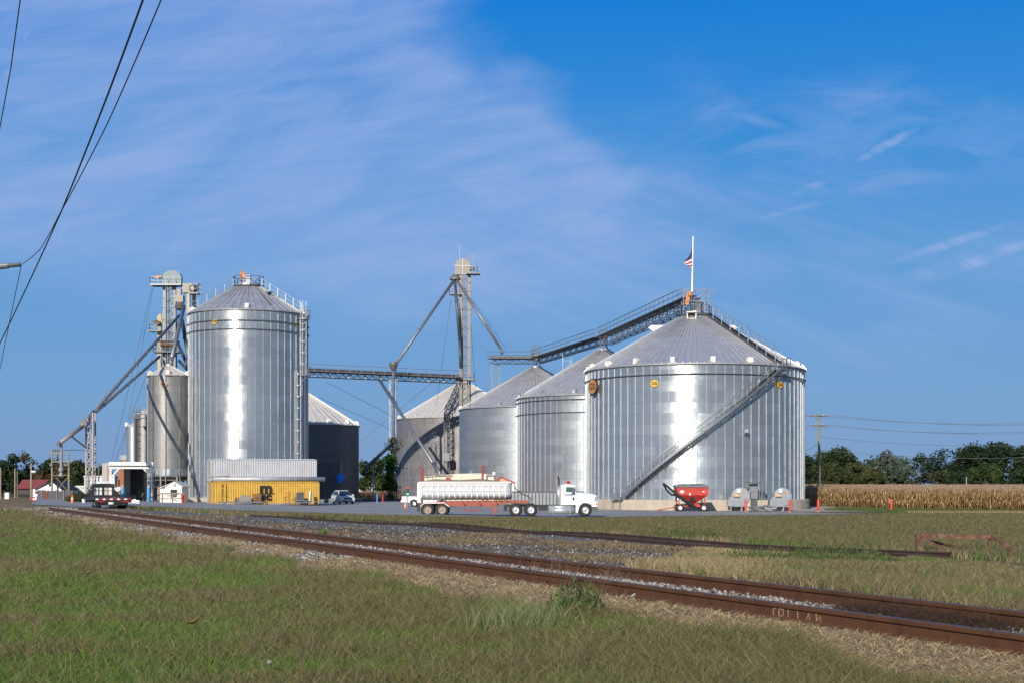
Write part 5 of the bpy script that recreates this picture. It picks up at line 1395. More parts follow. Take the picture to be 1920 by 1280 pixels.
# dump trailer
TR = thing('dump_trailer', 'white ribbed round bottom dump trailer on a red frame', 'trailer', (kb.x, dK, zg), 0)
secs = []
def tub(zt_, wd, zb_):
    pts = []
    for k in range(13):
        a = PI * k / 12; pts.append((-wd * math.cos(a), zb_ + (zt_ - zb_) * .30 * (1 - math.sin(a)) if True else 0))
    return [(-wd, zt_)] + [(y_, z_ if abs(y_) < wd * .97 else z_) for y_, z_ in pts] + [(wd, zt_)]
xs_ = [(kx(790), 1.0), (kx(950), 1.0), (kx(955), .93), (kx(958), .78)]
for x_, f in xs_: secs.append([(x_, y * f, kz(937) + (z_ - kz(937)) * 1.0 + (1 - f) * .5 * (z_ < kz(920))) for y, z_ in tub(kz(904.5), 1.22, kz(937.5))])
m = MB(); m.loft(secs, close=True, caps=True); body = m.build('dump_body', TRBODY, TR)
m = MB()
for k in range(16):
    x_ = kx(792) + k * (kx(946) - kx(792)) / 15; q = tub(kz(911), 1.29, kz(938.6))
    m.loft([[(x_ - .035, y, z_) for y, z_ in q], [(x_ + .035, y, z_) for y, z_ in q]])
m.bx(kx(788), kx(952), -1.31, -1.22, kz(911), kz(910)); m.bx(kx(792), kx(948), -1.29, -1.24, kz(921.5), kz(920)); m.build('rib', TRW, body)
m = MB(); m.bx(kx(787), kx(956), -1.30, -1.20, kz(907), kz(904)); m.bx(kx(787), kx(956), 1.20, 1.30, kz(907), kz(904)); m.build('top_rail', TRW, body)
m = MB(); m.prism([(kx(784.5), kz(906)), (kx(790), kz(904.5)), (kx(790.5), kz(941)), (kx(786), kz(943)), (kx(784), kz(941))], -1.27, 1.27); m.build('tailgate', TRW, TR)
m = MB(); m.loft([[(x_, y, kz(905.5) + hgt * max(0, 1 - (y / 1.15) ** 2)) for y in (-1.15, -.6, 0, .6, 1.15)] + [(x_, 1.15, kz(908)), (x_, -1.15, kz(908))] for x_, hgt in ((kx(791), .1), (kx(815), .28), (kx(860), .2), (kx(900), .3), (kx(935), .12), (kx(950), .0))]); m.build('grain_load', M('grain_load', (.30, .22, .14), .9, 0, .2, 6, .4), TR, True)
m = MB(); fr = [(kx(818), kz(940)), (kx(988), kz(938.5)), (kx(988), kz(942.5)), (kx(940), kz(945)), (kx(925), kz(949)), (kx(840), kz(949)), (kx(818), kz(944))]
for s_ in (-1, 1): m.prism(fr, s_ * .45 - .06, s_ * .45 + .06)
m.bx(kx(800), kx(835), -.5, .5, kz(950), kz(942)); m.build('frame', REDF, TR)
m = MB(); m.tube([(kx(869), -.9, kz(941)), (kx(869.5), -.9, kz(955.5)), (kx(872), -.9, kz(957)), (kx(897), -.9, kz(957)), (kx(899), -.9, kz(955.5)), (kx(899), -.9, kz(941))], .045, 6); m.build('side_guard', REDF, TR)
m = MB()
for s_ in (-.8, .8): m.bx(kx(924.5), kx(930), s_ - .1, s_ + .1, kz(962), kz(942)); m.bx(kx(921), kx(932), s_ - .2, s_ + .2, kz(963), kz(961.5))
m.bar((kx(912), -.8, kz(949)), (kx(925), -.8, kz(957)), .07); m.build('landing_gear', REDF, TR)
m = MB()
for s_ in (-1.26, .66): 
    pp = [(kx(790), kz(950)), (kx(797), kz(944)), (kx(833), kz(943.5)), (kx(843), kz(950.5))]
    for a_, b_ in zip(pp[:-1], pp[1:]): m.add([(a_[0], s_, a_[1]), (b_[0], s_, b_[1]), (b_[0], s_ + .6, b_[1]), (a_[0], s_ + .6, a_[1]), (a_[0], s_, a_[1] + .06), (b_[0], s_, b_[1] + .06), (b_[0], s_ + .6, b_[1] + .06), (a_[0], s_ + .6, a_[1] + .06)], [(0, 1, 2, 3), (4, 7, 6, 5), (0, 4, 5, 1), (3, 2, 6, 7)])
m.build('fender', TRW, TR)
m = MB(); m.bx(kx(784), kx(785.5), -1.2, -.7, kz(959), kz(943)); m.bx(kx(784), kx(785.5), .7, 1.2, kz(959), kz(943)); m.build('mud_flap', BLK, TR)
for u in (803, 829.5):
    for s_ in (-1, 1): wheel(TR, kx(u), s_ * .98, .53, .53, .5, RIMT, s_, .58)
m = MB()
for u in (789, 882, 943): m.bx(kx(u), kx(u + 1.4), -1.325, -1.31, kz(927), kz(925.6))
m.build('marker_light', TAIL, TR)
m = MB(); m.tube([(kx(962), -.3, kz(912)), (kx(966), -.3, kz(918)), (kx(975), -.3, kz(926)), (kx(988), -.3, kz(931)), (kx(994), -.3, kz(936)), (kx(991), -.3, kz(941))], .035, 6); m.build('air_hose', BLK, TR)

# grain cart
dG = 140.5; pg = F / dG; gb = P(1273, 957, dG); zg2 = g(gb.x, dG)
CT = thing('grain_cart', 'red gravity grain wagon with black auger parked before the largest bin', 'wagon', (gb.x, dG, zg2), 0)
def cx(u): return (u - 1273) / pg
def cz(v): return (957 - v) / pg
secs = []
for (ua, ub, v, wy) in ((1266, 1325, 911, 1.2), (1266, 1325, 926.5, 1.2), (1288, 1303, 941.5, .45), (1291, 1301, 943, .3)):
    secs.append([(cx(ua), -wy, cz(v)), (cx(ub), -wy, cz(v)), (cx(ub), wy, cz(v)), (cx(ua), wy, cz(v))])
m = MB(); m.loft(secs); bd = m.build('hopper', CARTR, CT)
m = MB(); m.bx(cx(1265.5), cx(1325.5), -1.23, 1.23, cz(913), cz(911.8)); m.bx(cx(1268), cx(1324), -1.215, -1.2, cz(917), cz(916.4)); m.build('rim_band', M('cart_dark_red', (.22, .02, .02), .5), bd)
m = MB(); m.loft([[(cx(1263.5), -1.3, cz(911.9)), (cx(1326.5), -1.3, cz(911.9)), (cx(1326.5), 1.3, cz(911.9)), (cx(1263.5), 1.3, cz(911.9))], [(cx(1264), -1.3, cz(909)), (cx(1326), -1.3, cz(909)), (cx(1326), 1.3, cz(909)), (cx(1264), 1.3, cz(909))], [(cx(1277), -.4, cz(905)), (cx(1313), -.4, cz(905)), (cx(1313), .4, cz(905)), (cx(1277), .4, cz(905))]]); m.build('tarp', TARP, CT)
m = MB(); m.lathe([(0, .01), (.22, .01), (.22, -.01)], 16, (cx(1276), -1.215, cz(920)), 'Y')
m.xf(Matrix.Translation((cx(1276), 0, cz(920))) @ Matrix.Diagonal((1.0, 1, .7, 1)) @ Matrix.Translation((-cx(1276), 0, -cz(920)))); m.build('decal', FW, bd)
m = MB(); m.bx(cx(1289.5), cx(1292), -1.225, -1.2, cz(927), cz(922.5)); m.build('decal', FW, bd)
m = MB(); m.bx(cx(1314), cx(1318), -1.225, -1.2, cz(921), cz(919)); m.build('decal', FW, bd)
m = MB(); m.bx(cx(1291), cx(1300), -1.0, -.75, cz(936), cz(931)); m.lathe([(.2, -.9), (.26, -.9), (.26, -.96), (.2, -.96)], 14, (cx(1295.5), -.2, cz(935)), 'Y'); m.build('gate_wheel', BLK, CT)
m = MB()
for u in (1271, 1318.5): 
    for s_ in (-1.0, 1.0): m.bar((cx(u), s_, cz(947)), (cx(u), s_, cz(926)), .10)
m.bx(cx(1270), cx(1320), -.9, -.75, cz(948), cz(946)); m.bx(cx(1270), cx(1320), .75, .9, cz(948), cz(946)); m.bar((cx(1300), -.8, cz(943)), (cx(1310), -.8, cz(947)), .15, .3); m.build('frame', CARTR, CT)
m = MB(); m.bar((cx(1272), 0, cz(948)), (cx(1233), 0, cz(955)), .10); m.bar((cx(1240), 0, cz(953)), (cx(1230), 0, cz(956.5)), .2, .12); m.build('tongue', REDF, CT)
m = MB(); m.tube([(cx(1301), -1.35, cz(950)), (cx(1270), -1.35, cz(929)), (cx(1262), -1.35, cz(922))], .17, 8); m.build('auger_tube', BLK, CT)
m = MB(); m.tube([(cx(1265), -1.4, cz(924)), (cx(1246), -1.4, cz(908.5)), (cx(1240.5), -1.4, cz(904.5))], .10, 8); m.tube([(cx(1240.5), -1.4, cz(904.8)), (cx(1247), -1.4, cz(917)), (cx(1255), -1.4, cz(925)), (cx(1262), -1.4, cz(927))], .09, 8); m.bar((cx(1264.5), -1.35, cz(938)), (cx(1264.5), -1.35, cz(916)), .14); m.build('auger_spout', BLK, CT)
for u in (1273, 1317):
    for s_ in (-1, 1): wheel(CT, cx(u), s_ * .95, .37, .37, .28, RIMW, s_, .55)

# aeration fans at the foot of the big bin
FANS = steel('fan_steel', (.30, .33, .36), .5, .5)
def fan(u0, label, group):
    d = 144.3; p = F / d; b_ = gp(u0, d); T = thing('aeration_fan', label, 'fan', tuple(b_), 0, group)
    def fx(u): return (u - u0) / p
    def fz(h): return h
    m = MB(); m.lathe([(0, -.36), (.88, -.35), (.95, -.3), (.95, .3), (.88, .35), (0, .36)], 20, (.1, 0, 1.42), 'Y'); m.bx(-.75, .1, -.35, .35, .52, 1.2); m.build('fan_housing', FANS, T)
    m = MB(); m.prism([(-1.25, .52), (-.62, .52), (-.62, 1.45), (-.95, 1.45), (-1.25, 1.05)], -.5, .5); m.build('intake_box', GSL, T)
    m = MB(); m.cyl((-.75, -.45, 1.55), (-.1, -.45, 1.55), .2, 10); m.build('fan_motor', M('motor_tan', (.50, .36, .20), .5, 0, .15, 6), T)
    m = MB(); m.bx(-.35, 0, -.5, -.36, 1.85, 2.25); m.build('switch_box', WH, T)
    m = MB(); m.bx(.25, .45, -.38, -.36, 1.75, 1.98); m.build('warning_label', ORANGE, T)
    m = MB(); m.bx(-1.15, .95, -.4, .4, .44, .52)
    for x_ in (-.95, .15, .85): m.bx(x_ - .05, x_ + .05, -.38, -.28, 0, .44); m.bx(x_ - .05, x_ + .05, .28, .38, 0, .44)
    m.build('stand', GSL, T); return T
fg = 'aeration fans at the foot of the largest bin'
fan(1387, 'galvanised aeration fan between the grain wagon and the metal door', fg)
fan(1465, 'galvanised aeration fan between the two right hand red bollards', fg)
# door enclosure and steps
b_ = gp(1413, 145.2); T = thing('bin_door', 'narrow galvanised door under a small canopy, between the two fans', 'door', tuple(b_), 0)
m = MB(); m.bx(-.42, .42, -.02, .25, 1.2, 2.75); m.build('door_panel', GS, T)
for zz_ in (1.6, 2.1, 2.5):
    m = MB(); m.bx(-.44, .44, -.05, -.022, zz_, zz_ + .06); m.build('door_rib', GSL, T)
m = MB(); m.bx(-.95, .95, -.75, .3, 2.82, 2.9); m.build('canopy', GSD, T)
m = MB(); m.bx(-.85, -.75, -.7, -.6, 1.1, 2.82); m.bx(.72, .82, -.7, -.6, 1.1, 2.82); m.bx(.45, .52, -.7, -.6, 1.1, 2.82); m.build('canopy_post', GST, T)
m = MB(); m.bx(-.95, -.5, -.75, -.3, 1.7, 2.05); m.build('meter_box', GSL, T)
m = MB(); m.bx(-1.0, -.5, -1.2, -.2, 0, 1.15); m.bx(.2, 1.2, -1.2, -.2, 0, 1.1); m.build('concrete_block', CONC, T)
m = MB(); m.bx(-.45, .15, -.75, -.7, .05, 1.1); m.build('lower_door', GSD, T)
b_ = gp(1424, 141.5); T = thing('scrap_pile', 'small heap of grey pipes and scrap in front of the bin door', 'scrap', tuple(b_), 0)
m = MB()
for k in range(9):
    a_ = rnd.uniform(-.5, .5); c = Vector((rnd.uniform(-.8, .9), rnd.uniform(-.3, .3), .12 + .05 * k)); dv = Vector((math.cos(a_), math.sin(a_), rnd.uniform(-.25, .25))) * rnd.uniform(.3, .8)
    m.cyl(c - dv, c + dv, rnd.uniform(.05, .11), 8)
m.build('pipes', GS, T)
# red bollards
BR = M('bollard_red', (.60, .03, .02), .45, 0, .1, 4)
gb_ = 'red bollards in front of the largest bin and the corn'
def bollard_mesh():
    m = MB(); m.lathe([(.115, 0), (.115, 1.17), (.09, 1.22), (0, 1.24)], 14); return m
p_ = gp(1398, 140.0); b0_ = thing('bollard', 'red bollard in front of the left fan and the metal door', 'bollard', tuple(p_), 0, gb_)
bollard_mesh().build('post', BR, b0_, True)
m = MB(); m.lathe([(.22, -.02), (.22, .04), (0, .045)], 14); m.build('footing', CONC, b0_)
dup(b0_, tuple(gp(1480.5, 139.0)), 0, 'red bollard in front of the concrete ring, right of the right fan')
dup(b0_, tuple(gp(1534, 141.0)), 0, 'red bollard in front of the wooden power pole')
dup(b0_, tuple(gp(1671, 141.0)), 0, 'lone red bollard at the grassy edge of the corn, rightmost')

# parked SUV, facing right of the viewer
def car(T, L, Wd, prof_low, prof_top, body, glass=GLS):
    """prof_low: side outline of the lower body, prof_top: greenhouse"""
    m = MB(); secs = []
    for y, f in ((-Wd / 2, .96), (-Wd / 2 + .08, 1), (Wd / 2 - .08, 1), (Wd / 2, .96)):
        cz_ = .6; secs.append([(p[0] * f, y, cz_ + (p[1] - cz_) * f) for p in prof_low])
    m.loft(secs); bd_ = m.build('body', body, T)
    m = MB(); secs = []
    zb_, zt_ = min(p[1] for p in prof_top), max(p[1] for p in prof_top)
    for sgn in (-1, -.9, .9, 1):
        secs.append([(p[0] * (1 - .0 * abs(sgn)), sgn * (Wd / 2 - .06 - .22 * (p[1] - zb_) / (zt_ - zb_)), p[1] - (.03 if abs(sgn) == 1 else 0)) for p in prof_top])
    m.loft(secs); m.build('roof_cabin', body, T)
    return bd_
sb_ = gp(643, 176.5, .03)
SU = thing('parked_car', 'white crossover car parked facing right in the shade beside the dark hopper', 'car', tuple(sb_), math.radians(-68))
SUB = M('suv_white', (.62, .62, .62), .3, 0, .05, 2)
low = [(-2.25, .35), (-2.3, .85), (-2.2, 1.05), (-1.0, 1.08), (.9, 1.08), (1.9, .98), (2.25, .80), (2.3, .45), (2.1, .28), (1.75, .28), (1.7, .55), (1.35, .70), (1.0, .55), (.95, .28), (-.95, .28), (-1.0, .55), (-1.35, .70), (-1.7, .55), (-1.75, .3)]
top = [(-2.15, 1.06), (-1.75, 1.60), (-1.2, 1.68), (.0, 1.68), (.35, 1.62), (1.2, 1.06)]
bd_ = car(SU, 4.6, 1.85, low, top, SUB)
m = MB(); m.add([(1.24, -.78, 1.10), (1.24, .78, 1.10), (.44, .62, 1.60), (.44, -.62, 1.60), (1.18, -.78, 1.06), (1.18, .78, 1.06), (.38, .62, 1.56), (.38, -.62, 1.56)], [(0, 1, 2, 3), (4, 7, 6, 5), (0, 4, 5, 1), (3, 2, 6, 7)]); m.build('windshield', GLS, SU)
for s_ in (-1, 1):
    m = MB(); m.add([(x_, s_ * y_, z_) for x_, y_, z_ in ((-1.7, .885, 1.10), (.95, .885, 1.10), (.25, .74, 1.56), (-1.55, .74, 1.56))], [(0, 1, 2, 3)]); 
    m.add([(x_, s_ * (y_ - .03), z_) for x_, y_, z_ in ((-1.7, .885, 1.10), (.95, .885, 1.10), (.25, .74, 1.56), (-1.55, .74, 1.56))], [(0, 1, 2, 3)]); m.build('side_window', GLS, SU)
    m = MB(); m.box((2.14, s_ * .68, .80), (.22, .36, .15)); m.build('headlight', GSL, SU)
    m = MB(); m.box((.95, s_ * 1.02, 1.12), (.16, .2, .14)); m.build('mirror', SUB, SU)
    for x_ in (-1.35, 1.35): wheel(SU, x_, s_ * .83, .34, .34, .22, CHR, s_, .6)
m = MB(); m.box((2.28, 0, .68), (.06, 1.0, .20)); m.box((2.28, 0, .42), (.05, 1.2, .14)); m.build('grille', BLK, SU)
m = MB(); m.box((2.32, 0, .50), (.03, .5, .12)); m.build('number_plate', WH, SU)
# white pickup, half hidden behind the dump trailer
pb_ = gp(776, 158, .03); PU = thing('pickup_truck', 'old white pickup truck half hidden behind the rear of the dump trailer', 'pickup', tuple(pb_), 0)
low = [(-1.3, .5), (-1.3, 1.15), (.8, 1.15), (1.0, 1.18), (2.6, 1.18), (3.9, 1.05), (4.0, .55), (3.6, .45), (3.55, .75), (3.1, .85), (2.7, .75), (2.6, .42), (.55, .42), (.5, .7), (.1, .86), (-.35, .7), (-.4, .45)]
bd_ = car(PU, 5.3, 1.9, low, [(.85, 1.16), (1.0, 1.72), (2.0, 1.72), (2.6, 1.16)], TRW)
for s_ in (-1, 1):
    m = MB(); m.prism([(1.1, 1.2), (1.15, 1.62), (1.9, 1.62), (2.35, 1.2)], s_ * .9 - .02, s_ * .9 + .02); m.build('side_window', GLS, PU)
    for x_ in (.1, 3.1): wheel(PU, x_, s_ * .85, .38, .38, .24, CHR, s_, .55)
m = MB(); m.bx(-1.4, -1.3, -.9, .9, .5, .7); m.build('bumper', CHR, PU)
m = MB(); m.bx(-1.32, -1.29, -.93, -.8, .85, 1.1); m.bx(-1.32, -1.29, .8, .93, .85, 1.1); m.build('tail_light', TAIL, PU)
# black flatbed trailer by the track, seen from behind
fb = gp(212, 90, .02); fyaw = math.radians(24)
FBT = thing('flatbed_trailer', 'black flatbed with headboard rack and red white reflectors near the track', 'trailer', tuple(fb), fyaw)
# local: x right, y away
FBK = M('flatbed_black', (.018, .019, .024), .45, .1, .3, 2, dirt=(.09, .08, .07), dsc=2, damt=.35)
m = MB(); m.bx(-1.05, 1.05, -.1, 4.6, .56, .68); m.bx(-1.12, 1.12, -.16, -.1, .38, .66); m.bx(-1.2, -1.05, 0, 4.7, .55, .70); m.bx(1.05, 1.2, 0, 4.7, .55, .70); dk = m.build('deck', FBK, FBT)
m = MB(); m.bx(-1.0, 1.0, 0, 4.5, .683, .69); m.build('deck_boards', M('deck_boards', (.10, .085, .07), .8, 0, .3, 3), dk)
m = MB()
m.prism([(-1.05, .7), (-.68, 1.0), (-.62, 1.62), (.62, 1.62), (.68, 1.0), (1.05, .7), (.55, .72), (.52, 1.28), (.02, 1.28), (.02, 1.22), (-.02, 1.22), (-.02, 1.28), (-.52, 1.28), (-.55, .72)][:6] + [(.0, .7)], 4.45, 4.46) if False else None
m.bx(-.72, .72, 4.3, 4.42, 1.32, 1.58); m.bx(-.72, -.56, 4.3, 4.42, .7, 1.32); m.bx(.56, .72, 4.3, 4.42, .7, 1.32); m.bx(-.56, .56, 4.3, 4.42, .69, .84); m.bx(-.07, .07, 4.3, 4.42, .84, 1.32); m.bx(-.56, -.07, 4.31, 4.41, 1.10, 1.14); m.bx(.07, .56, 4.31, 4.41, 1.10, 1.14)
for s_ in (-1, 1): m.prism([(s_ * .72, .7), (s_ * 1.15, .7), (s_ * 1.15, .8), (s_ * .72, 1.2)], 4.3, 4.42)
m.build('headboard', FBK, FBT)
m = MB()
for k in range(5): m.lathe([(0, 0), (.08, 0), (.08, .08), (0, .08)], 8, (-.28 + k * .14, 4.2, 1.66), 'Y')
m.bx(-.4, .4, 4.28, 4.42, 1.58, 1.64); m.build('work_light', WH, FBT)
for k in range(10):
    m = MB(); m.bx(-1.1 + k * .22, -1.1 + k * .22 + .18, -.18, -.162, .56, .65); m.build('reflector', TAIL if k % 2 else WH, FBT)
m = MB(); m.bx(-.8, .8, -.1, .5, .22, .40); m.bx(-.12, .12, -.2, -.1, .12, .38); m.bx(-.5, .5, 0, 4.6, .36, .56); m.build('chassis', FBK, FBT)
m = MB(); m.bx(-.95, -.55, -.19, -.17, .42, .48); m.bx(.55, .95, -.19, -.17, .42, .48); m.build('tail_light', TAIL, FBT)
m = MB(); m.bx(-.32, .0, -.2, -.18, .28, .42); m.build('number_plate', WH, FBT)
for s_ in (-1, 1):
    for yy in (1.0, 2.0):
        t = MB(); r = .34; t.lathe([(r * .5, -.2), (r * .9, -.2), (r, -.15), (r, .15), (r * .9, .2), (r * .5, .2)], 20, (s_ * .82, yy, .34), 'X'); tw = t.build('wheel', TYRE, FBT, True)
        t = MB(); t.lathe([(r * .5, s_ * .2), (.05, s_ * .1), (0, s_ * .1)], 14, (s_ * .82, yy, .34), 'X'); t.build('rim', GSL, tw, True)

# ------------------------------------------------------------------ shipping containers
def container(name, label, corner, yaw, mat, L=12.19, endmat=None, group=None, nrib=44):
    T = thing(name, label, 'container', tuple(corner), yaw, group)
    H = 2.59; Wd = 2.44; m = MB(); pts = []
    # corrugated front and back walls, x along, y away
    p_ = (L - .36) / nrib; x_ = .18
    for k in range(nrib): pts += [(x_, .05), (x_ + p_ * .30, .05), (x_ + p_ * .5, .115), (x_ + p_ * .8, .115)]; x_ += p_
    pts.append((L - .18, .05))
    def wall(sgn, y0):
        vs = []
        for q in pts: vs += [(q[0], y0 + sgn * q[1], .16), (q[0], y0 + sgn * q[1], H - .12)]
        m.add(vs, [(2 * k, 2 * k + 2, 2 * k + 3, 2 * k + 1) for k in range(len(pts) - 1)])
    wall(1, 0); wall(-1, Wd)
    m.bx(.1, L - .1, .04, Wd - .04, H - .10, H - .06); m.bx(L - .06, L - .03, .1, Wd - .1, .1, H - .1)
    w_ = m.build('side_panel', mat, T)
    m = MB()
    for x0 in (0, L - .16):
        for y0 in (0, Wd - .16): m.bx(x0, x0 + .16, y0, y0 + .16, .12, H - .12)
    for y0 in (0, Wd - .12): m.bx(.16, L - .16, y0, y0 + .12, 0.02, .16); m.bx(.16, L - .16, y0, y0 + .1, H - .12, H)
    for x0 in (0, L - .12): m.bx(x0, x0 + .12, .16, Wd - .16, .02, .16); m.bx(x0, x0 + .12, .16, Wd - .16, H - .12, H)
    m.build('frame', mat, T)
    m = MB()
    for x0 in (-.005, L - .175):
        for y0 in (-.005, Wd - .175):
            for z0_ in (0, H - .12): m.bx(x0, x0 + .18, y0, y0 + .18, z0_, z0_ + .12)
    m.build('corner_casting', GSD, T)
    m = MB(); m.bx(.03, .06, .16, Wd / 2 - .01, .16, H - .12); m.bx(.03, .06, Wd / 2 + .01, Wd - .16, .16, H - .12); dr = m.build('door', endmat or mat, T)
    m = MB()
    for y0 in (.5, .95, 1.5, 1.95): m.bar((.0, y0, .2), (.0, y0, H - .15), .04)
    m.build('lock_rod', GSL, dr)
    return T
YW = M('container_yellow', (.56, .34, .06), .5, 0, .14, 1.5, dirt=(.40, .22, .07), dsc=1.4, damt=.3)
GC = M('container_grey', (.44, .46, .50), .5, 0, .08, 1.5, dirt=(.33, .24, .17), dsc=.8, damt=.35)
PB = M('container_pale_blue', (.42, .48, .58), .5, 0, .08, 1.5, dirt=(.35, .36, .38), dsc=1.2, damt=.4)
CREAMC = M('container_cream', (.55, .48, .38), .6, 0, .1, 2, dirt=(.35, .25, .17), dsc=2, damt=.4)
cyaw = math.radians(22)
c0 = Vector((P(397, 0, 157.5).x, 157.5, 0)); c0.z = g(c0.x + 5, 160) - .0
YC_ = container('shipping_container', 'yellow shipping container with black emblem letters in the front row', c0, cyaw, YW)
ex_ = Vector((math.cos(cyaw), math.sin(cyaw), 0)); ey_ = Vector((-math.sin(cyaw), math.cos(cyaw), 0))
c1 = c0 + ey_ * 2.6 + ex_ * .35
container('shipping_container', 'pale blue container under the grey one, only its end showing', c1, cyaw, PB)
container('shipping_container', 'light grey rusty container stacked on top behind the yellow one', c1 + Vector((0, 0, 2.6)), cyaw, GC, endmat=CREAMC)
# emblem letters
xe = 12.19 * (502 - 397) / 203 - .25
RX = Matrix.Rotation(PI / 2, 4, 'X')
text_part('m', 1.72, BLKP, YC_, Matrix.Translation((xe, -.012, 1.70)) @ RX, bold=.055, fit=(1.3, .88), name='emblem_letter', ext=.07)
text_part('sc', 1.30, BLKP, YC_, Matrix.Translation((xe, -.012, .80)) @ RX, bold=.06, fit=(1.28, .68), name='emblem_letter', ext=.07)
m = MB(); m.bx(xe - .95, xe + .95, -.03, .04, 1.19, 1.26); m.build('emblem_bar', BLKP, YC_)
# two rows of small upright markings near the left end
m = MB(); rr_ = random.Random(3)
for x0 in (1.15, 1.55):
    z_ = 2.25
    while z_ > .35:
        h_ = rr_.choice([.06, .08, .1]); m.bx(x0, x0 + rr_.uniform(.07, .13), -.01, .045, z_ - h_, z_); z_ -= h_ + rr_.choice([.04, .06, .12])
m.build('side_markings', BLKP, YC_)
# rust patches on the grey one are in its paint; long pipe lying on the yellow roof edge
pa = c0 + ex_ * .2 + ey_ * .3 + Vector((0, 0, 2.59 + .27)); pb2 = c0 + ex_ * 12.9 + ey_ * .3 + Vector((0, 0, 2.59 + .27))
T = thing('long_pipe', 'long grey pipe lying along the roof edge of the yellow container', 'pipe', tuple(pa), 0)
m = MB(); m.cyl(pa, pb2, .27, 16); W(T, m, 'tube', steel('pipe_grey', (.42, .42, .43), .5, .4), True)
m = MB(); m.bar(pa + Vector((-.3, 0, .22)), pa + ex_ * 1.8 + Vector((0, 0, .30)), .12); W(T, m, 'strap_plate', GSD)
# things stacked in front of the yellow container
f0 = c0 - ey_ * 1.2
def onfront(xf, off=0): 
    p = c0 + ex_ * xf - ey_ * (1.0 + off); p.z = g(p.x, p.y) + .03; return p
T = thing('steel_beam', 'long pale steel beam lying left before the yellow container', 'beam', tuple(onfront(.4, .6)), cyaw)
m = MB(); m.bx(0, 5.0, -.12, .12, .06, .20); m.bx(0, 5.0, -.2, .2, .203, .23); m.build('beam', GSL, T); m = MB(); m.bx(.6, .8, -.3, .3, -.05, .06); m.bx(4.2, 4.4, -.3, .3, -.05, .06); m.build('block', TIE, T)
T = thing('steel_beam', 'shorter pale steel channel in front of the emblem letters', 'beam', tuple(onfront(6.0, .7)), cyaw)
m = MB(); m.bx(0, 2.3, -.12, .12, .0, .14); m.build('beam', GSL, T); m = MB(); m.lathe([(.08, -.06), (.2, -.06), (.2, .06), (.08, .06)], 12, (-.3, -.2, .2), 'Y'); m.build('roller', GSD, T)
PALW = M('pallet_wood', (.22, .11, .045), .8, 0, .25, 5, .3)
T = thing('pallet', 'brown wooden pallet leaning upright against the yellow container', 'pallet', tuple(onfront(4.4, -.5)), cyaw)
m = MB()
for k in range(7): m.bx(k * .15, k * .15 + .11, -.02, .02, .15, 1.15)
for z_ in (.2, .65, 1.1): m.bx(0, 1.0, .022, .1, z_ - .04, z_ + .04)
m.build('slats', PALW, T)
T = thing('equipment_block', 'rounded grey brown bale of material by the yellow container', 'block', tuple(onfront(2.9, -.3)), cyaw)
m = MB(); m.loft([[(x_, -.3 * f, 0), (x_, .3 * f, 0), (x_, .3 * f, .9 * h_), (x_, 0, .98 * h_), (x_, -.3 * f, .9 * h_)] for x_, f, h_ in ((0, 1, .75), (.25, 1, 1), (1.0, 1, 1), (1.3, .9, .8))]); m.build('bale', M('bale_grey', (.28, .25, .23), .9, 0, .15, 5, .5), T)
m = MB(); m.bx(-.45, -.2, -.1, .1, 0, .7); m.build('stub_post', GSD, T)
T = thing('scrap_pile', 'heap of galvanised sheets and bars right before the yellow container', 'scrap', tuple(onfront(8.0, .5)), cyaw)
m = MB()
for k in range(12):
    x_ = rnd.uniform(0, 2.6); m.box((x_ + .9, rnd.uniform(-.4, .4), .12 + k * .035), (rnd.uniform(1.5, 3.4), rnd.uniform(.15, .5), .03), Matrix.Rotation(rnd.uniform(-.1, .1), 3, 'Z') @ Matrix.Rotation(rnd.uniform(-.05, .05), 3, 'Y'))
m.build('sheets', GSL, T)
m = MB(); m.box((1.7, .5, .85), (.85, .06, 1.15), Matrix.Rotation(.25, 3, 'X')); m.build('panel', GS, T)
m = MB(); m.cyl((2.7, .1, .3), (2.9, .5, 1.5), .17, 10); m.build('duct', GSL, T)
m = MB()
for x_ in (0, .45): m.bar((x_, .3, .2), (x_, .45, 1.6 if x_ else .9), .05)
for z_ in (.5, .9, 1.3): m.bar((0, .35, z_), (.45, .35, z_), .04)
m.build('small_rack', RB, T)
m = MB(); m.bx(3.9, 4.3, -.2, .2, .2, .6); m.bx(4.9, 5.2, -.2, .2, .2, .7); m.build('bracket', GSL, T)

# round dark overhead tank on a dark stand, with blue tarp
dB = 196; tb_ = gp(622, dB)
HT = thing('loadout_hopper', 'dark overhead hopper bin with arched rails in deep shade behind containers', 'hopper', tuple(tb_), 0)
def hx_(u): return (u - 622) / F * dB
def hz_(v): return Z(v, dB) - tb_.z
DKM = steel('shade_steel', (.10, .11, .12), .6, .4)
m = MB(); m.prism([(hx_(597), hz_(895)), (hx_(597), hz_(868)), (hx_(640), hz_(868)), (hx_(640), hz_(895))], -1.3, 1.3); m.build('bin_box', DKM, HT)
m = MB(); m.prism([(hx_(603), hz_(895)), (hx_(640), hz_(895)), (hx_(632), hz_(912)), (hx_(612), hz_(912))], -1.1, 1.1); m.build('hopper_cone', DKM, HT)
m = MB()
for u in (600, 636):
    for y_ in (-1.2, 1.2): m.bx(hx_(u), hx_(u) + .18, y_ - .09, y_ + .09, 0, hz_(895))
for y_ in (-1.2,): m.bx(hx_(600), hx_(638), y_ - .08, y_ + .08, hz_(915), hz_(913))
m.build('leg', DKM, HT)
m = MB()
for (ua, ub) in ((600, 625), (614, 639)):
    pts = [(hx_(ua) + (hx_(ub) - hx_(ua)) * (1 - math.cos(PI * k / 8)) / 2, -1.35, hz_(868) + 1.2 * math.sin(PI * k / 8)) for k in range(9)]
    m.tube(pts, .045, 5)
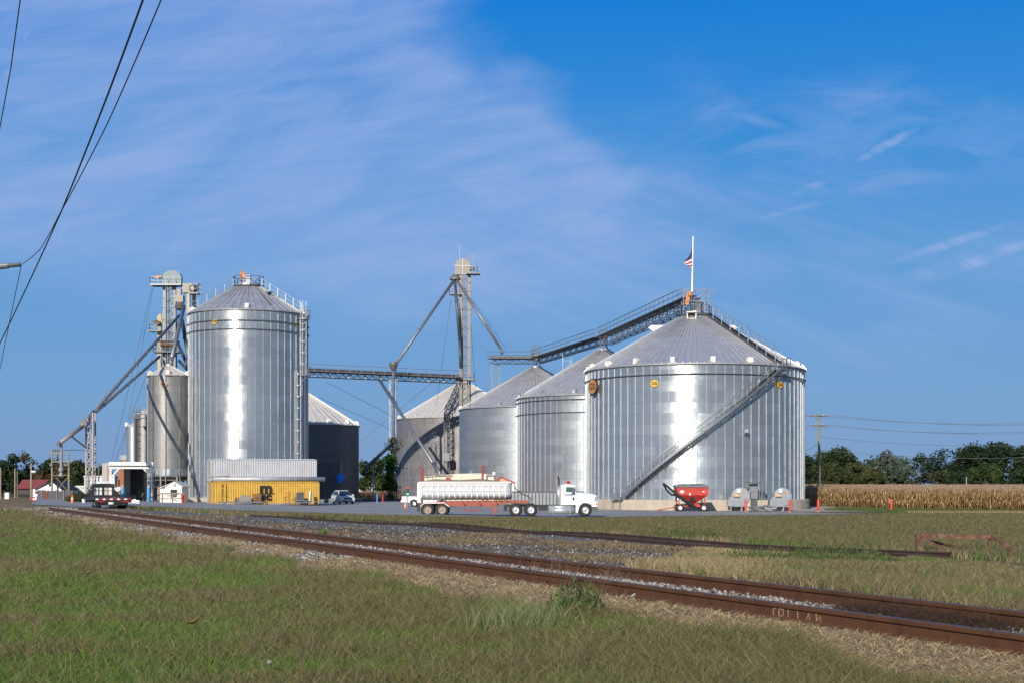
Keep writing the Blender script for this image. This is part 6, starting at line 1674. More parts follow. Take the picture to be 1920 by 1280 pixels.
for u in (600, 625, 639): m.cyl((hx_(u), -1.36, hz_(889)), (hx_(u), -1.36, hz_(868)), .045, 5)
m.bar((hx_(599), -1.36, hz_(869)), (hx_(640), -1.36, hz_(869)), .12); m.build('arched_rail', GSD, HT)
m = MB(); 
T = thing('blue_tarp', 'bright blue tarp bunched on the corner of the dark overhead hopper', 'tarp', (tb_.x + hx_(641), dB - 1.4, Z(903, dB)), 0)
for k in range(7): m.ball((rnd.uniform(-.3, .3), rnd.uniform(-.2, .2), .1 + rnd.uniform(0, .75)), rnd.uniform(.28, .42), 8, (1, 1, 1.25))
m.build('tarp_folds', M('tarp_blue', (.01, .20, .75), .5, 0, .15, 4), T)
m = MB(); m.ball((0, 0, 0), .1, 6)

# office building and small things behind the trailer
CRM = M('office_cream', (.62, .57, .47), .7, 0, .06, 1.5); ORB = M('office_orange', (.50, .33, .20), .7, 0, .1, 2); RTR = M('red_trim', (.38, .04, .03), .5, 0, .1, 3)
dO = 190; ob_ = gp(880, dO); OF = thing('office_building', 'cream flat topped office with patched roof behind the dump trailer', 'building', tuple(ob_), 0)
def ox(u): return (u - 880) / F * dO
def oz(v): return Z(v, dO) - ob_.z
m = MB(); m.bx(ox(796), ox(926), 0, 6, 0, oz(893)); m.bx(ox(848), ox(912), -.6, 0, 0, oz(888.5)); m.build('wall', CRM, OF)
m = MB(); m.loft([[(ox(796), -.3, oz(893)), (ox(796), 6.2, oz(893)), (ox(796), 6.2, oz(892)), (ox(796), -.3, oz(892))], [(ox(860), -.3, oz(889)), (ox(860), 6.2, oz(889)), (ox(860), 6.2, oz(887.5)), (ox(860), -.3, oz(887.5))], [(ox(900), -.3, oz(888)), (ox(900), 6.2, oz(888)), (ox(900), 6.2, oz(886.5)), (ox(900), -.3, oz(886.5))], [(ox(926), -.3, oz(891)), (ox(926), 6.2, oz(891)), (ox(926), 6.2, oz(890)), (ox(926), -.3, oz(890))]]); m.build('roof', ROOFW, OF)
m = MB(); m.prism([(ox(926), oz(905)), (ox(940), oz(893.5)), (ox(965), oz(904.5)), (ox(965), 0), (ox(926), 0)], -1.5, 5); m.build('gable_wing', ORB, OF)
m = MB(); 
for a_, b_ in (((925, 905.5), (940, 893)), ((940, 893), (966, 904.8))): m.bar((ox(a_[0]), -1.6, oz(a_[1])), (ox(b_[0]), -1.6, oz(b_[1])), .12, .16)
m.build('red_roof_trim', RTR, OF)
m = MB(); m.bx(ox(836), ox(846), -.65, -.6, oz(900), oz(894)); m.build('window', RTR, OF)
m = MB(); m.bx(ox(955), ox(964), -1.62, -1.5, oz(925), oz(906)); m.build('door', CREAMV, OF)
m = MB(); m.box((ox(926), 0, oz(886.5)), (.35, .35, .35)); m.cyl((ox(926), 0, oz(892)), (ox(926), 0, oz(888)), .06, 6); m.build('vent', WH, OF)
m = MB(); m.bar((ox(876), 1, oz(890)), (ox(886), 1, oz(880)), .06); m.bar((ox(880), 1, oz(881)), (ox(885), 1, oz(887)), .05); m.cyl((ox(883), 1, oz(888)), (ox(883), 1, oz(882)), .04, 5); m.build('antenna', GSL, OF)
p_ = gp(791.5, 150); T = thing('tall_bollard', 'tall thin red post rising behind the tailgate of the dump trailer', 'post', tuple(p_), 0)
m = MB(); m.cyl((0, 0, 0), (0, 0, Z(875, 150) - p_.z), .11, 10); m.build('post', RTR, T); m = MB(); m.lathe([(.2, 0), (.2, .1), (0, .1)], 10); m.build('footing', CONC, T)
p_ = gp(905, 178); T = thing('tall_bollard', 'tall thin red post rising above the cream office roof', 'post', tuple(p_), 0)
m = MB(); m.cyl((0, 0, 0), (0, 0, Z(872, 178) - p_.z), .13, 10); m.build('post', RTR, T); m = MB(); m.lathe([(.2, 0), (.2, .1), (0, .1)], 10); m.build('footing', CONC, T)
# steps / gantry left of the office
p_ = gp(808, 178); T = thing('sampling_frame', 'small tan steel frame with sloping rail left of the office roof', 'steel frame', tuple(p_), 0)
def sx_(u): return (u - 808) / F * 178
def sz_(v): return Z(v, 178) - p_.z
m = MB(); m.bar((sx_(802), 0, 0), (sx_(802), 0, sz_(880)), .1); m.bar((sx_(811), 0, 0), (sx_(811), 0, sz_(876)), .1); m.bar((sx_(800), 0, sz_(893)), (sx_(812), 0, sz_(875)), .1); m.bar((sx_(811), 0, sz_(886)), (sx_(850), 0, sz_(893)), .12); m.bar((sx_(811), 0, sz_(893)), (sx_(835), 0, sz_(888)), .1); m.bar((sx_(802), 0, 1.0), (sx_(811), 0, 1.0), .1); m.build('frame', GST, T)
# traffic signal
p_ = gp(764.5, 152); T = thing('signal_post', 'yard signal with green light and red hood beside the pickup', 'signal', tuple(p_), 0)
m = MB(); m.cyl((0, 0, 0), (0, 0, 1.9), .06, 8); m.build('post', GSL, T); m = MB(); m.bx(-.14, .14, -.12, .12, 1.25, 2.05); hd_ = m.build('signal_head', BLK, T)
m = MB(); m.bx(-.28, .28, -.25, .1, 2.08, 2.22); m.build('hood', RTR, hd_)
gm = bpy.data.materials.new('green_lamp'); t_ = NT(gm); b_ = t_.bsdf((.02, .6, .35), .3); b_.inputs['Emission Color'].default_value = (.05, 1, .55, 1); b_.inputs['Emission Strength'].default_value = 1.6
m = MB(); m.lathe([(0, -.14), (.11, -.14), (.11, -.12)], 12, (0, 0, 1.48), 'Y'); m.build('green_light', gm, hd_)
# cones
CO = M('cone_orange', (.75, .18, .04), .6, 0, .1, 5)
def cone(u, d, label, s=1.0):
    p = gp(u, d); T = thing('traffic_cone', label, 'cone', tuple(p), 0)
    m = MB(); m.lathe([(.15 * s, .03), (.04 * s, .72 * s), (0, .73 * s)], 14); m.build('cone', CO, T, True)
    m = MB(); m.bx(-.2 * s, .2 * s, -.2 * s, .2 * s, 0, .03); m.build('base', CO, T)
    m = MB(); m.lathe([(.108 * s, .3 * s), (.084 * s, .45 * s)], 14); m.build('collar', FW, T)
cone(135.5, 125, 'orange traffic cone on grass at far left beside the lane', 1.0); cone(760, 148, 'orange traffic cone at the foot of the yard signal', 1.0)
# ribbed barrier wall between trailer and cab
p_ = gp(1000, 170); T = thing('barrier_wall', 'low grey ribbed metal wall seen between dump trailer and truck cab', 'wall', tuple(p_), 0)
def bx_(u): return (u - 1000) / F * 170
def bz_(v): return Z(v, 170) - p_.z
m = MB(); m.bx(bx_(955), bx_(1094), 0, .08, 0, bz_(921)); m.build('panel', GS if False else steel('barrier_steel', (.26, .28, .30), .55, .5), T)
m = MB(); u = 957
while u < 1094: m.bx(bx_(u), bx_(u) + .09, -.12, 0, 0, bz_(921.5)); u += 6.6
m.bx(bx_(955), bx_(1094), -.14, .1, bz_(921.5), bz_(920)); m.build('rib', GSD, T)
# ------------------------------------------------------------------ far left: shed, buildings, poles
RB2 = M('brick_orange', (.34, .13, .06), .85, 0, .15, 6, .2)
TINM = steel('tin_grey', (.40, .43, .46), .5, .4, .1, .6); WHB = M('white_boards', (.70, .69, .66), .7, 0, .06, 2, dirt=(.5, .46, .4), dsc=1, damt=.4)
# drive-over canopy
cd = 160; cb0 = gp(206, cd); CY = thing('receiving_canopy', 'white framed drive through canopy with cream side wall at left', 'canopy', tuple(cb0), math.radians(22))
Hc = Z(865, cd) - cb0.z; wc = 4.75
m = MB(); m.bx(-.1, wc, -.05, .15, Hc - .42, Hc); m.bx(-.05, wc - .05, 0, .12, Hc - .78, Hc - .55); m.bx(0, .18, 0, .18, 0, Hc - .78); m.bx(wc - .25, wc - .07, 0, .18, 0, Hc - .78)
for x0, x1 in ((.1, 1.0), (wc - .15, wc - 1.05)): m.bar((x0, .06, Hc - 1.75), (x1, .06, Hc - .75), .14)
m.build('frame', WH, CY)
m = MB(); m.bx(-.05, wc, .16, 7, Hc - .45, Hc - .1); m.bx(.2, wc - .2, .2, 7, Hc - .65, Hc - .46); m.build('roof', GSD, CY)
m = MB(); m.bx(-.12, -.04, .16, 7, 0, Hc - .1); m.build('side_wall', CREAMC if False else CRM, CY)
m = MB(); m.bx(-.16, -.122, .2, .9, 0, Hc - .45); m.build('red_trim', RTR, CY)
m = MB(); m.bx(wc - .2, wc - .08, 6.0, 6.2, 0, Hc - .7); m.bx(.05, .2, 6.0, 6.2, 0, Hc - .7); m.build('rear_post', WH, CY)
# brick gable store with tin roof behind
d_ = 205; b_ = gp(228, d_); T = thing('brick_building', 'orange brick gable building with tin roof behind the white canopy', 'building', tuple(b_), math.radians(15))
m = MB(); m.prism([(-.9, 0), (2.1, 0), (2.1, 2.6), (.7, 5.6), (-.2, 5.8)], 0, 6); m.build('wall', RB2, T)
m = MB(); m.bar((.0, 3, 6.1), (2.3, 3, 2.5), 6.2, .12); m.bx(-.25, 1.0, -.05, 6, 5.6, 6.3); m.build('roof', TINM, T)
# metal building
d_ = 235; b_ = gp(185, d_); T = thing('metal_building', 'long pale blue grey metal building behind the lattice tower', 'building', tuple(b_), 0)
def q_(u): return (u - 185) / F * d_
def r_(v): return Z(v, d_) - b_.z
m = MB(); m.bx(q_(158), q_(215), 0, 9, 0, r_(893)); m.build('wall', steel('pale_metal', (.48, .53, .58), .55, .2, .06, .5), T)
m = MB(); m.bx(q_(157), q_(216), -.2, 9.2, r_(893), r_(891)); m.build('roof', WHB, T)
m = MB(); m.bx(q_(166), q_(168.5), -.05, 0, 0, r_(894)); m.build('downpipe', RTR, T)
m = MB(); m.cyl((q_(189), 3, r_(892)), (q_(189), 3, r_(885)), .2, 8); m.ball((q_(189), 3, r_(883)), .38, 8); m.build('roof_vent', WH, T)
d_ = 225; b_ = gp(148, d_); T = thing('metal_building', 'low grey metal shed with white roof left of the lattice tower', 'building', tuple(b_), 0)
m = MB(); m.bx(-1.3, 1.3, 0, 5, 0, Z(913, d_) - b_.z); m.build('wall', TINM, T); m = MB(); m.bx(-1.4, 1.4, -.2, 5.2, Z(913, d_) - b_.z, Z(910, d_) - b_.z); m.build('roof', WHB, T)
# red roofed building
d_ = 290; b_ = gp(58, d_); T = thing('red_roof_building', 'building with dark red roof at far left under trees', 'building', tuple(b_), 0)
h1, h2 = Z(920, d_) - b_.z + .6, Z(898, d_) - b_.z
RR = M('roof_dark_red', (.22, .05, .045), .7, 0, .1, .8)
m = MB(); m.loft([[(-2.8, -.5, h1), (2.0, -.5, h1), (2.8, 3, h2), (-2.8, 3, h2)], [(-2.8, -.4, h1 - .15), (2.0, -.4, h1 - .15), (2.8, 3, h2 - .15), (-2.8, 3, h2 - .15)]]); m.build('roof', RR, T)
m = MB(); m.bx(-2.7, 1.9, 0, 5, 0, h1 - .1); m.build('wall', M('dark_wall', (.06, .05, .05), .8, 0, .2, 2), T)
m = MB(); m.bx(-.9, .1, -.05, 0, .5, h1 - .7); m.build('window', GLS, T)
# white gable house
d_ = 215; b_ = gp(92, d_); T = thing('gable_building', 'white gable fronted shop with dark roof behind the fence', 'building', tuple(b_), 0)
def q_(u): return (u - 92) / F * d_
def r_(v): return Z(v, d_) - b_.z
m = MB(); m.prism([(q_(66), 0), (q_(116), 0), (q_(116), r_(918)), (q_(97), r_(903)), (q_(70), r_(916)), (q_(66), r_(917))], 0, 8); m.build('wall', WH, T)
m = MB(); 
for a_, c_ in (((63, 919), (97, 902)), ((97, 902), (118, 918))): m.prism([(q_(a_[0]), r_(a_[1])), (q_(c_[0]), r_(c_[1])), (q_(c_[0]), r_(c_[1] - 1.5)), (q_(a_[0]), r_(a_[1] - 1.5))], -.3, 8)
m.build('roof', M('roof_black', (.04, .045, .045), .8, 0, .1, 1), T)
m = MB(); m.bx(q_(91.5), q_(95.5), -.05, 0, r_(911), r_(906)); m.build('window', GLS, T)
m = MB(); m.bx(q_(85), q_(95), -.08, 0, r_(922.5), r_(920)); m.build('red_band', RTR, T)
m = MB(); m.bx(q_(71), q_(84), -.1, 0, r_(921.5), r_(917.5)); m.build('blue_panel', M('panel_blue', (.16, .25, .42), .6, 0, .1, 2), T)
# fence
d_ = 160; FT = thing('board_fence', 'dark weathered board fence at far left with brown gate', 'fence', tuple(gp(105, d_)), 0)
def q_(u): return (u - 105) / F * d_
m = MB(); u = 70.0
while u < 137: m.bx(q_(u), q_(u + 2.0), 0, .05, 0, 1.0 + .05 * math.sin(u)); u += 2.2
m.build('boards', M('fence_grey', (.10, .095, .10), .85, 0, .2, 3), FT)
m = MB(); m.bx(q_(82), q_(90), -.06, -.01, .05, .98); m.build('gate', M('gate_brown', (.14, .05, .03), .8, 0, .2, 3), FT)
m = MB()
for u in (79, 107, 120): m.cyl((q_(u), -.08, 0), (q_(u), -.08, 1.1), .05, 6)
m.build('fence_post', GSL, FT)
# red and white notice boards
d_ = 128; p_ = gp(63.5, d_); T = thing('notice_sign', 'small red and white sign board tilted near the far left crossing', 'sign', tuple(p_), math.radians(15))
m = MB(); m.bx(-.25, .22, -.02, .02, .05, .40); m.build('red_board', TAIL, T); m = MB(); m.bx(-.1, .24, -.04, -.022, .14, .28); m.bx(.1, .24, -.04, -.022, .3, .44); m.build('white_marking', WH, T)
m = MB(); m.cyl((0, .04, -.1), (0, .04, .4), .03, 6); m.build('post', GSD, T)
d_ = 150; p_ = gp(64, d_); T = thing('barrier_arm', 'white upright crossing arm with red lamp beside the white shop', 'barrier', tuple(p_), 0)
m = MB(); m.bx(-.12, .12, -.05, .05, 0, 1.1); m.build('arm', WH, T); m = MB(); m.ball((.25, 0, .75), .16, 8); m.build('red_lamp', TAIL, T)
# two rowboat-like sheets: white upturned hull by the canopy
d_ = 150; p_ = gp(217, d_); T = thing('white_hull', 'white tilted tank hull behind the flatbed, under the canopy', 'tank', tuple(p_), math.radians(8))
m = MB(); m.loft([[(x_, -.5 * f, z_ + .0), (x_, -.35 * f, z_ - .45 * f), (x_, .35 * f, z_ - .45 * f), (x_, .5 * f, z_)] for x_, z_, f in ((-.65, 1.35, .7), (-.3, 1.42, 1), (.5, 1.62, 1), (.8, 1.72, .6))]); m.build('hull', WHB, T)
m = MB(); m.bx(-.3, -.22, -.1, .1, 0, 1.0); m.bx(.4, .48, -.1, .1, 0, 1.2); m.build('support', GSD, T)
# blue and yellow posts
BLB = M('bollard_blue', (.05, .22, .45), .5, 0, .1, 3)
gbl = 'big blue bollards at the canopy entrance'
p_ = gp(230.5, 152); b1_ = thing('bollard', 'thick blue bollard at the left side of canopy entrance', 'bollard', tuple(p_), 0, gbl)
m = MB(); m.lathe([(.19, 0), (.19, 1.5), (.12, 1.62), (0, 1.64)], 14); m.build('post', BLB, b1_, True); m = MB(); m.ball((0, 0, 1.70), .09, 8); m.build('white_cap', WH, b1_)
dup(b1_, tuple(gp(278.5, 157)), 0, 'thick blue bollard at the right side of canopy entrance')
p_ = gp(223, 154); T = thing('yellow_post', 'square yellow post just left of the left blue bollard', 'post', tuple(p_), 0)
m = MB(); m.bx(-.2, .2, -.1, .1, 0, .95); m.build('post', YEL, T); m = MB(); m.bx(-.22, .22, -.12, .12, .95, 1.0); m.build('cap', GSD, T)
# white papers / bags
d_ = 138; p_ = gp(249, d_); T = thing('feed_sacks', 'pile of white sacks lying on the grass before the canopy', 'sacks', tuple(p_), 0)
for k, (x_, z_, a_) in enumerate(((-.35, .22, .4), (.05, .2, -.3), (.35, .16, .1))):
    m = MB(); m.box((x_, k * .05, z_), (.55, .22, .34), Matrix.Rotation(a_, 3, 'Y')); m.build('sack', WH, T)
# white weigh shed with gable
d_ = 156; p_ = gp(320, d_); T = thing('small_shed', 'small white gabled scale shed under the hopper bin legs', 'shed', tuple(p_), 0)
def q_(u): return (u - 320) / F * d_
def r_(v): return Z(v, d_) - p_.z
m = MB(); m.prism([(q_(309), 0), (q_(341), 0), (q_(341), r_(911)), (q_(327), r_(903)), (q_(309), r_(912.5))], 0, 3.2); m.bx(q_(298), q_(309), .4, 3.2, 0, r_(915)); m.build('wall', WHB, T)
m = MB()
m.prism([(q_(296), r_(915.5)), (q_(327), r_(902.5)), (q_(327), r_(901.3)), (q_(296), r_(914.2))], .3, 3.4); m.prism([(q_(327), r_(902.5)), (q_(344), r_(912.5)), (q_(344), r_(911.3)), (q_(327), r_(901.3))], -.25, 3.4); m.build('roof', ROOFW, T)
m = MB(); m.bx(q_(321), q_(331), -.05, 0, r_(924), r_(917)); m.build('window', GLS, T); m = MB(); m.bx(q_(326), q_(329.5), -.06, 0, r_(911), r_(906)); m.build('louver', GS, T)
m = MB(); m.bx(q_(320), q_(320.9), -.08, 0, r_(929), r_(917)); m.bx(q_(331.2), q_(332), -.08, 0, r_(929), r_(917)); m.bx(q_(321), q_(331), -.07, -.052, r_(931), r_(925)); m.build('window_frame', TIE, T)
FW_ = M('fence_wood', (.24, .20, .14), .85, 0, .2, 5)
d_ = 150; T = thing('wood_fence', 'weathered timber rail fence in front of the small white shed', 'fence', tuple(gp(322, d_)), 0)
def q_(u): return (u - 322) / F * d_
m = MB()
for u in (303, 322, 345): m.bx(q_(u), q_(u) + .12, 0, .12, 0, 1.1)
m.build('fence_post', FW_, T); m = MB(); m.bx(q_(300), q_(347), -.04, 0, .95, 1.1); m.bx(q_(300), q_(347), -.04, 0, .45, .55); m.bar((q_(314), -.06, .9), (q_(333), -.06, .15), .08); m.build('rail', FW_, T)
p_ = gp(343, 148); T = thing('fire_hydrant', 'short red standpipe at the right end of the timber fence', 'standpipe', tuple(p_), 0)
m = MB(); m.lathe([(.16, 0), (.16, .8), (.22, .82), (.22, .9), (.1, 1.02), (0, 1.04)], 12); m.build('body', CARTR, T, True); m = MB(); m.cyl((-.25, 0, .6), (.25, 0, .6), .07, 8); m.build('outlet', CARTR, T)
# pipe cluster beside the shed
p_ = gp(286, 170); T = thing('pipe_manifold', 'cluster of grey pipes and valves between canopy and white shed', 'pipes', tuple(p_), 0)
m = MB()
for k in range(6): x_ = -.5 + k * .25; m.cyl((x_, rnd.uniform(-.3, .3), 0), (x_, 0, rnd.uniform(1.5, 4.2)), .05, 6)
for z_ in (.8, 1.5, 2.2, 2.7): m.cyl((-.8, 0, z_), (.9, 0, z_ + rnd.uniform(-.1, .1)), .05, 6)
m.build('pipes', GST, T); m = MB(); m.ball((.1, -.1, 3.3), .2, 8); m.ball((-.3, -.1, 2.3), .16, 8); m.build('gauge', WH, T)
p_ = gp(258, 166); T = thing('machine_block', 'dark machinery and grey box inside the white canopy opening', 'machine', tuple(p_), 0)
m = MB(); m.bx(-.3, .7, 0, 1, 0, 3.9); m.bx(-.9, -.2, .2, 1.0, .0, 4.4); m.build('cabinet', M('machine_dark', (.035, .035, .04), .7, 0, .3, 2), T); m = MB(); m.bx(-.75, -.1, -.3, .1, 0, .75); m.build('box', GST, T)
m = MB(); m.bx(-1.7, -.9, .3, 1.5, 0, 4.3); m.build('tin_panel', TINM, T)

# poles: H-frame structure, light pole, others
PW = M('pole_wood', (.26, .22, .16), .9, 0, .2, 1.2, .2); PWD = M('pole_wood_dark', (.15, .13, .10), .9, 0, .2, 1.2)
d_ = 185; hb_ = gp(114, d_); T = thing('pole_structure', 'four pole wooden utility frame with crossarms at far left', 'utility frame', tuple(hb_), 0)
def q_(u): return (u - 114) / F * d_
def r_(v): return Z(v, d_) - hb_.z
for u, v, y_ in ((97.5, 847, 0), (102.5, 848, 1.2), (123.5, 849, 1.2), (129, 848, 0)):
    m = MB(); m.cyl((q_(u), y_, 0), (q_(u), y_, r_(v)), .14, 8, .10); m.build('pole', PW, T)
m = MB(); m.bar((q_(86), 0, r_(848.5)), (q_(131), 0, r_(848.5)), .10); m.bar((q_(96), 0, r_(865)), (q_(130), 0, r_(864.5)), .14); m.bar((q_(96), 0, r_(890)), (q_(130), 0, r_(890)), .07)
m.bar((q_(104), 0, r_(921)), (q_(128), 0, r_(893)), .06); m.bar((q_(128), 0, r_(921)), (q_(104), 0, r_(893)), .06); m.build('crossarm', PW, T)
m = MB()
for u in (98.5, 102, 106, 109.5, 113): m.bx(q_(u), q_(u + 2.4), -.2, .1, r_(846.5), r_(842)); 
for u in (97, 124, 129): m.bx(q_(u) - .2, q_(u) + .2, -.35, .0, r_(873), r_(868))
m.build('transformer', GSD, T)
def pole(u, d, vtop, label, r=.12, mat=PW, arms=(), name='utility_pole', lamp=None):
    b = gp(u, d); T = thing(name, label, 'pole', tuple(b), 0)
    m = MB(); m.cyl((0, 0, -.3), (0, 0, Z(vtop, d) - b.z), r, 10, r * .75); m.build('pole', mat, T)
    for (v, w_) in arms:
        m = MB(); z_ = Z(v, d) - b.z; m.bar((-w_ / 2, -.12, z_), (w_ / 2, -.12, z_), .12, .14); m.bar((-w_ * .28, -.12, z_), (0, -.1, z_ - .55), .05); m.bar((w_ * .28, -.12, z_), (0, -.1, z_ - .55), .05); ca = m.build('crossarm', PWD, T)
        m = MB()
        for k in (-.46, -.2, .2, .46): m.cyl((w_ * k, -.12, z_ + .06), (w_ * k, -.12, z_ + .24), .05, 6)
        m.build('insulator', GSL, ca)
    if lamp:
        m = MB(); z_ = Z(lamp[1], d) - b.z; m.bar((0, 0, z_), (lamp[0], 0, z_ + .1), .06); m.build('lamp_arm', GSL, T); m = MB(); m.ball((lamp[0], 0, z_ + .02), .2, 8, (1.5, 1, .7)); m.build('lamp_head', WH, T)
    return T
pole(58.5, 150, 868, 'wooden pole with white lamp in front of the red roof', .12, PW, lamp=(.25, 884))
pole(28, 170, 878, 'left one of two bare poles before the dark trees', .10, PW); pole(32.5, 168, 882, 'right one of two bare poles before the dark trees', .08, PWD)
pole(1, 140, 876, 'leftmost pole at the photo edge beside the grey cabinet', .10, PW)
pole(185, 200, 868, 'dark wooden pole between lattice tower and cream canopy wall', .12, PWD)
pole(700, 230, 871, 'pale street light pole in the gap between the bins', .14, WHB, lamp=(-1.3, 870))
RP = pole(1536, 173, 776, 'tall wooden power pole with two crossarms at the corn edge', .19, PW, arms=((779.5, 2.6), (797.5, 2.1)))
pole(1812, 380, 893, 'short distant post in front of the far dark trees', .2, PW)
p_ = gp(14, 138); T = thing('signal_cabinet', 'grey metal cabinet at far left beside the crossing', 'cabinet', tuple(p_), 0)
m = MB(); m.bx(-.22, .22, -.2, .2, .05, .70); m.build('box', GSL, T); m = MB(); m.bx(-.18, .18, -.215, -.202, .1, .65); m.build('door', WHB, T)
p_ = gp(157, 128); T = thing('white_bucket', 'white bucket on the grass at the foot of lattice tower', 'bucket', tuple(p_), 0)
m = MB(); m.lathe([(0, 0), (.13, 0), (.17, .36), (.15, .36)], 14); m.build('pail', WH, T); m = MB(); m.tube([(.17 * math.cos(a_), 0, .36 + .1 * math.sin(a_)) for a_ in [PI * k / 6 for k in range(7)]], .01, 4); m.build('handle', GSD, T)
# mid gap: house, fence
d_ = 330; b_ = gp(687, d_); T = thing('distant_house', 'small grey roofed house in the gap between the bins', 'house', tuple(b_), 0)
m = MB(); m.bx(-3.2, 5.5, 0, 6, 0, 2.4); m.build('wall', WHB, T); m = MB(); m.prism([(-.5, 2.3), (3, 4.4), (6.5, 2.3)], -3.5, 5.8, plane='YZ'); m.build('roof', M('roof_slate', (.16, .17, .19), .8, 0, .1, 1), T)
d_ = 215; T = thing('rail_fence', 'thin dark rail fence in the gap between the bins', 'fence', tuple(gp(705, d_)), 0)
m = MB(); z0_ = 0
for k in range(14): m.bx(-2.8 + k * .45, -2.76 + k * .45, 0, .04, 0, 1.25)
m.build('pickets', GSD, T); m = MB(); m.bx(-2.9, 3.3, .05, .09, 1.1, 1.18); m.bx(-2.9, 3.3, .05, .09, .1, .16); m.build('rail', GSD, T)
p_ = gp(707, 196); T = thing('bollard', 'blue grey post in the shaded gap between the bins', 'bollard', tuple(p_), 0)
m = MB(); m.cyl((0, 0, 0), (0, 0, 1.25), .12, 10); m.build('post', BLB, T); m = MB(); m.lathe([(.2, 0), (.2, .06), (0, .06)], 10); m.build('footing', CONC, T)
p_ = gp(717.5, 196); T = thing('bollard', 'dark red post in the shaded gap between the bins', 'bollard', tuple(p_), 0)
m = MB(); m.cyl((0, 0, 0), (0, 0, 1.15), .12, 10); m.build('post', RTR, T); m = MB(); m.lathe([(.2, 0), (.2, .06), (0, .06)], 10); m.build('footing', CONC, T)

# overhead wires on the right
xe = RP.location.x; ye = RP.location.y; gw = 'power lines running right from the wooden pole'
for (v, dx, vr, lab) in ((776.5, -1.2, 785, 'top power line, left end conductor'), (776.5, 1.2, 789, 'top power line, right end conductor'), (795, -.9, 800, 'second level power line, upper of the pair'), (795, .9, 804, 'second level power line, lower of the pair'), (818, .1, 826, 'third single power line below the crossarms'), (842, .1, 848, 'lowest power line in front of the tree tops')):
    wire('power_line', lab, [Vector((xe + dx, ye, Z(v, ye))), Vector((P(2150, 0, 165).x, 165, Z(vr - 8, 165)))], .022, WIRE, 1.1, 14, 'wire', gw)
gw = 'power lines passing behind the largest bin to the wooden pole'
for (v, dx, lab) in ((776.5, -1.2, 'upper wire left of the pole behind the bin edge'), (795, -.9, 'middle wire left of the pole behind the bin edge'), (830, 0, 'low wire sloping down left behind the bin edge')):
    wire('power_line', lab, [Vector((xe + dx, ye, Z(v, ye))), Vector((P(1480, 0, 215).x, 215, Z(v + (12 if v < 820 else 24), 215)))], .02, WIRE, .3, 4, 'wire', gw)
# overhead wires top left
lamp_arm = P(40, 496.5, 30)
wire('overhead_cable', 'thick black overhead cable crossing the upper left sky', [P(290, -60, 11), P(268, 0, 12), P(160, 285, 15.5), P(100, 430, 19), P(0, 643, 26), P(-30, 700, 28)], .0095, WIREB, .02, 6)
wire('overhead_cable', 'thin overhead wire running beside the thick black cable', [P(330, -60, 14), P(302, 0, 15), P(200, 235, 19), P(110, 405, 24), P(75, 468, 27), P(40, 496.5, 30)], .008, WIREB, .02, 6)
wire('overhead_cable', 'thin wire at the top left corner of the sky', [P(45, -60, 14), P(38, 0, 15), P(20, 130, 17), P(-15, 320, 21)], .007, WIREB, 0, 4)
wire('overhead_cable', 'thin wire hanging down below the lamp arm at left', [P(40, 498, 30), P(0, 690, 36), P(-10, 740, 38)], .008, WIREB, 0, 4)
T = thing('street_lamp', 'tip of a grey street lamp reaching in at the left edge', 'street lamp', tuple(P(-150, 940, 30)), 0)
m = MB(); m.tube([P(-150, 940, 30), P(-150, 560, 30), P(-110, 518, 30), P(0, 500, 30), P(16, 498.5, 30)], .06, 8); W(T, m, 'arm', GS)
m = MB(); m.tube([P(2, 499.5, 30), P(38, 496.5, 30)], .045, 8); W(T, m, 'lamp_head', GSD)

# ------------------------------------------------------------------ trees
def leafmat(name, a, b, c):
    m = bpy.data.materials.new(name); t = NT(m)
    oi = t.new('ShaderNodeAttribute', attribute_name='tint').outputs['Fac']
    col = t.ramp(oi, [(0, a), (.5, b), (1, c)])
    bs = t.bsdf(col, .7, 0, None, .25)
    tr = t.new('ShaderNodeBsdfTranslucent'); t.put(tr.inputs[0], col); mx = t.new('ShaderNodeMixShader'); mx.inputs[0].default_value = .2
    t.t.links.new(bs.outputs[0], mx.inputs[1]); t.t.links.new(tr.outputs[0], mx.inputs[2])
    o = [n for n in t.n if n.type == 'OUTPUT_MATERIAL'][0]; t.t.links.new(mx.outputs[0], o.inputs[0]); return m
LM = {'dark': leafmat('leaf_dark', (.010, .022, .010), (.020, .040, .016), (.042, .066, .024)),
      'green': leafmat('leaf_green', (.016, .034, .010), (.032, .058, .016), (.065, .09, .028)),
      'olive': leafmat('leaf_olive', (.026, .040, .012), (.05, .063, .02), (.09, .088, .03)),
      'pale': leafmat('leaf_pale', (.04, .06, .038), (.075, .10, .066), (.125, .15, .105)),
      'brown': leafmat('leaf_brown', (.05, .04, .018), (.09, .065, .03), (.14, .09, .04)),
      'weed': leafmat('leaf_weed', (.03, .06, .014), (.07, .115, .028), (.14, .17, .055)),
      'lush': leafmat('leaf_lush', (.03, .09, .015), (.06, .15, .025), (.11, .22, .04))}
BARK = M('bark', (.11, .095, .075), .9, 0, .2, 2, .3)
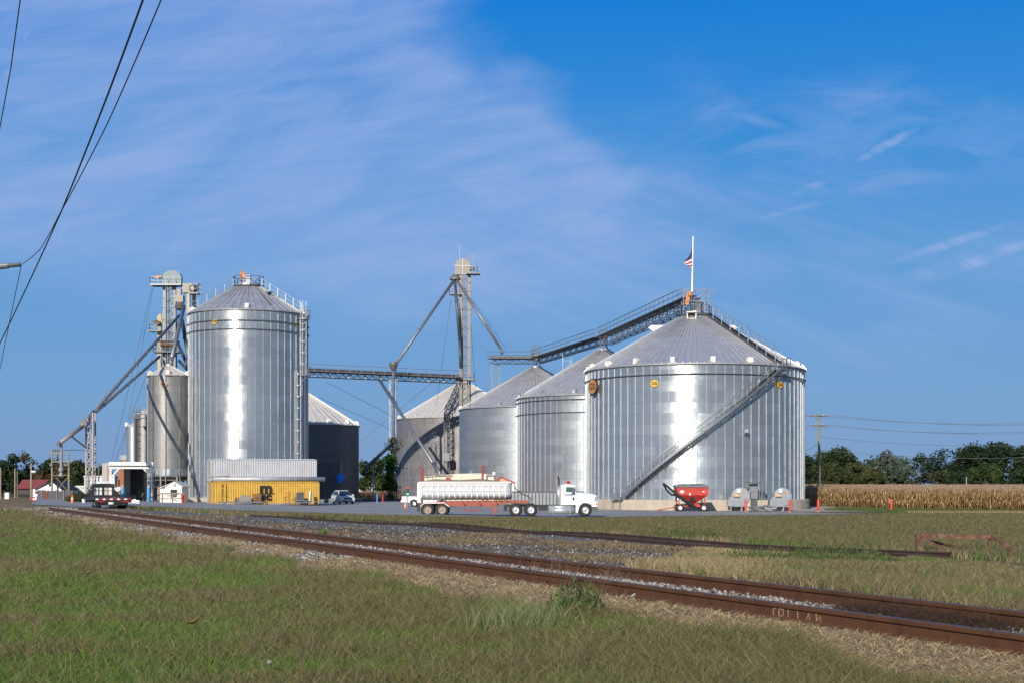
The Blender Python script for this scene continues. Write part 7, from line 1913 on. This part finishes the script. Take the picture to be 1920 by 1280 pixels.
def tree(label, u, d, w, vtop, kind, dens=1.0, name='tree', leaf=.42, zb=None, nblob=None, group=None, low=.12):
    s = F / d; b = gp(u, d); H = Z(vtop, d) - b.z; R_ = w / s / 2
    T = thing(name, label, 'tree', tuple(b), 0, group)
    rr = random.Random(hash((u, vtop)) % 1000 + int(u)); nr = np.random.default_rng(int(u * 7 + vtop))
    m = MB(); tr_ = max(.12, H * .022)
    m.cyl((0, 0, -.2), (rr.uniform(-.2, .2), 0, H * .55), tr_ * 1.4, 8, tr_ * .6)
    nb = nblob or int(12 + R_ * 1.6)
    blobs = []
    for k in range(nb):
        t_ = (k + .5) / nb; zc = H * (low + (.86 - low) * rr.random() ** .85)
        f = math.sin(PI * min(.97, max(.06, (zc / H - low * .4) / (1 - low * .4)))) ** .55
        a_ = rr.uniform(0, 2 * PI); q = math.sqrt(rr.random()) * R_ * .78 * f
        br = min(R_ * .5, H * .22) * rr.uniform(.55, 1.0)
        blobs.append((q * math.cos(a_), q * math.sin(a_) * .8, min(zc, H - br * .75), br))
        if k % 2 == 0: m.cyl((0, 0, H * rr.uniform(.15, .45)), (blobs[-1][0], blobs[-1][1], blobs[-1][2]), tr_ * .35, 5, tr_ * .12)
    blobs.append((rr.uniform(-.1, .1) * R_, 0, H - H * .13, H * .14))
    m.build('trunk', BARK, T)
    tot = int(5200 * dens * max(.5, min(1.8, (w / 80)))); B = np.array(blobs); area = B[:, 3] ** 2; n = tot
    i = nr.choice(len(B), n, p=area / area.sum()); dirs = nr.normal(0, 1, (n, 3)); dirs /= np.linalg.norm(dirs, axis=1)[:, None]
    rad = B[i, 3] * (.55 + .5 * nr.random(n) ** .6) * (1 + .18 * nr.normal(0, 1, n).clip(-1.5, 2)); rad[nr.random(n) < .07] *= 1.22
    c = B[i, :3] + dirs * rad[:, None] * np.array([1, 1, .85])
    c[:, 2] = np.maximum(c[:, 2], .1)
    nrm = dirs * .6 + nr.normal(0, .6, (n, 3)); nrm /= np.linalg.norm(nrm, axis=1)[:, None]
    e1 = np.cross(nrm, nr.normal(0, 1, (n, 3))); e1 /= np.linalg.norm(e1, axis=1)[:, None]; e2 = np.cross(nrm, e1)
    L = (leaf * nr.uniform(.5, 1.3, n))[:, None]
    V = np.stack([c - e1 * L, c - e2 * L * .55, c + e1 * L, c + e2 * L * .55], 1).reshape(-1, 3)
    f = (np.arange(n) * 4)[:, None] + np.arange(4)[None]
    sh = np.clip(.5 + .30 * nr.normal(0, 1, n) * .6 + .35 * (nr.random(len(B))[i] - .5) * 2, 0, 1)
    o = np_mesh('crown', V, f, LM[kind], False, np.repeat(np.stack([sh, sh, sh], -1), 4, 0)); o.parent = T
    return T
gr_ = 'trees along the far edge of the corn field'
for q in [(1515, 470, 70, 852, 'dark', 'dark tree just right of the largest bin, behind the power pole'),
          (1572, 460, 118, 838, 'green', 'broad green tree right of the power pole'), (1606, 440, 80, 866, 'olive', 'lower olive tree in front of the broad green one'),
          (1548, 435, 70, 872, 'olive', 'rounded olive bush tree directly behind the power pole'),
          (1668, 450, 96, 842, 'pale', 'tall pale grey green tree, left of the pale pair'), (1695, 425, 90, 870, 'pale', 'lower pale grey green tree, right of the pale pair'),
          (1725, 480, 56, 847, 'dark', 'narrow dark tree between the pale and the sparse tree'), (1757, 470, 60, 842, 'dark', 'sparse dark tree with open crown'),
          (1765, 440, 70, 880, 'olive', 'low olive tree under the sparse one'), (1822, 460, 96, 834, 'dark', 'first big dark tree of the right hand clump'),
          (1872, 455, 110, 829, 'dark', 'tallest dark tree of the right hand clump'), (1926, 450, 100, 831, 'dark', 'dark tree cut by the right edge of the photo'), (1795, 470, 50, 868, 'dark', 'small dark tree left of the big dark clump'), (1848, 430, 80, 868, 'green', 'lower green tree in front of the big dark clump'), (1792, 430, 70, 884, 'dark', 'lowest dark thicket tree left of the short distant post'), (1915, 430, 80, 880, 'dark', 'low dark thicket tree under the rightmost crowns'), (1640, 430, 90, 884, 'olive', 'low olive thicket tree at the foot of the pale pair')]:
    tree(q[5], q[0], q[1], q[2], q[3], q[4], .35 if 'sparse' in q[5] else 1.15, group=gr_, leaf=.5, low=.03)
gr_ = 'trees behind the far left buildings'
for q in [(4, 300, 56, 862, 'dark', 'dark tree at the left edge of the photo', 1), (50, 310, 44, 843, 'brown', 'tall sparse autumn tree above the red roof', .22), (24, 305, 32, 849, 'dark', 'thin sparse tree left of the tall autumn tree', .3),
          (30, 300, 50, 880, 'dark', 'low dark tree mass above the red roof, left', 1), (62, 310, 50, 876, 'dark', 'low dark tree directly over the red roof ridge', 1), (96, 320, 50, 858, 'dark', 'dark tree behind the left poles of the utility frame', 1), (120, 300, 50, 867, 'brown', 'brownish tree behind the right poles of the utility frame', 1), (83, 300, 44, 880, 'brown', 'low brown tree above the white gable', 1),
          (146, 300, 48, 861, 'olive', 'rounded olive green tree left of the lattice tower', 1), (132, 290, 40, 880, 'green', 'low green tree between utility frame and lattice tower', 1), (176, 330, 40, 874, 'dark', 'dark tree low behind the lattice tower', 1), (196, 330, 34, 871, 'dark', 'dark tree left of the cream canopy wall', 1),
          (683, 330, 44, 862, 'green', 'green tree between the bins, left', 1), (706, 335, 60, 857, 'green', 'taller green tree between the bins, right', .9), (722, 300, 46, 884, 'green', 'low green tree at the foot of vine tower', 1)]:
    tree(q[5], q[0], q[1], q[2], q[3], q[4], q[6] * .75, group=gr_, leaf=.36, low=.08)
tree('small leafy tree growing against the lattice support tower', 733, 228, 30, 850, 'lush', .6, name='tree', leaf=.26, low=.05)
# vines climbing the support tower
x_ = (737 - 960) / F * 229; n = 1500; nr = np.random.default_rng(5)
z_ = nr.uniform(.5, 9.6, n) ; ww = .55 + .35 * np.sin(z_ * 1.7); c = np.stack([x_ + nr.normal(0, 1, n) * ww * .75, 229 + nr.normal(0, .45, n), -1.2 + z_ + .6], -1)
e1 = nr.normal(0, 1, (n, 3)); e1 /= np.linalg.norm(e1, axis=1)[:, None]; e2 = np.cross(e1, nr.normal(0, 1, (n, 3))); e2 /= np.linalg.norm(e2, axis=1)[:, None]; L = .16
V = np.stack([c - e1 * L, c - e2 * L * .7, c + e1 * L, c + e2 * L * .7], 1).reshape(-1, 3); sh = np.repeat(nr.random(n), 4)
tag(np_mesh('climbing_vine', V, (np.arange(n) * 4)[:, None] + np.arange(4)[None], LM['olive'], False, np.stack([sh] * 3, -1)), 'green vine climbing the white lattice support tower', 'vine')
# shrubs and weeds
def bush(label, pos, w, h, kind, n=900, leaf=.05, name='weed_bush'):
    nr = np.random.default_rng(int(abs(pos[0]) * 100)); T = thing(name, label, 'bush', tuple(pos), 0)
    a = nr.uniform(0, 2 * PI, n); r = np.sqrt(nr.random(n)) * w / 2; hh = h * (1 - (r / (w / 2)) ** 2 * .6) * nr.random(n) ** .7 * (.45 + .75 * (.5 + .5 * np.sin(a * 3 + r * 9 / w + pos[0])))
    c = np.stack([r * np.cos(a), r * np.sin(a), hh], -1); up = nr.normal(0, .45, (n, 3)) + np.array([0, 0, 1]); up /= np.linalg.norm(up, axis=1)[:, None]
    e2 = np.cross(up, nr.normal(0, 1, (n, 3))); e2 /= np.linalg.norm(e2, axis=1)[:, None]; L = (leaf * nr.uniform(.6, 1.5, n))[:, None]
    V = np.stack([c - up * L, c - e2 * L * .22, c + up * L, c + e2 * L * .22], 1).reshape(-1, 3); sh = np.repeat(nr.random(n), 4)
    o = np_mesh('foliage', V, (np.arange(n) * 4)[:, None] + np.arange(4)[None], LM[kind], False, np.stack([sh] * 3, -1)); o.parent = T
    m = MB(); rr = random.Random(1)
    for k in range(12): a_ = rr.uniform(0, 6.28); m.cyl((0, 0, 0), (w * .35 * math.cos(a_), w * .35 * math.sin(a_), h * rr.uniform(.5, 1)), .006, 4)
    m.build('stems', LM[kind] if False else M('weed_stem', (.14, .12, .06), .8), T); return T
p_ = hit(1083, 1155); bush('bushy green weed in the grass before the near rail', p_, .66, .36, 'weed', 1300, .035)
p_ = hit(607, 1013); bush('small bright green plant growing between the rails', p_, .35, .26, 'lush', 220, .07)
p_ = hit(1290, 1010); bush('long clump of bright green weeds beyond the siding', p_, 3.0, .42, 'weed', 1900, .05)
p_ = hit(1545, 1056); bush('bright green weed patch between the tracks, right', p_, 3.6, .42, 'weed', 2300, .045)
p_ = hit(1430, 1058); bush('bright green weed patch between the tracks, left', p_, 3.0, .36, 'weed', 1500, .045)
p_ = hit(1620, 1030); bush('small green weeds left of the rusty bumper frame', p_, 1.2, .28, 'weed', 600, .045)
p_ = gp(150, 135); bush('brown green mound of shrubs beside the board fence', p_, 2.4, 1.0, 'olive', 2600, .09, name='shrub')
p_ = gp(140, 142); bush('lower shrub mound against the board fence', p_, 2.0, .7, 'brown', 1600, .09, name='shrub')
# taller grass tussocks near the camera
n = 500; p_ = hit(965, 1190)
x = p_.x + NR.normal(0, .25, n); y = p_.y + NR.normal(0, .25, n)
blades('grass_tussock', x, y, NR.uniform(.25, .48, n), NR.uniform(.004, .007, n), .55, np.array([[.20, .24, .10]]) * NR.uniform(.6, 1.4, (n, 1)), 'tussock of long pale grass in the lawn')
# tumbled dead stems over the near rail and a heap of dead leaves between the rails
def stems(name, label, cx_, cy_, rx, ry, n, h, colr, z0=0.02):
    x = cx_ + NR.normal(0, rx, n); y = cy_ + NR.normal(0, ry, n)
    blades(name, x, y, NR.uniform(.3, 1, n) * h, NR.uniform(.003, .006, n), 1.1, colr * NR.uniform(.6, 1.3, (n, 1)), label, mat='straw_blade', curl=.6, droop=.2)
for u, v, nn in ((1050, 1078, 160), (1200, 1090, 420), (1130, 1115, 260)):
    p_ = hit(u, v); stems('dead_weeds', 'tangled dead weed stems leaning over the near rail', p_.x, p_.y, .3, .35, nn, .42, np.array([[.26, .18, .115]]))
for t_ in (9.3, 9.9, 10.5, 11.1):
    X_ = TX + tx * (t_ - 7.6) + nx * 1.15; Y_ = TY + ty * (t_ - 7.6) + ny * 1.15
    stems('leaf_litter', 'dark heap of dead leaves and stems between the rails', X_, Y_, .2, .32, 1500, .26, np.array([[.085, .05, .032]]), )

# ------------------------------------------------------------------ corn
def corn():
    k0 = .2060
    # front edge of the field
    fx = np.array([.200, .2215, .25, .36, .50]); fy = np.array([171, 169, 160, 145, 136])
    X = []; Y = []; row = []
    # jittered grid in the world
    gx, gy = np.meshgrid(np.arange(26, 120, .22), np.arange(130, 172, .72))
    gx = gx.ravel() + NR.uniform(-.07, .07, gx.size); gy = gy.ravel() + NR.uniform(-.12, .12, gy.size)
    fyv = np.interp(gx / gy, fx, fy); k = (gy > fyv) & (gy < fyv + 7.5) & (gx / gy > .2) & (gx / gy < .47)
    X, Y = gx[k], gy[k]
    n = len(X); H = NR.uniform(1.85, 2.5, n) + .15 * (fbm(X, Y, 5, 3) - .5); Z0 = G(X, Y)
    Vs, Fs, Cs = [], [], []; off = 0
    def quads(a, b, wv, col):   # strip a->b with width vector
        nonlocal off
        m_ = len(a); V = np.stack([a - wv, a + wv, b + wv * .5, b - wv * .5], 1).reshape(-1, 3)
        Vs.append(V); Fs.append((np.arange(m_) * 4)[:, None] + np.arange(4)[None] + off); Cs.append(np.repeat(col, 4, 0)); off += m_ * 4
    def rc(m_, pal, p): return pick(pal, p, m_) * NR.uniform(.6, 1.2, (m_, 1))
    base = np.stack([X, Y, Z0], -1); top = base + np.stack([NR.normal(0, .08, n), NR.normal(0, .08, n), H], -1)
    wv = np.zeros((n, 3)); wv[:, 0] = .018
    pal = [(.42, .28, .12), (.33, .21, .085), (.54, .38, .18), (.24, .15, .07)]
    quads(base, top, wv, rc(n, pal, [3, 3, 1, 3]))
    for j in range(11):
        h = NR.uniform(.25, .88, n) * H; a = NR.uniform(0, 2 * PI, n); L = NR.uniform(.35, .7, n)
        p0 = base + (top - base) * (h / H)[:, None]
        d1 = np.stack([np.cos(a) * L * .45, np.sin(a) * L * .45, NR.uniform(.0, .22, n)], -1); p1 = p0 + d1
        p2 = p1 + np.stack([np.cos(a) * L * .35, np.sin(a) * L * .35, -NR.uniform(.2, .55, n)], -1)
        wv = np.stack([-np.sin(a), np.cos(a), 0 * a], -1) * .035; c = rc(n, pal, [3, 3, 2.2, 1.5])
        quads(p0, p1, wv, c); quads(p1, p2, wv, c)
    a = NR.uniform(0, 2 * PI, n); p0 = base + (top - base) * .45; quads(p0, p0 + np.stack([np.cos(a) * .1, np.sin(a) * .1, -.2 + a * 0], -1), np.stack([-np.sin(a), np.cos(a), 0 * a], -1) * .045, rc(n, [(.60, .42, .17)], [1]))
    # tassels on a much deeper part of the field
    def tassels(Xt, Yt, s_):
        m_ = len(Xt); Ht = NR.uniform(1.95, 2.6, m_); b_ = np.stack([Xt, Yt, G(Xt, Yt) + Ht - .35 * s_], -1)
        for j in range(3):
            a = NR.uniform(0, 2 * PI, m_); e = b_ + np.stack([np.cos(a) * .12 * s_, np.sin(a) * .12 * s_, NR.uniform(.25, .42, m_) * s_], -1)
            w_ = np.zeros((m_, 3)); w_[:, 0] = .022 * s_; quads(b_, e, w_, rc(m_, [(.34, .24, .17), (.28, .20, .14)], [1, 1]))
    tassels(X, Y, 1.0)
    m_ = 26000; Yt = 137 + (330 - 137) * NR.uniform(0, 1, m_) ** 1.6; Xt = Yt * NR.uniform(.19, .47, m_); k = Yt > np.interp(Xt / Yt, fx, fy) + 6
    tassels(Xt[k], Yt[k], 1.3)
    return tag(np_mesh('corn_field', np.concatenate(Vs), np.concatenate(Fs), tint_mat('corn_leaf', .75, .2, .2), False, np.concatenate(Cs)), 'ripe brown corn field right of the bins', kind='stuff')
corn()
# dense far part of the field as one crop canopy
xs2 = np.linspace(.19, .47, 60); rows = []
for k in xs2:
    f_ = float(np.interp(k, [.200, .2215, .25, .36, .50], [171, 169, 160, 145, 136])) + 6.5
    for y_ in [f_, f_] + list(np.linspace(f_ + 2, 420, 40)): rows.append((k * y_, y_, 0))
rows = np.array(rows); nn = 42; Zc = G(rows[:, 0], rows[:, 1]) + 1.95 + .1 * NR.normal(0, 1, len(rows))
Zc[0::nn] = G(rows[0::nn, 0], rows[0::nn, 1]); rows[:, 2] = Zc
ff = np.array([(i * nn + k, (i + 1) * nn + k, (i + 1) * nn + k + 1, i * nn + k + 1) for i in range(59) for k in range(nn - 1)])
tag(np_mesh('corn_canopy', rows, ff, M('corn_canopy', (.24, .165, .10), .95, 0, .3, 4, .8)), 'far part of the ripe corn field reaching to the trees', kind='stuff')
# field visible in the gap between the bins
m = MB(); 
b_ = gp(708, 262)
gx = np.linspace(-32, -20, 40); 
n = 5000; x = NR.uniform(-34, -19, n); y = NR.uniform(250, 300, n)
blades('dry_crop', x, y, NR.uniform(.8, 1.5, n), np.full(n, .07), .25, pick([(.32, .21, .11), (.24, .15, .08)], [1, 1], n) * NR.uniform(.7, 1.2, (n, 1)), 'strip of dry brown crop in the gap between the bins', mat='corn_leaf')

# fallen leaves and scraps in the lawn
LEAFM = M('dry_leaf_tan', (.45, .28, .12), .7, 0, .2, 20); SCR = M('paper_scrap', (.7, .68, .64), .7, 0, .05, 9)
for nm, lab, u, v, s_, mt, cat in (('dry_leaf', 'curled tan dry leaf in the lawn, lower centre left', 358, 1188, .11, LEAFM, 'leaf'), ('dry_leaf', 'small orange brown dry leaf in the lawn, upper left', 163, 1088, .09, LEAFM, 'leaf'),
                          ('paper_scrap', 'white scrap of litter at the bottom edge of the lawn', 504, 1270, .07, SCR, 'litter'), ('paper_scrap', 'white scrap of litter on stones by the near rail', 862, 1074, .12, SCR, 'litter'), ('paper_scrap', 'white stone like scrap in straw near the dead weeds', 1183, 1126, .09, SCR, 'litter')):
    p_ = hit(u, v); p_.z += .10 if nm == 'dry_leaf' or u == 504 else .04; m = MB(); q = []
    for i in range(5):
        for j in range(3): q.append(((i - 2) * s_ * .5, (j - 1) * s_ * .35 * (1 - abs(i - 2) * .3), .25 * s_ * (abs(i - 2) ** 1.5) * .5 + (.08 * s_ if j != 1 else 0)))
    n0 = len(q); q += [(a, b, c + .004) for a, b, c in q]
    fs = []
    for i in range(4):
        for j in range(2): a = i * 3 + j; fs += [(a, a + 3, a + 4, a + 1), (a + n0, a + 1 + n0, a + 4 + n0, a + 3 + n0)]
    m.add(q, fs); o = m.build(nm, mt, None, True, loc=tuple(p_)); o.rotation_euler = (.3, .2, rnd.uniform(0, 3)); tag(o, lab, cat)
